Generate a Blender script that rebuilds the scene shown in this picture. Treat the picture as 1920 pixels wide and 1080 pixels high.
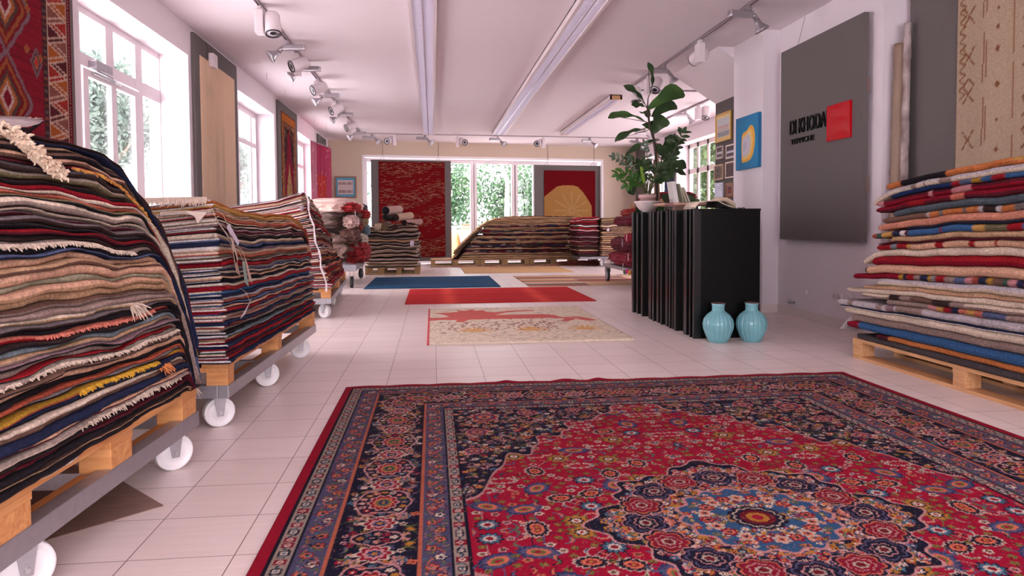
import bpy, bmesh, math, random
import numpy as np
from mathutils import Vector, Matrix

for _o in list(bpy.data.objects): bpy.data.objects.remove(_o)
sc = bpy.context.scene
COL = sc.collection
rnd = random.Random(7)

# ------------------------------------------------------------------ camera
FPX, YAW, PIT, ROL, CY, CH = 1364.39, 0.108305, 0.040096, -0.0063485, 475.71, 0.95943
_cy, _sy, _cp, _sp = math.cos(YAW), math.sin(YAW), math.cos(PIT), math.sin(PIT)
cF = Vector((_sy*_cp, _cy*_cp, -_sp)); _R = Vector((_cy, -_sy, 0)); _U = _R.cross(cF)
cR = math.cos(ROL)*_R + math.sin(ROL)*_U
cU = -math.sin(ROL)*_R + math.cos(ROL)*_U
cam = bpy.data.cameras.new('camera'); camo = bpy.data.objects.new('camera', cam); COL.objects.link(camo)
cam.sensor_width = 36; cam.lens = FPX*36/1920; cam.shift_y = -(540-CY)/1920
cam.clip_start = .05; cam.clip_end = 200
M_ = Matrix.Identity(4)
for i in range(3): M_[i][0] = cR[i]; M_[i][1] = cU[i]; M_[i][2] = -cF[i]
M_[2][3] = CH
camo.matrix_world = M_
sc.camera = camo
cam.dof.use_dof = False

# ------------------------------------------------------------------ light
sc.view_settings.view_transform = 'Standard'; sc.view_settings.look = 'None'
sc.view_settings.gamma = 1; sc.view_settings.use_curve_mapping = False
sc.view_settings.exposure = 1.52
w = bpy.data.worlds.new('world'); sc.world = w; w.use_nodes = True
bg = w.node_tree.nodes['Background']; bg.inputs[0].default_value = (.975, .95, 1.0, 1); bg.inputs[1].default_value = 2.7
sun = bpy.data.lights.new('sun', 'SUN'); sun.energy = 5.0; sun.angle = .03; sun.color = (1, .98, .96)
suno = bpy.data.objects.new('sun', sun); COL.objects.link(suno)
suno.rotation_euler = Vector((-.25, .35, -1.0)).to_track_quat('-Z', 'Y').to_euler()
def portal(loc, dirv, sx, sy):
    l = bpy.data.lights.new('daylight_portal', 'AREA'); l.shape = 'RECTANGLE'; l.size = sx; l.size_y = sy
    l.cycles.is_portal = True
    o = bpy.data.objects.new('daylight_portal', l); COL.objects.link(o); o.location = loc
    o.rotation_euler = Vector(dirv).to_track_quat('-Z', 'Z').to_euler()
portal((-2.8, 6.6, 1.4), (1, 0, 0), 2.3, 2.6)
portal((-2.8, 10.7, 1.4), (1, 0, 0), 2.2, 2.6)
portal((-2.8, 14.85, 1.4), (1, 0, 0), 2.4, 2.6)
portal((1.4, 18.95, 1.35), (-.17, -1, 0), 6.0, 2.6)
portal((5.8, 14.2, 1.7), (-1, 0, 0), 3.0, 1.9)
portal((.6, -2.05, 1.5), (0, 1, 0), 5.6, 2.4)

# ------------------------------------------------------------------ placing helpers: a pixel of the frame onto a known plane
CP = Vector((0, 0, CH))
def ray(x, y): return cF*FPX + cR*(x-960) + cU*(CY-y)
def aZ(x, y, z=0.):
    d = ray(x, y); return CP + d*((z-CH)/d.z)
def aX(x, y, X):
    d = ray(x, y); return CP + d*(X/d.x)
def aY(x, y, Y):
    d = ray(x, y); return CP + d*(Y/d.y)
SK = .17
def BY(x, off=0.): return 17.75 + off + SK*(x+2.5)
def aB(x, y, off=0.):
    d = ray(x, y); t = (17.75+off+SK*2.5)/(d.y-SK*d.x); return CP + d*t

# ------------------------------------------------------------------ materials
def lin(c):
    return tuple(((v/255.)/12.92 if v/255. <= .04045 else ((v/255.+.055)/1.055)**2.4) for v in c[:3])
MATS = {}
def mat(name, col, rough=.6, metal=0., bump=0., bscale=40., var=0., vscale=8., spec=.5, col2=None, trans=0., stretch=None, emit=None):
    if name in MATS: return MATS[name]
    m = bpy.data.materials.new(name); m.use_nodes = True; nt = m.node_tree; N = nt.nodes; L = nt.links
    b = N['Principled BSDF']; c = lin(col)
    b.inputs['Base Color'].default_value = (*c, 1); b.inputs['Roughness'].default_value = rough
    b.inputs['Metallic'].default_value = metal; b.inputs['Specular IOR Level'].default_value = spec
    tc = N.new('ShaderNodeTexCoord'); mp = N.new('ShaderNodeMapping'); L.new(tc.outputs['Object'], mp.inputs[0])
    if stretch: mp.inputs['Scale'].default_value = stretch
    if var > 0 or col2:
        n = N.new('ShaderNodeTexNoise'); n.inputs['Scale'].default_value = vscale; n.inputs['Detail'].default_value = 5
        L.new(mp.outputs[0], n.inputs['Vector'])
        mx = N.new('ShaderNodeMix'); mx.data_type = 'RGBA'
        rp = N.new('ShaderNodeMapRange'); rp.inputs[1].default_value = .3; rp.inputs[2].default_value = .7
        L.new(n.outputs[0], rp.inputs[0]); L.new(rp.outputs[0], mx.inputs[0])
        c2 = lin(col2) if col2 else tuple(v*(1-var) for v in c)
        mx.inputs[6].default_value = (*c, 1); mx.inputs[7].default_value = (*c2, 1)
        L.new(mx.outputs[2], b.inputs['Base Color'])
    if bump > 0:
        n = N.new('ShaderNodeTexNoise'); n.inputs['Scale'].default_value = bscale; n.inputs['Detail'].default_value = 4
        L.new(mp.outputs[0], n.inputs['Vector'])
        bp = N.new('ShaderNodeBump'); bp.inputs['Strength'].default_value = bump; bp.inputs['Distance'].default_value = .01
        L.new(n.outputs[0], bp.inputs['Height']); L.new(bp.outputs[0], b.inputs['Normal'])
    if trans: b.inputs['Transmission Weight'].default_value = trans
    if emit: b.inputs['Emission Color'].default_value = (1, 1, 1, 1); b.inputs['Emission Strength'].default_value = emit
    MATS[name] = m; return m

def mat_attr(name, rough=.95, bump=.5, bscale=160., var=.35, vscale=60., sheen=.0, nscale=None, alpha=None, spec=.15, bdist=.004, gain=1.):
    """painted rug: colours woven into the rug are a colour attribute, wool noise on top"""
    if name in MATS: return MATS[name]
    m = bpy.data.materials.new(name); m.use_nodes = True; nt = m.node_tree; N = nt.nodes; L = nt.links
    b = N['Principled BSDF']; b.inputs['Roughness'].default_value = rough; b.inputs['Specular IOR Level'].default_value = spec
    b.inputs['Sheen Weight'].default_value = sheen
    a = N.new('ShaderNodeAttribute'); a.attribute_name = 'Col'
    tc = N.new('ShaderNodeTexCoord')
    n = N.new('ShaderNodeTexNoise'); n.inputs['Scale'].default_value = vscale; n.inputs['Detail'].default_value = 4
    src = tc.outputs['Object']
    if nscale:
        mp = N.new('ShaderNodeMapping'); mp.inputs['Scale'].default_value = nscale; L.new(src, mp.inputs[0]); src = mp.outputs[0]
    L.new(src, n.inputs['Vector'])
    rp = N.new('ShaderNodeMapRange'); rp.inputs[1].default_value = .28; rp.inputs[2].default_value = .72
    rp.inputs[3].default_value = gain*(1-var); rp.inputs[4].default_value = gain*(1+var*.6)
    L.new(n.outputs[0], rp.inputs[0])
    mx = N.new('ShaderNodeMix'); mx.data_type = 'RGBA'; mx.blend_type = 'MULTIPLY'; mx.inputs[0].default_value = 1
    L.new(a.outputs['Color'], mx.inputs[6]); L.new(rp.outputs[0], mx.inputs[7]); L.new(mx.outputs[2], b.inputs['Base Color'])
    n2 = N.new('ShaderNodeTexNoise'); n2.inputs['Scale'].default_value = bscale; n2.inputs['Detail'].default_value = 3
    L.new(src, n2.inputs['Vector'])
    bp = N.new('ShaderNodeBump'); bp.inputs['Strength'].default_value = bump; bp.inputs['Distance'].default_value = bdist
    L.new(n2.outputs[0], bp.inputs['Height']); L.new(bp.outputs[0], b.inputs['Normal'])
    if alpha: b.inputs['Alpha'].default_value = alpha
    MATS[name] = m; return m

def mat_floor():
    m = bpy.data.materials.new('floor_tile'); m.use_nodes = True; nt = m.node_tree; N = nt.nodes; L = nt.links
    b = N['Principled BSDF']; b.inputs['Roughness'].default_value = .3; b.inputs['Specular IOR Level'].default_value = .4
    tc = N.new('ShaderNodeTexCoord'); mp = N.new('ShaderNodeMapping')
    mp.inputs['Location'].default_value = (.8856, -5.1632, 0)
    L.new(tc.outputs['Object'], mp.inputs[0])
    br = N.new('ShaderNodeTexBrick'); br.offset = 0; br.squash = 1
    br.inputs['Scale'].default_value = 1/.30; br.inputs['Brick Width'].default_value = 1; br.inputs['Row Height'].default_value = 1
    br.inputs['Mortar Size'].default_value = .006; br.inputs['Mortar Smooth'].default_value = .3
    br.inputs['Color1'].default_value = (*lin((240, 222, 218)), 1); br.inputs['Color2'].default_value = (*lin((234, 214, 209)), 1)
    br.inputs['Mortar'].default_value = (*lin((120, 98, 95)), 1)
    L.new(mp.outputs[0], br.inputs['Vector'])
    # streaks inside the tiles
    mp2 = N.new('ShaderNodeMapping'); mp2.inputs['Scale'].default_value = (1.2, 16, 1); L.new(tc.outputs['Object'], mp2.inputs[0])
    n = N.new('ShaderNodeTexNoise'); n.inputs['Scale'].default_value = 3; n.inputs['Detail'].default_value = 6; n.inputs['Distortion'].default_value = .6
    L.new(mp2.outputs[0], n.inputs['Vector'])
    rp = N.new('ShaderNodeMapRange'); rp.inputs[1].default_value = .3; rp.inputs[2].default_value = .75; rp.inputs[3].default_value = 1.03; rp.inputs[4].default_value = .93
    L.new(n.outputs[0], rp.inputs[0])
    mx = N.new('ShaderNodeMix'); mx.data_type = 'RGBA'; mx.blend_type = 'MULTIPLY'; mx.inputs[0].default_value = 1
    L.new(br.outputs['Color'], mx.inputs[6]); L.new(rp.outputs[0], mx.inputs[7]); L.new(mx.outputs[2], b.inputs['Base Color'])
    rr = N.new('ShaderNodeMapRange'); rr.inputs[3].default_value = .42; rr.inputs[4].default_value = .28; L.new(n.outputs[0], rr.inputs[0]); L.new(rr.outputs[0], b.inputs['Roughness'])
    bp = N.new('ShaderNodeBump'); bp.inputs['Strength'].default_value = .4; bp.inputs['Distance'].default_value = .002; bp.invert = True
    L.new(br.outputs['Fac'], bp.inputs['Height']); L.new(bp.outputs[0], b.inputs['Normal'])
    return m
def mat_wood(name, c1, c2, axis=1, rough=.6):
    if name in MATS: return MATS[name]
    m = bpy.data.materials.new(name); m.use_nodes = True; nt = m.node_tree; N = nt.nodes; L = nt.links
    b = N['Principled BSDF']; b.inputs['Roughness'].default_value = rough
    tc = N.new('ShaderNodeTexCoord'); mp = N.new('ShaderNodeMapping'); s = [14, 14, 14]; s[axis] = 1.0
    mp.inputs['Scale'].default_value = s; L.new(tc.outputs['Object'], mp.inputs[0])
    n = N.new('ShaderNodeTexNoise'); n.inputs['Scale'].default_value = 3; n.inputs['Detail'].default_value = 6; n.inputs['Distortion'].default_value = 1.0
    L.new(mp.outputs[0], n.inputs['Vector'])
    rp = N.new('ShaderNodeMapRange'); rp.inputs[1].default_value = .3; rp.inputs[2].default_value = .7; L.new(n.outputs[0], rp.inputs[0])
    mx = N.new('ShaderNodeMix'); mx.data_type = 'RGBA'; mx.inputs[6].default_value = (*lin(c1), 1); mx.inputs[7].default_value = (*lin(c2), 1)
    L.new(rp.outputs[0], mx.inputs[0]); L.new(mx.outputs[2], b.inputs['Base Color'])
    MATS[name] = m; return m
def mat_glass(name='window_glass', tint=(1, 1, 1), refl=.06):
    if name in MATS: return MATS[name]
    m = bpy.data.materials.new(name); m.use_nodes = True; nt = m.node_tree; N = nt.nodes; L = nt.links
    N.remove(N['Principled BSDF'])
    t = N.new('ShaderNodeBsdfTransparent'); t.inputs[0].default_value = (*tint, 1)
    g = N.new('ShaderNodeBsdfGlossy'); g.inputs['Roughness'].default_value = .03
    mx = N.new('ShaderNodeMixShader'); fr = N.new('ShaderNodeLayerWeight'); fr.inputs[0].default_value = .5
    pw = N.new('ShaderNodeMath'); pw.operation = 'POWER'; pw.inputs[1].default_value = 5; L.new(fr.outputs['Facing'], pw.inputs[0])
    ma = N.new('ShaderNodeMath'); ma.operation = 'MULTIPLY_ADD'; ma.inputs[1].default_value = .55; ma.inputs[2].default_value = .03; L.new(pw.outputs[0], ma.inputs[0])
    L.new(ma.outputs[0], mx.inputs[0]); L.new(t.outputs[0], mx.inputs[1]); L.new(g.outputs[0], mx.inputs[2])
    L.new(mx.outputs[0], N['Material Output'].inputs[0]); MATS[name] = m; return m
def mat_leaf(name, col, col2=None, vs=5., transl=.35):
    if name in MATS: return MATS[name]
    m = bpy.data.materials.new(name); m.use_nodes = True; nt = m.node_tree; N = nt.nodes; L = nt.links
    b = N['Principled BSDF']; b.inputs['Roughness'].default_value = .45
    tc = N.new('ShaderNodeTexCoord'); n = N.new('ShaderNodeTexNoise'); n.inputs['Scale'].default_value = vs
    L.new(tc.outputs['Object'], n.inputs['Vector'])
    mx = N.new('ShaderNodeMix'); mx.data_type = 'RGBA'; mx.inputs[6].default_value = (*lin(col), 1); mx.inputs[7].default_value = (*lin(col2 or col), 1)
    rp = N.new('ShaderNodeMapRange'); rp.inputs[1].default_value = .35; rp.inputs[2].default_value = .65; L.new(n.outputs[0], rp.inputs[0]); L.new(rp.outputs[0], mx.inputs[0])
    L.new(mx.outputs[2], b.inputs['Base Color'])
    tr = N.new('ShaderNodeBsdfTranslucent'); L.new(mx.outputs[2], tr.inputs[0])
    ms = N.new('ShaderNodeMixShader'); ms.inputs[0].default_value = transl
    L.new(b.outputs[0], ms.inputs[1]); L.new(tr.outputs[0], ms.inputs[2]); L.new(ms.outputs[0], N['Material Output'].inputs[0])
    MATS[name] = m; return m

M_wall = mat('white_wall_paint', (226, 214, 220), .85, bump=.08, bscale=90)
M_ceil = mat('ceiling_paint', (231, 219, 225), .9)
M_beige = mat('beige_wall_paint', (206, 184, 166), .85)
M_frame = mat('white_window_paint', (226, 212, 218), .45)
M_grey = mat('grey_display_board', (104, 96, 95), .9, bump=.15, bscale=200, var=.06, vscale=60)
M_greyd = mat('dark_grey_wall', (92, 84, 83), .9, var=.05)
M_glass = mat_glass()
M_pine = mat_wood('pine_wood', (214, 152, 96), (186, 118, 66), 1)
M_pinex = mat_wood('pine_wood_end', (222, 160, 102), (190, 122, 70), 0)
M_oldw = mat_wood('old_pallet_wood', (176, 138, 92), (140, 104, 66), 0)
M_steel = mat('galvanised_steel', (176, 172, 178), .42, .75, bump=.1, bscale=300, var=.12, vscale=30)
M_nylon = mat('white_nylon_wheel', (236, 230, 232), .35)
M_metal = mat('zinc_metal', (190, 190, 192), .3, .9)
M_silver = mat('silver_lamp_metal', (176, 170, 176), .3, .75)
M_whitep = mat('white_lamp_plastic', (226, 212, 216), .45)
M_black = mat('black_lacquer', (7, 6, 7), .45, spec=.15)
M_slat = mat('dark_slat_edge', (16, 13, 14), .3)
M_rug = mat_attr('wool_rug', bump=.55, bscale=220, var=.38, vscale=90, gain=.85)
M_rugf = mat_attr('stacked_wool_edges', bump=.8, bscale=14, var=.75, vscale=5, nscale=(.8, .8, 28), gain=.9, bdist=.01)
M_pile = mat_attr('woven_pile_rug', bump=.5, bscale=400, var=.22, vscale=150, gain=1.0)
M_pers = mat_attr('knotted_pile_rug', bump=.45, bscale=400, var=.3, vscale=260, gain=.62)
M_hang = mat_attr('hanging_rug', bump=.4, bscale=300, var=.2, vscale=90, gain=.66)
M_flat = mat_attr('painted_picture', rough=.6, bump=.05, var=.06, spec=.4)
M_fringe = mat('wool_fringe', (214, 190, 172), .95, var=.3, vscale=60)

# ------------------------------------------------------------------ mesh builder
class MB:
    def __init__(s): s.v = []; s.f = []; s.m = []; s.c = None
    def box(s, a, b, T=None, mi=0, bev=0):
        x0, y0, z0 = a; x1, y1, z1 = b; n = len(s.v)
        if bev:
            bm = bmesh.new(); bmesh.ops.create_cube(bm, size=1)
            for v in bm.verts: v.co = Vector(((x0+x1)/2+v.co.x*(x1-x0), (y0+y1)/2+v.co.y*(y1-y0), (z0+z1)/2+v.co.z*(z1-z0)))
            bmesh.ops.bevel(bm, geom=bm.edges[:], offset=bev, segments=2, affect='EDGES', profile=.6)
            bm.verts.ensure_lookup_table()
            for v in bm.verts: s.v.append(tuple(T @ v.co) if T else tuple(v.co))
            for f in bm.faces: s.f.append([n+v.index for v in f.verts]); s.m.append(mi)
            bm.free(); return s
        P = [(x0, y0, z0), (x1, y0, z0), (x1, y1, z0), (x0, y1, z0), (x0, y0, z1), (x1, y0, z1), (x1, y1, z1), (x0, y1, z1)]
        for p in P: s.v.append(tuple(T @ Vector(p)) if T else p)
        for q in ((0, 3, 2, 1), (4, 5, 6, 7), (0, 1, 5, 4), (1, 2, 6, 5), (2, 3, 7, 6), (3, 0, 4, 7)):
            s.f.append([n+k for k in q]); s.m.append(mi)
        return s
    def tube(s, pts, r, seg=8, caps=True, mi=0):
        """pts list of Vectors, r float or list"""
        pts = [Vector(p) for p in pts]; n0 = len(s.v); k = len(pts)
        rr = r if isinstance(r, (list, tuple)) else [r]*k
        prev = None
        for i, p in enumerate(pts):
            t = (pts[min(i+1, k-1)]-pts[max(i-1, 0)]).normalized()
            if prev is None:
                a = Vector((0, 0, 1)) if abs(t.z) < .9 else Vector((1, 0, 0))
                u = t.cross(a).normalized()
            else: u = (prev - t*prev.dot(t)).normalized()
            prev = u; w_ = t.cross(u)
            for j in range(seg):
                an = 2*math.pi*j/seg; s.v.append(tuple(p+(u*math.cos(an)+w_*math.sin(an))*rr[i]))
        for i in range(k-1):
            for j in range(seg):
                a = n0+i*seg+j; b = n0+i*seg+(j+1) % seg
                s.f.append([a, b, b+seg, a+seg]); s.m.append(mi)
        if caps:
            s.f.append([n0+j for j in range(seg)][::-1]); s.m.append(mi)
            s.f.append([n0+(k-1)*seg+j for j in range(seg)]); s.m.append(mi)
        return s
    def lathe(s, prof, c=(0, 0, 0), seg=32, T=None, mi=0, ribs=0, ribd=0.):
        """prof list (r,z)"""
        n0 = len(s.v); c = Vector(c)
        for (r, z) in prof:
            for j in range(seg):
                an = 2*math.pi*j/seg; q = r*(1-ribd*(abs(math.sin(an*ribs/2))**.5 < .45)) if ribs else r
                p = Vector((q*math.cos(an), q*math.sin(an), z)) 
                p = (T @ p) if T else p+c
                s.v.append(tuple(p))
        for i in range(len(prof)-1):
            for j in range(seg):
                a = n0+i*seg+j; b = n0+i*seg+(j+1) % seg
                s.f.append([a, b, b+seg, a+seg]); s.m.append(mi)
        if prof[0][0] > 1e-6: s.f.append([n0+j for j in range(seg)][::-1]); s.m.append(mi)
        if prof[-1][0] > 1e-6: s.f.append([n0+(len(prof)-1)*seg+j for j in range(seg)]); s.m.append(mi)
        return s
    def quad(s, a, b, c, d, mi=0):
        n = len(s.v); s.v += [tuple(a), tuple(b), tuple(c), tuple(d)]; s.f.append([n, n+1, n+2, n+3]); s.m.append(mi); return s
    def build(s, name, mats, parent=None, smooth=False, label=None):
        me = bpy.data.meshes.new(name); me.from_pydata(s.v, [], s.f)
        if not isinstance(mats, (list, tuple)): mats = [mats]
        for m in mats: me.materials.append(m)
        if len(mats) > 1: me.polygons.foreach_set('material_index', s.m)
        if smooth: me.polygons.foreach_set('use_smooth', [True]*len(me.polygons))
        me.update()
        return link(name, me, parent, label)
def link(name, me, parent=None, label=None):
    o = bpy.data.objects.new(name, me); COL.objects.link(o)
    if parent is not None:
        o.parent = parent
        o.matrix_parent_inverse = (Matrix.Translation(parent.location) @ parent.rotation_euler.to_matrix().to_4x4()).inverted()
    if label: o['label'] = label
    return o
def tag(o, label, cat, group=None, kind=None):
    o['label'] = label; o['category'] = cat
    if group: o['group'] = group
    if kind: o['kind'] = kind
    return o
def struct(o): o['kind'] = 'structure'; return o
def empty(name, loc, label=None, cat=None, group=None, rz=0):
    o = bpy.data.objects.new(name, None); o.empty_display_size = .1; COL.objects.link(o); o.location = loc; o.rotation_euler = (0, 0, rz)
    if label: tag(o, label, cat, group)
    return o
def local(o):
    """mesh children built in the parent's own coordinates"""
    o.matrix_parent_inverse = Matrix.Identity(4); return o
def copy_tree(o, parent=None):
    c = o.copy(); COL.objects.link(c)
    if parent is not None: c.parent = parent
    for ch in o.children: copy_tree(ch, c)
    return c
# ================================================================== THE ROOM
H = 3.0; XL = -2.45; XR = 3.68; XR2 = 3.9; XF = 5.42; YN = -2.0
f = MB(); f.box((-3.2, YN, -.1), (7.2, 20.2, 0)); fl = struct(f.build('floor', mat_floor()))
# ceiling, its far edge follows the skewed back wall
def prism(name, pts, z0, z1, m, parent=None):
    b = MB(); n = len(pts); b.v = [(x, y, z0) for x, y in pts]+[(x, y, z1) for x, y in pts]
    b.f = [list(range(n))[::-1], list(range(n, 2*n))]+[[i, (i+1) % n, n+(i+1) % n, n+i] for i in range(n)]; b.m = [0]*len(b.f)
    return b.build(name, m, parent)
struct(prism('ceiling', [(-2.9, YN), (6.2, YN), (6.2, BY(6.2)+.6), (-2.9, BY(-2.9)+.6)], H, H+.2, M_ceil))
def wall_holes(name, axis, c0, c1, u0, u1, z0, z1, holes, m, Tf=None):
    """wall slab between c0..c1 across `axis`, running u0..u1, with rectangular openings"""
    us = sorted({u0, u1, *[h[0] for h in holes], *[h[1] for h in holes]}); b = MB()
    zs = sorted({z0, z1, *[h[2] for h in holes], *[h[3] for h in holes]})
    for i in range(len(us)-1):
        for j in range(len(zs)-1):
            um, zm = (us[i]+us[i+1])/2, (zs[j]+zs[j+1])/2
            if any(h[0] < um < h[1] and h[2] < zm < h[3] for h in holes): continue
            if axis == 'x': b.box((c0, us[i], zs[j]), (c1, us[i+1], zs[j+1]), Tf)
            else: b.box((us[i], c0, zs[j]), (us[i+1], c1, zs[j+1]), Tf)
    return struct(b.build(name, m))
W1 = (5.45, 7.77, 0.0, 2.70); W2 = (9.66, 11.80, .35, 2.70); W3 = (13.66, 15.98, .35, 2.70)
wall_holes('wall_left', 'x', -2.84, XL, YN, 18.3, 0, H, [W1, W2, W3], M_wall)
# back wall, turned about 9.6 degrees: local x runs along it
wall_holes('wall_front', 'y', YN-.25, YN, -2.84, 4.2, 0, H, [(-2.2, 3.4, .3, 2.7)], M_wall)  # unseen wall behind the camera; its wide opening is added to let light in
AB = math.atan(SK); TB = Matrix.Translation((-2.5, 17.75, 0)) @ Matrix.Rotation(AB, 4, 'Z')
cB = math.cos(AB)
def bl(x): return (x+2.5)/cB            # world x on the wall plane to wall-local x
OB0, OB1 = bl(-1.67), bl(4.50)
wall_holes('wall_back', 'y', 0, .42, -.2, bl(6.2), 0, H, [(OB0, OB1, 0, 2.66)], M_beige, TB)
b = MB()                                 # white reveal lining of the back opening
b.box((OB0-.004, -.004, 0), (OB0+.05, .43, 2.66), TB); b.box((OB1-.05, -.004, 0), (OB1+.004, .43, 2.66), TB); b.box((OB0+.05, -.004, 2.61), (OB1-.05, .43, 2.664), TB)
struct(b.build('trim_1', mat('reveal_white_paint', (240, 232, 236), .6)))
# right side: sign wall, nearer recessed wall, pillar, wall of pictures, far window wall
b = MB(); b.box((XR, 5.65, 0), (4.1, 8.2, H)); struct(b.build('wall_right', M_wall))
b = MB(); b.box((XR2, YN, 0), (4.1, 5.65, H)); struct(b.build('wall_right_near', M_wall))
b = MB(); b.box((3.50, 7.44, 0), (XR, 8.2, H)); struct(b.build('trim_2', M_wall))
b = MB(); b.box((3.92, 8.2, 0), (4.1, 9.80, H)); struct(b.build('wall_right_pictures', M_greyd))
b = MB(); b.box((4.1, 9.55, 0), (XF+.38, 9.80, H)); struct(b.build('wall_right_return', M_wall))
# sloped soffit running from the ceiling down to the grey picture wall
b = MB(); zt = 2.612
b.v = [(3.30, 8.2, H), (3.92, 8.2, zt), (3.92, 8.2, H), (3.30, 9.80, H), (3.92, 9.80, zt), (3.92, 9.80, H)]
b.f = [[0, 1, 4, 3], [0, 2, 1], [3, 4, 5], [1, 2, 5, 4], [0, 3, 5, 2]]; b.m = [0]*5
struct(b.build('trim_3', M_ceil))
WR1 = (10.6, 15.78, 1.0, 2.70); WR2 = (16.6, 18.2, 1.0, 2.62)
wall_holes('wall_right_far', 'x', XF, XF+.38, 9.8, 19.5, 0, H, [WR1, WR2], M_wall)
for k, (lo, hi) in enumerate([((XR-.012, 5.65, 0), (XR, 7.44, .085)), ((3.488, 7.43, 0), (3.50, 8.2, .085)), ((3.49, 7.428, 0), (XR-.012, 7.44, .085))]):
    b = MB(); b.box(lo, hi); struct(b.build('baseboard_right' if k == 0 else 'baseboard_pillar', mat('tile_skirting', (220, 203, 200), .4)))

# ------------------------------------------------------------------ left windows (frame plane x = -2.74)
XW = -2.74
def window(name, bars, panes, parent_loc):
    r = empty(name, parent_loc); struct(r)
    b = MB()
    for k, (y0, y1, z0, z1, d) in enumerate(bars): b.box((XW-.016-k*.0003, y0+k*.0006, z0+k*.0005), (XW+d*.35+k*.0003, y1-k*.0006, z1-k*.0005), bev=.002)
    b.build('window_frame', M_frame, r)
    for (y0, y1, z0, z1) in panes:
        b = MB(); b.box((XW-.012, y0, z0), (XW-.006, y1, z1)); b.build('pane', M_glass, r)
    return r
y0, y1, z0, z1 = W1
bars = [(y0, y1, 2.645, z1, .03), (y0, y0+.06, 0, z1, .03), (y1-.012, y1, 0, z1, .03),
        (y0, y1, 2.235, 2.335, .03)]
for a, c in ((5.985, 6.094), (6.54, 6.70), (7.155, 7.317)): bars.append((a, c, 2.24, 2.66, .03))
bars += [(5.985, 6.094, 0, 2.24, .03), (7.22, 7.317, 0, 2.24, .03), (7.30, y1, 2.20, 2.25, .03)]
bars += [(6.10, 6.196, .02, 2.225, .055), (7.10, 7.215, .02, 2.225, .055), (6.60, 6.715, .1, 2.2, .055), (6.10, 7.215, 2.155, 2.225, .055), (6.10, 7.215, .02, .2, .055)]
panes = [(5.5, 5.99, .1, 2.24), (5.5, 5.99, 2.33, 2.65), (6.09, 6.55, 2.33, 2.65), (6.69, 7.16, 2.33, 2.65), (7.31, 7.765, 2.33, 2.65), (6.19, 6.61, .2, 2.16), (6.71, 7.105, .2, 2.16), (7.31, 7.765, .05, 2.21)]
w1_ = window('window_1', bars, panes, (XW, y0, 0))
b = MB(); b.tube([aX(226, 350, -3.0), aX(247, 315, -3.0), aX(266, 280, -3.0)], .028, 4); b.build('open_sash_rail', M_frame, w1_)
cl = empty('door_closer', (XW+.06, 6.45, 2.25), 'silver door closer with folding arm above the left glazed door', 'door closer')
b = MB(); b.box((XW+.012, 6.22, 2.235), (XW+.075, 6.52, 2.30), bev=.006); b.build('closer_body', M_steel, cl)
b = MB(); b.tube([(XW+.06, 6.25, 2.222), (XW+.08, 6.50, 2.205), (XW+.03, 6.78, 2.20)], .009, 6); b.box((XW+.022, 6.24, 2.19), (XW+.05, 6.72, 2.212), bev=.003); b.build('closer_arm', M_metal, cl)
for nm, (y0, y1, z0, z1) in (('window_2', W2), ('window_3', W3)):
    ym = y0+.86*(y1-y0)
    bars = [(y0, y1, 2.62, z1, .03), (y0, y1, z0, z0+.08, .03), (y0, y0+.08, z0, z1, .03), (y1-.075, y1, z0, z1, .06), (ym-.05, ym+.04, z0, 2.62, .03), (y0+(y1-y0)*.45, y0+(y1-y0)*.53, z0, 2.62, .03), (y0, y1, 2.16, 2.24, .03)]
    window(nm, bars, [(y0+.07, y0+(y1-y0)*.46, z0+.05, 2.64), (y0+(y1-y0)*.52, ym-.04, z0+.05, 2.64), (ym+.03, y1-.06, z0+.05, 2.64)], (XW, y0, z0))
    b = MB(); b.box((-2.86, y0-.04, z0-.04), (XL+.04, y1+.04, z0)); struct(b.build('trim_'+('4' if nm[-1] == '2' else '5'), M_frame))
# ------------------------------------------------------------------ far right window
def rwindow(name, W, cols):
    y0, y1, z0, z1 = W; r = empty(name, (XF+.3, y0, z0)); struct(r); b = MB()
    X0, X1 = XF+.27, XF+.30
    MW = mat('grey_white_window', (214, 196, 194), .5)
    b.box((X0, y0, z0), (X1, y0+.08, z1)); b.box((X0, y1-.08, z0), (X1, y1, z1)); b.box((X0, y0, z1-.09), (X1, y1, z1)); b.box((X0, y0, z0), (X1, y1, z0+.08)); b.box((X0, y0, 2.05), (X1, y1, 2.16))
    for k in range(1, cols):
        yy = y0+(y1-y0)*k/cols; b.box((X0, yy-.045, z0), (X1, yy+.045, z1))
    b.build('window_frame', MW, r)
    for k in range(cols):
        for za, zb in ((z0+.05, 2.07), (2.14, z1-.05)):
            b = MB(); b.box((X0+.012, y0+(y1-y0)*k/cols+.02, za), (X0+.016, y0+(y1-y0)*(k+1)/cols-.02, zb)); b.build('pane', M_glass, r)
rwindow('window_4', WR1, 9); rwindow('window_5', WR2, 3)
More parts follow.
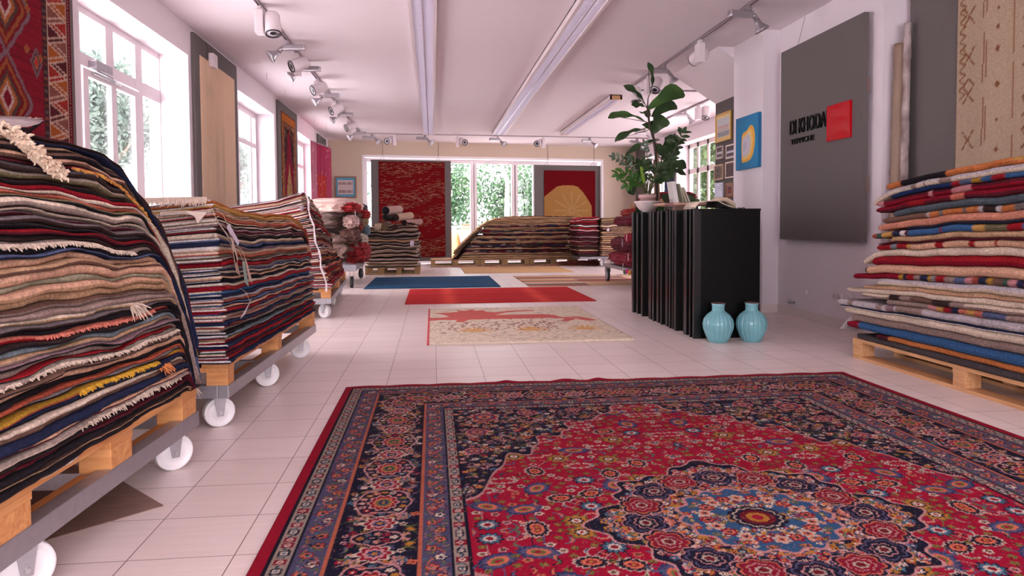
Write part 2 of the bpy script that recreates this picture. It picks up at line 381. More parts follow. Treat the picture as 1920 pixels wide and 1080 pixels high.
# ------------------------------------------------------------------ glazed back doors
r = empty('door_1', (1.6, 18.9, 0)); struct(r)
YG = .34
def gx(px, py=330): return bl(aB(px, py, YG*1.01).x)
b = MB()
b.box((OB0, YG, 2.52), (OB1, YG+.07, 2.62), TB); b.box((OB0, YG, 0), (OB1, YG+.07, .07), TB)
for px0, px1 in ((680, 693), (886, 892), (893, 898), (963, 968.5), (970, 974.5), (838, 846), (1003, 1010), (1128, 1146)):
    b.box((gx(px0), YG-.02, 0), (gx(px1), YG+.08, 2.6), TB, bev=.006)
b.build('window_frame', mat('white_door_frame', (236, 226, 230), .5), r)  # one even white on the door frame posts
b = MB(); b.box((gx(891.4), YG-.01, .05), (gx(893.2), YG+.04, 2.5), TB); b.box((gx(968.4), YG-.01, .05), (gx(970.2), YG+.04, 2.5), TB); b.build('seal', mat('dark_rubber', (52, 32, 36), .7), r)
for p0, p1 in ((693, 840), (846, 886), (898, 963), (975, 1003), (1010, 1130)):
    b = MB(); b.box((gx(p0)-.02, YG+.02, .05), (gx(p1)+.02, YG+.028, 2.54), TB); b.build('pane', M_glass, r)
b = MB(); b.box((gx(924), YG-.08, 2.50), (gx(936), YG-.02, 2.56), TB, bev=.01); b.build('sensor', M_frame, r)

# ================================================================== OUTSIDE
b = MB(); b.box((-40, -10, -.5), (-2.84, 60, -.12)); b.box((-2.84, 20.3, -.5), (40, 60, -.05)); b.box((6.0, -10, -.5), (40, 20.3, -.12))
struct(b.build('ground', mat('pale_paving', (232, 228, 228), .9, var=.1, vscale=3)))
def leafcloud(n, c, rad, size, seed, squash=1., shell=.55, core=None):
    rs = np.random.RandomState(seed); d = rs.normal(size=(n, 3)); d /= np.linalg.norm(d, axis=1)[:, None]
    rr = (shell+(1-shell)*rs.rand(n))[:, None]
    lump = 1+.25*np.sin(d[:, :1]*5+seed)+.2*np.cos(d[:, 1:2]*7-seed)+.2*np.sin(d[:, 2:]*6)
    p = np.array(c)+d*rr*lump*np.array(rad)
    nrm = d*.7+rs.normal(size=(n, 3))*.6; nrm /= np.linalg.norm(nrm, axis=1)[:, None]
    t = rs.normal(size=(n, 3)); u = np.cross(nrm, t); u /= np.linalg.norm(u, axis=1)[:, None]; v = np.cross(nrm, u)
    s = size*(.6+.8*rs.rand(n))[:, None]
    # a leaf: folded hexagon, tip to stalk
    P = np.stack([p-u*s, p-u*s*.35+v*s*.42+nrm*s*.1, p+u*s*.4+v*s*.36+nrm*s*.1, p+u*s, p+u*s*.4-v*s*.36+nrm*s*.1, p-u*s*.35-v*s*.42+nrm*s*.1], 1)
    return P.reshape(-1, 3)
def tree(name, label, cat, trunkpts, trunkr, clouds, mleaf, mbark, group=None):
    base = trunkpts[0]; r = empty(name, base, label, cat, group)
    b = MB(); b.tube([Vector(p) for p in trunkpts], trunkr, 10)
    if len(trunkpts) > 2:
        top = Vector(trunkpts[-1])
        for k in range(5):
            a = k*1.3; q = Vector(trunkpts[-2]).lerp(top, .2*k); rr = trunkr[-1] if isinstance(trunkr, list) else trunkr*.5
            b.tube([q, q+Vector((math.cos(a)*.5, math.sin(a)*.5, .5)), q+Vector((math.cos(a)*1.1, math.sin(a)*1.1, 1.3))], [rr*.8, rr*.5, rr*.2], 6)
    b.build('trunk', mbark, r, True)
    P = np.concatenate([leafcloud(*c) for c in clouds]); n = len(P)//6
    me = bpy.data.meshes.new('foliage'); me.vertices.add(n*6); me.vertices.foreach_set('co', P.ravel())
    me.loops.add(n*6); me.loops.foreach_set('vertex_index', np.arange(n*6)); me.polygons.add(n)
    me.polygons.foreach_set('loop_start', np.arange(n)*6); me.polygons.foreach_set('loop_total', np.full(n, 6))
    me.update(calc_edges=True); me.materials.append(mleaf)
    link('foliage', me, r)
    return r
ML1 = mat_leaf('linden_leaf', (84, 100, 94), (110, 126, 114), 2., .35); ML2 = mat_leaf('bush_leaf', (50, 82, 58), (84, 116, 76), 1.2, .35)
MBk = mat('grey_bark', (120, 108, 100), .9, bump=.6, bscale=20); MBi = mat('birch_bark', (226, 214, 210), .8, var=.35, vscale=7, stretch=(1, 1, 6))
tree('linden_tree', 'leafy linden tree seen through the nearest left window', 'tree', [(-6.9, 15.2, -.1), (-6.8, 15.2, 1.6), (-6.7, 15.3, 3.0)], [.14, .11, .08],
     [(2600, (-6.3, 14.3, 3.25), (.7, 1.5, .95), .065, 1, 1., .2), (900, (-6.4, 15.4, 2.6), (.6, 1.0, .7), .065, 2, 1, .2), (500, (-6.2, 13.4, 3.3), (.5, .6, .5), .06, 12, 1, .2), (2200, (-6.3, 16.2, 3.0), (.6, 1.5, .9), .065, 13, 1, .2), (1200, (-6.2, 14.9, 3.9), (.6, 1.5, .45), .065, 14, 1, .2)], ML1, MBk)
tree('linden_tree', 'leafy tree seen through the second left window', 'tree', [(-7.2, 26.0, -.1), (-7.1, 26, 1.8), (-7.0, 26, 3.0)], [.2, .15, .1],
     [(3000, (-6.8, 26, 3.1), (1.0, 1.6, 1.6), .08, 3, 1., .2)], ML1, MBk)
tree('linden_tree', 'pale tree seen through the third left window, beyond the others', 'tree', [(-8.4, 44.0, -.1), (-8.3, 44, 1.8), (-8.2, 44, 3.5)], [.2, .15, .1],
     [(2400, (-8.2, 44, 4.6), (1.4, 2.6, 2.6), .13, 4, 1., .2)], ML1, MBk)
tree('birch_tree', 'white birch trunk with forked crown behind the back glass doors', 'tree', [(2.55, 24.5, -.1), (2.5, 24.5, 1.4), (2.52, 24.5, 2.3), (2.3, 24.5, 3.2)], [.12, .09, .07, .04],
     [(2600, (2.6, 24.6, 3.8), (2.3, .8, 1.5), .07, 5, 1., .15)], ML2, MBi)
tree('garden_bush', 'tall green hedge bush behind the left pane of the back doors', 'bush', [(.4, 27.5, -.1), (.4, 27.5, 1.0)], .05,
     [(6500, (.2, 27.6, 1.9), (2.2, 1.2, 2.6), .075, 6, 1., .35)], ML2, MBk, 'bushes behind the back doors')
tree('garden_bush', 'bright green hedge bush behind the middle pane of the back doors', 'bush', [(3.0, 27.8, -.1), (3.0, 27.8, 1.0)], .05,
     [(6500, (3.2, 27.9, 1.7), (2.1, 1.2, 2.3), .075, 7, 1., .35)], ML2, MBk, 'bushes behind the back doors')
tree('garden_bush', 'yellow green bush behind the right pane of the back doors', 'bush', [(5.8, 27.2, -.1), (5.8, 27.2, 1.0)], .05,
     [(3500, (5.8, 27.4, 1.0), (1.6, 1.0, 2.0), .085, 8, 1., .35)], mat_leaf('yellow_leaf', (96, 116, 58), (116, 128, 74), 1.2, .35), MBk, 'bushes behind the back doors')
tree('garden_tree', 'green tree filling the small-paned window on the right', 'tree', [(9.8, 25.5, -.1), (9.8, 25.5, 1.4)], .1,
     [(9000, (9.8, 25.5, 3.0), (1.4, 4.6, 3.0), .10, 9, 1., .3)], mat_leaf('dark_tree_leaf', (44, 66, 34), (78, 100, 52), 1.5, .35), MBk)  # two dark leaf greens mixed by noise
b = MB(); b.box((-2.2, 23.2, .86), (6.5, 23.26, .93)); 
for k in range(9): b.box((-2.2+k*1.08, 23.21, -.05), (-2.16+k*1.08, 23.25, .86))
tag(b.build('terrace_railing', mat('pale_rail', (214, 222, 232), .5)), 'pale horizontal terrace railing outside the back doors', 'railing')
b = MB(); b.box((-2.3, 23.5, -.05), (6.6, 23.7, .8)); tag(b.build('garden_wall', mat('blue_grey_brick', (158, 172, 196), .9, var=.2, vscale=12, stretch=(1, 1, 5))), 'low blue-grey wall outside below the terrace railing', 'wall')
pb = empty('planter_box', (1.05, 21.0, -.05), 'tall pale wooden planter box outside the back doors', 'planter')
p0 = aY(864, 424, 21.0); p1 = aY(888, 424, 21.0)
b = MB(); b.box((p0.x, 21.0, -.05), (p1.x, 21.4, p0.z), bev=.01); b.box((p0.x-.03, 20.97, p0.z-.04), (p1.x+.03, 21.43, p0.z+.01), bev=.006); b.build('box_body', mat('pinkish_wood', (206, 164, 144), .7, var=.15), pb)
b = MB(); b.lathe([(.0, 0), (.13, .005), (.15, .03), (.08, .06), (0, .06)], (p0.x+.2, 21.18, p0.z+.01), 16); b.build('bowl_lid', mat('rust_lid', (176, 96, 52), .6), pb)
b = MB(); q = aY(850, 430, 21.3); b.lathe([(.16, 0), (.2, .1), (.2, .35), (.14, .5), (.06, .55), (0, .56)], (q.x, 21.3, -.05), 24); b.v = [(x, y, z if z < .1 else z*1.6) for x, y, z in b.v]
tag(b.build('clay_jar', mat('orange_clay', (214, 156, 100), .8), None, True), 'orange clay jar outside by the left jamb of the back doors', 'jar')
# ================================================================== WOVEN PATTERNS (colour attribute on a fine grid)
class Cv:
    """colour canvas over w x h metres; origin lower left"""
    def __init__(s, w, h, rx, ry, base):
        s.w, s.h = w, h; s.nx, s.ny = int(round(w/rx))+1, int(round(h/ry))+1
        s.x = np.linspace(0, w, s.nx); s.y = np.linspace(0, h, s.ny); s.c = np.empty((s.ny, s.nx, 3)); s.c[:] = base
    def bb(s, x0, x1, y0, y1):
        i0, i1 = np.searchsorted(s.x, [x0, x1]); j0, j1 = np.searchsorted(s.y, [y0, y1]); i1 = min(i1+1, s.nx); j1 = min(j1+1, s.ny)
        return slice(j0, j1), slice(i0, i1), s.x[None, i0:i1], s.y[j0:j1, None]
    def rect(s, x0, x1, y0, y1, c):
        a, b, X, Y = s.bb(x0, x1, y0, y1); m = (X >= x0) & (X < x1) & (Y >= y0) & (Y < y1); s.c[a, b][m] = c
    def polar(s, cx, cy, R, fn, cols, rot=0., sx=1., sy=1.):
        """cols: list of (relative radius, colour) drawn outside-in; fn(theta) gives the outline 0..1"""
        m_ = R*max(sx, sy)*1.05; a, b, X, Y = s.bb(cx-m_, cx+m_, cy-m_, cy+m_)
        dx, dy = X-cx, Y-cy; cr, sr = math.cos(rot), math.sin(rot); u = (dx*cr+dy*sr)/sx; v = (-dx*sr+dy*cr)/sy
        r = np.sqrt(u*u+v*v)/R; t = np.arctan2(v, u); o = fn(t); V = s.c[a, b]
        for k, c in cols: V[(r < o*k)] = c
    def flower(s, cx, cy, R, n, cols, rot=0., depth=.35, sx=1., sy=1.):
        s.polar(cx, cy, R, lambda t: 1-depth*(1-np.abs(np.cos(n*t/2))), cols, rot, sx, sy)
    def leaf(s, cx, cy, L, ang, cols, fat=.28, curve=.5):
        a, b, X, Y = s.bb(cx-L, cx+L, cy-L, cy+L); ca, sa = math.cos(ang), math.sin(ang)
        u = ((X-cx)*ca+(Y-cy)*sa)/L; v = (-(X-cx)*sa+(Y-cy)*ca)/L; v = v-curve*(u*u-.2); V = s.c[a, b]
        wd = fat*np.sqrt(np.clip(1-u*u*1.2, 0, 1))*(.6+.4*np.clip(u+.3, -1, 1))
        for k, c in cols: V[(np.abs(v) < wd*k) & (np.abs(u) < .9*(.3+.7*k))] = c
    def line(s, pts, wd, c):
        for (x0, y0), (x1, y1) in zip(pts, pts[1:]):
            a, b, X, Y = s.bb(min(x0, x1)-wd, max(x0, x1)+wd, min(y0, y1)-wd, max(y0, y1)+wd)
            dx, dy = x1-x0, y1-y0; l2 = dx*dx+dy*dy+1e-12; t = np.clip(((X-x0)*dx+(Y-y0)*dy)/l2, 0, 1)
            d2 = (X-x0-t*dx)**2+(Y-y0-t*dy)**2; s.c[a, b][d2 < (wd/2)**2] = c
    def poly(s, pts, c, mask=None):
        xs = [p[0] for p in pts]; ys = [p[1] for p in pts]; a, b, X, Y = s.bb(min(xs), max(xs), min(ys), max(ys))
        m = np.zeros(np.broadcast(X, Y).shape, bool); n = len(pts)
        for i in range(n):
            x0, y0 = pts[i]; x1, y1 = pts[(i+1) % n]
            if y0 == y1: continue
            m ^= ((Y >= min(y0, y1)) & (Y < max(y0, y1)) & (X < x0+(Y-y0)*(x1-x0)/(y1-y0)))
        s.c[a, b][m] = c
    def noise(s, amt, seed=0):
        r = np.random.RandomState(seed); s.c *= 1+amt*(r.rand(s.ny, s.nx, 1)-.5)
def C_(*c): return np.array(lin(c))
NAVY, RED, DRED, PINK, SALM, CREAM = C_(22, 20, 46), C_(170, 2, 50), C_(112, 10, 28), C_(222, 158, 156), C_(226, 122, 92), C_(232, 208, 190)
OLIVE, LBLUE, BGREY, OCHRE, WINE, DBLUE = C_(112, 118, 62), C_(78, 122, 148), C_(92, 88, 122), C_(196, 132, 52), C_(140, 12, 44), C_(44, 56, 104)
def cloth_obj(name, cv, P, mat_, thick=.008, parent=None, zfun=None):
    """canvas as a slab: P(x, y, off) -> world point, off = height above the back"""
    nx, ny = cv.nx, cv.ny; X, Y = np.meshgrid(cv.x, cv.y)
    Zo = np.full(X.shape, thick)
    if zfun is not None: Zo = Zo+zfun(X, Y)
    O, ax, ay, an = [np.array(q, float) for q in P]
    top = O+X[..., None]*ax+Y[..., None]*ay+Zo[..., None]*an
    V = top.reshape(-1, 3)
    idx = np.arange(nx*ny).reshape(ny, nx)
    F = np.stack([idx[:-1, :-1], idx[:-1, 1:], idx[1:, 1:], idx[1:, :-1]], -1).reshape(-1, 4)
    rim = np.concatenate([idx[0, :], idx[1:, -1], idx[-1, -2::-1], idx[-2:0:-1, 0]])
    low = (O+X[..., None]*ax+Y[..., None]*ay).reshape(-1, 3)[rim]
    nb = len(rim); V = np.concatenate([V, low]); k = np.arange(nb); k2 = (k+1) % nb
    S = np.stack([rim[k2], rim[k], nx*ny+k, nx*ny+k2], -1)
    F = np.concatenate([F, S]); me = bpy.data.meshes.new(name)
    me.vertices.add(len(V)); me.vertices.foreach_set('co', V.ravel())
    me.loops.add(len(F)*4); me.loops.foreach_set('vertex_index', F.ravel()); me.polygons.add(len(F)+1 if False else len(F))
    me.polygons.foreach_set('loop_start', np.arange(len(F))*4); me.polygons.foreach_set('loop_total', np.full(len(F), 4))
    me.update(calc_edges=True)
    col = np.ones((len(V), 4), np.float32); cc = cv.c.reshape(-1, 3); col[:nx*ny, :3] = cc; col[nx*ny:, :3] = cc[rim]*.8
    at = me.color_attributes.new('Col', 'FLOAT_COLOR', 'POINT'); at.data.foreach_set('color', col.ravel())
    me.materials.append(mat_)
    return link(name, me, parent)
def fringe_mb(b, p0, p1, out, L, n, jit=.3, r=.002, seed=1, droop=0.):
    """little twisted tufts along p0-p1 pointing along `out`"""
    rs = random.Random(seed); p0, p1, out = Vector(p0), Vector(p1), Vector(out)
    side = (p1-p0).normalized()
    for k in range(n):
        p = p0.lerp(p1, (k+rs.random())/n); l = L*(.6+.7*rs.random()); d = (out+side*rs.uniform(-jit, jit)+Vector((0, 0, rs.uniform(-.25, .35)*jit))).normalized()
        m = p+d*l*.55+Vector((0, 0, -droop*l*.3)); q = p+d*l+Vector((0, 0, -droop*l))+side*rs.uniform(-.2, .2)*l
        b.tube([p, m, q], [r, r*.8, r*.25], 4, caps=False)
    return b

# ------------------------------------------------------------------ the big crimson medallion carpet
def persian():
    W, Lh = 3.09, 2.11              # the upper half; mirrored below
    q = Cv(W/2, Lh, .004, .0055, RED)
    rs = random.Random(3); hx, hy = W/2, Lh
    # coordinates in the quarter: x from left edge to centre, y from the far edge towards the centre
    bw = [(.040, 'edge'), (.010, 'l'), (.052, 'guard'), (.010, 'l'), (.088, 'band'), (.012, 's'), (.250, 'main'), (.012, 's'), (.084, 'band'), (.010, 'l'), (.040, 'guard'), (.010, 'l')]
    d = 0.; lev = []
    for wd, k in bw: lev.append((d, d+wd, k)); d += wd
    F0 = d
    def ring(a, col): q.rect(a, hx+1, a, hy+1, col)
    for a, b_, k in lev:
        ring(a, {'edge': C_(168, 8, 44), 'l': NAVY*.8, 's': SALM*.75, 'guard': CREAM*.5, 'band': BGREY*.85, 'main': NAVY}[k])
    ring(F0, RED)
    small = [CREAM, SALM, OLIVE, LBLUE, RED, OCHRE, PINK, BGREY]
    def bud(x, y, R, dark=NAVY):
        c = rs.choice(small); c2 = rs.choice([WINE, NAVY, OCHRE, CREAM, DBLUE])
        q.flower(x, y, R, rs.choice([4, 5, 5, 6]), [(1, c), (.5, c2), (.22, OCHRE)], rs.random()*3, .45)
    def along(a, b_, fn):
        """fn(pos along, pos across, horizontal?) for the two legs of a border ring"""
        fn(0, a, b_); fn(1, a, b_)
    def pt(leg, u, v): return (v, u) if leg == 0 else (u, v)
    for a, b_, k in lev:
        m = (a+b_)/2; wd = b_-a
        for leg, L in ((0, hy), (1, hx)):
            u = m
            if k == 'guard':
                i = 0
                while u < L:
                    x, y = pt(leg, u, m); x, y = float(x), float(y)
                    if i % 4 == 0: q.rect(x-.017, x+.017, y-.017, y+.017, WINE); q.flower(x, y, .012, 4, [(1, CREAM), (.5, RED)])
                    elif i % 2 == 0: q.flower(x, y, wd*.42, 4, [(1, NAVY*1.3), (.6, CREAM), (.3, LBLUE)], .78)
                    else: q.leaf(x, y, .02, rs.random()*6, [(1, NAVY), (.5, LBLUE)])
                    u += .028; i += 1
            elif k == 'band':
                i = 0; pts = []
                while u < L:
                    x, y = pt(leg, u, m); s_ = .022*math.sin(i*1.05)
                    pts.append(pt(leg, u, m+s_*1.2)); u += .02; i += 1
                q.line(pts, .0055, SALM*.8)
                u = m; i = 0
                while u < L:
                    x, y = pt(leg, u, m+.012*(-1)**i)
                    q.flower(x, y, .024, 5, [(1, WINE if i % 2 else NAVY), (.75, SALM if i % 3 else CREAM), (.35, NAVY)], i)
                    xx, yy = pt(leg, u+.03, m-.02*(-1)**i); q.leaf(xx, yy, .018, i*1.3, [(1, OLIVE)])
                    u += .06; i += 1
                for _ in range(int(L*190)):
                    uu = rs.uniform(a, L); vv = rs.uniform(a+.006, b_-.006)
                    if uu < vv: continue
                    x, y = pt(leg, uu, vv); q.leaf(x, y, rs.uniform(.007, .013), rs.random()*6.3, [(1, rs.choice([WINE, NAVY, SALM*.7, OLIVE*.9, PINK*.7, LBLUE]))], .35, .9)
            elif k == 'main':
                n = int((L-m)/.0125*2.9)
                for _ in range(n):
                    uu = rs.uniform(a+.012, L); vv = rs.uniform(a+.014, b_-.014)
                    if uu < vv-.0: continue
                    x, y = pt(leg, uu, vv); bud(x, y, rs.uniform(.008, .019))
                for _ in range(n//3):
                    uu = rs.uniform(a+.02, L); vv = rs.uniform(a+.02, b_-.02); x, y = pt(leg, uu, vv)
                    q.leaf(x, y, rs.uniform(.02, .034), rs.random()*6.3, [(1, rs.choice([OLIVE*.8, BGREY, PINK*.8])), (.5, rs.choice([NAVY, OLIVE]))])
                uu = m+.09; i = 0
                while uu < L+.1:
                    x, y = pt(leg, uu, m); big = i % 2 == 0; R = .105 if big else .06; sx, sy = (.95, 1.25) if leg == 0 else (1.25, .95)
                    pk = PINK*.9; n8 = 8
                    if big:
                        t = np.linspace(0, 2*math.pi, 65); pr_ = [(x+R*sx*.98*(1-.1*abs(math.cos(4*v)))*math.cos(v), y+R*sy*.98*(1-.1*abs(math.cos(4*v)))*math.sin(v)) for v in t]
                        q.flower(x, y, R, 8, [(1.0, pk), (.93, NAVY)], 0, .1, sx, sy)
                        for j in range(16):
                            v = j*math.pi/8; bud(x+R*sx*.72*math.cos(v), y+R*sy*.72*math.sin(v), .014)
                        q.flower(x, y, R*.56, 10, [(1, PINK), (.86, WINE), (.66, SALM), (.5, OLIVE), (.3, DBLUE), (.16, OCHRE)], 0, .22, sx, sy)
                    else:
                        q.flower(x, y, R, 8, [(1, CREAM*.9), (.85, RED*.8), (.6, PINK), (.4, DBLUE), (.18, OCHRE)], 0, .3)
                    for sg in (-1, 1):   # scrolling vines
                        vs_ = []
                        for j in range(22):
                            th = j/21*3.6; rr = .016+.022*j/10
                            vs_.append(pt(leg, uu+.13+rr*math.cos(th)*.8, m+sg*(.028+rr*math.sin(th)*.9)))
                        q.line([p for p in vs_ if p[0] < hx+.1], .0058, pk)
                        xx, yy = pt(leg, uu+.13, m+sg*.078); q.leaf(xx, yy, .036, (1.57 if leg == 0 else 0)+sg*.4, [(1, pk), (.75, LBLUE*.8), (.4, OCHRE)], .33, .6)
                    uu += .175; i += 1
    # field
    fx0, fy0 = F0, F0
    # palmettes and small flowers on the red ground
    pts = []
    for _ in range(5000):
        x, y = rs.uniform(fx0+.03, hx+.02), rs.uniform(fy0+.03, hy+.02)
        if all((x-a)**2+(y-c)**2 > .115**2 for a, c in pts): pts.append((x, y))
    for i, (x, y) in enumerate(pts):
        k = i % 6; rot = rs.random()*3.1
        if k == 0: q.flower(x, y, .052, 12, [(1, CREAM*.8), (.86, NAVY), (.55, SALM), (.3, WINE), (.15, OCHRE)], rot, .22, 1.1, .8)
        elif k == 1: q.flower(x, y, .06, 14, [(1, DBLUE), (.8, BGREY), (.55, SALM), (.35, OLIVE), (.18, RED)], rot, .15, 1.15, .75)
        elif k == 2:
            for j in range(12):
                v = j*math.pi/6; q.flower(x+.043*math.cos(v)*1.2, y+.026*math.sin(v), .0105, 4, [(1, CREAM*.85), (.4, DBLUE)])
            q.leaf(x, y, .04, rot, [(1, SALM*.8), (.6, RED)], .12)
        elif k == 3: q.flower(x, y, .05, 8, [(1, OLIVE*.9), (.8, OCHRE), (.55, NAVY), (.35, CREAM), (.15, RED)], rot, .3)
        elif k == 4:
            for j in range(6): v = j*1.047+rot; q.flower(x+.026*math.cos(v), y+.02*math.sin(v), .013, 5, [(1, CREAM*.8 if j % 2 else SALM), (.5, NAVY)])
            q.flower(x, y, .014, 5, [(1, LBLUE), (.5, WINE)])
        else: q.flower(x, y, .046, 10, [(1, NAVY), (.78, LBLUE), (.5, CREAM), (.3, WINE)], rot, .35)
    P2 = []
    for _ in range(9000):
        x, y = rs.uniform(fx0+.01, hx), rs.uniform(fy0+.01, hy)
        if all((x-a)**2+(y-c)**2 > .058**2 for a, c in pts) and all((x-a)**2+(y-c)**2 > .038**2 for a, c in P2): P2.append((x, y))
    for i, (x, y) in enumerate(P2):
        if i % 3 == 0: q.leaf(x, y, .03, rs.random()*6.3, [(1, rs.choice([CREAM*.8, NAVY, LBLUE*.8])), (.55, rs.choice([SALM, OLIVE, BGREY]))], .3, .8)
        elif i % 3 == 1: q.flower(x, y, .017, 5, [(1, rs.choice([CREAM, SALM, PINK])*.9), (.5, NAVY), (.2, OCHRE)], x*9)
        else: q.flower(x, y, .014, 4, [(1, OLIVE), (.4, OCHRE)], y*9); q.line([(x, y), (x+rs.uniform(-.04, .04), y+rs.uniform(-.04, .04))], .004, DRED)
    for i, (x, y) in enumerate(pts):
        near = sorted(pts, key=lambda p: (p[0]-x)**2+(p[1]-y)**2)[1:3]
        for (a, c) in near:
            mx_, my_ = (x+a)/2+(c-y)*.25, (y+c)/2-(a-x)*.25
            vs_ = [((1-t)**2*x+2*t*(1-t)*mx_+t*t*a, (1-t)**2*y+2*t*(1-t)*my_+t*t*c) for t in np.linspace(.3, .7, 6)]
            q.line([v for v in vs_ if v[0] < hx and v[1] < hy], .0045, rs.choice([PINK*.7, OLIVE, NAVY, BGREY]))
    # navy corner with scalloped pink outline
    X, Y = q.x[None, :], q.y[:, None]
    u = np.clip((X-fx0)/1.16, 0, 9); v = np.clip((Y-fy0)/1.55, 0, 9)
    th = np.arctan2(v, u+1e-9); rr = (u**.82+v**.82)**(1/.82); rr = rr*(1+.055*np.cos(th*15)+.03*np.cos(th*31))
    infield = (X > fx0) & (Y > fy0)
    m1 = (rr < .80) & infield; m2 = (rr < .785) & infield
    keep = q.c.copy(); q.c[m1] = PINK*.8; q.c[m2] = NAVY
    corner = m2
    def inc(x, y):
        i = min(int(x/q.w*(q.nx-1)), q.nx-1); j = min(int(y/q.h*(q.ny-1)), q.ny-1); return corner[j, i]
    for _ in range(2600):
        x, y = rs.uniform(fx0, hx-.01), rs.uniform(fy0, hy-.01)
        if inc(x, y) and inc(min(x+.02, hx-.01), y) and inc(x, min(y+.02, hy-.01)):
            if rs.random() < .3: q.leaf(x, y, rs.uniform(.018, .03), rs.random()*6.3, [(1, rs.choice([PINK*.9, OLIVE*.8, BGREY, PINK])), (.5, NAVY)], .28, .8)
            else: bud(x, y, rs.uniform(.008, .017))
    for (x, y, R) in ((fx0+.14, fy0+.15, .075), (fx0+.36, fy0+.09, .055), (fx0+.09, fy0+.4, .055), (fx0+.6, fy0+.06, .04), (fx0+.06, fy0+.68, .045)):
        q.flower(x, y, R, 10, [(1, PINK), (.88, WINE), (.62, LBLUE*.8), (.45, SALM), (.2, NAVY)], 0, .2)
    # central medallion: navy lobes outlined pink round a light blue disc
    dx, dy = X-hx, Y-hy; r = np.sqrt((dx/.50)**2+(dy/.50)**2); t = np.arctan2(dy, dx)
    o = 1+.07*np.cos(8*t)+.035*np.cos(24*t)+.05*np.cos(4*t); 
    for k_, c in ((1.0, PINK*.9), (.98, NAVY)): q.c[np.broadcast_to(r < o*k_, q.c.shape[:2])] = c
    med = np.broadcast_to(r < o*.93, q.c.shape[:2])
    for _ in range(900):
        an, ra = rs.random()*1.6+3.14, math.sqrt(rs.random())*.5; x, y = hx+ra*math.cos(an), hy+ra*math.sin(an)
        if x < 0 or y < 0: continue
        i = min(int(x/q.w*(q.nx-1)), q.nx-1); j = min(int(y/q.h*(q.ny-1)), q.ny-1)
        if med[j, i]: bud(x, y, rs.uniform(.008, .017))
    for k in range(5):
        an = math.pi+k*math.pi/8; x, y = hx+.37*math.cos(an), hy+.37*math.sin(an)
        q.flower(x, y, .092, 7, [(1, PINK*.9), (.94, NAVY), (.80, SALM*.8 if k % 2 else BGREY), (.72, WINE if k % 2 else NAVY), (.50, PINK*.8), (.44, RED*.7 if k % 2 else NAVY), (.28, CREAM*.7), (.18, DRED)], an, .22, .85, 1.0)
    q.c[np.broadcast_to(r < .50*(1+.05*np.cos(16*t)), med.shape)] = PINK*.85
    q.c[np.broadcast_to(r < .475*(1+.05*np.cos(16*t)), med.shape)] = C_(52, 92, 132)
    for _ in range(80):
        an, ra = rs.random()*1.6+3.14, math.sqrt(rs.random())*.225; bud(hx+ra*math.cos(an), hy+ra*math.sin(an), rs.uniform(.008, .015))
    for k in range(6):
        an = math.pi+k*math.pi/10; q.flower(hx+.165*math.cos(an), hy+.165*math.sin(an), .03, 6, [(1, CREAM*.8 if k % 2 else WINE), (.6, SALM), (.3, NAVY)], an, .4)
    q.flower(hx, hy, .095, 12, [(1, NAVY), (.85, CREAM*.7), (.78, NAVY), (.62, DRED), (.4, OCHRE*.9), (.2, RED)], 0, .12)
    fl = np.random.RandomState(8); idx = fl.rand(q.ny, q.nx) < .05; pal = np.array([NAVY, PINK*.8, OLIVE, SALM*.7, DRED, BGREY])
    dark = idx & (np.arange(q.nx)[None, :]*.004 > .045); q.c[dark] = q.c[dark]*.45+.55*pal[fl.randint(6, size=dark.sum())]
    # wear and dye variation
    rn = np.random.RandomState(5); ab = np.repeat(1+.12*np.sin(np.cumsum(rn.randn(q.ny)*.25))[:, None], q.nx, 1)
    q.c *= ab[..., None]*(1+.16*(rn.rand(q.ny, q.nx, 1)-.5))
    
    full = Cv(W, 2*Lh, .004, .0055, RED)
    top = np.concatenate([q.c, q.c[:, -2::-1]], 1)      # far edge first
    nx = top.shape[1]
    # canvas y runs towards the viewer here: far edge at y = 0; below the centre row use a coarser step
    keep_ = list(range(0, 90))+list(range(90, len(top)-1, 5)); low = top[-2::-1][keep_]
    ys = np.concatenate([q.y, 2*Lh-q.y[-2::-1][keep_]])
    full.c = np.concatenate([top, low], 0); full.nx = nx; full.ny = full.c.shape[0]; full.x = np.linspace(0, W, nx); full.y = ys
    o_ = Vector((2.575, 4.318, .001))
    o_ = Vector((-.515, 4.318, .001))
    def wave(X, Y):
        e = np.exp(-((Y)/.05)**2); return e*(.012*np.exp(-((X-.95)/.05)**2)+.010*np.exp(-((X-1.3)/.07)**2)+.012*np.exp(-((X-1.5)/.05)**2)+.004*np.abs(np.sin(X*13)))+.002*np.sin(X*3+Y*2)+.002
    # x leftwards->rightwards, y axis towards viewer gives a downward normal, so reverse the rows
    full.c = full.c[::-1]; full.y = (2*Lh)-full.y[::-1]
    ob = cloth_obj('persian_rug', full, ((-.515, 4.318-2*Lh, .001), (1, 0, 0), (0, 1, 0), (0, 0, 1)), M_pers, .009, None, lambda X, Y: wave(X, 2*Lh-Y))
    tag(ob, 'large crimson and navy medallion carpet spread on the tiles in the foreground', 'rug')
    b = MB(); fringe_mb(b, (-.45, 4.32, .006), (2.5, 4.32, .006), (0, 1, .15), .022, 520, .9, .0012, 4)
    b.build('fringe', mat('straw_fringe', (176, 158, 110), .9), ob, label='thin straw coloured fringe')
persian()

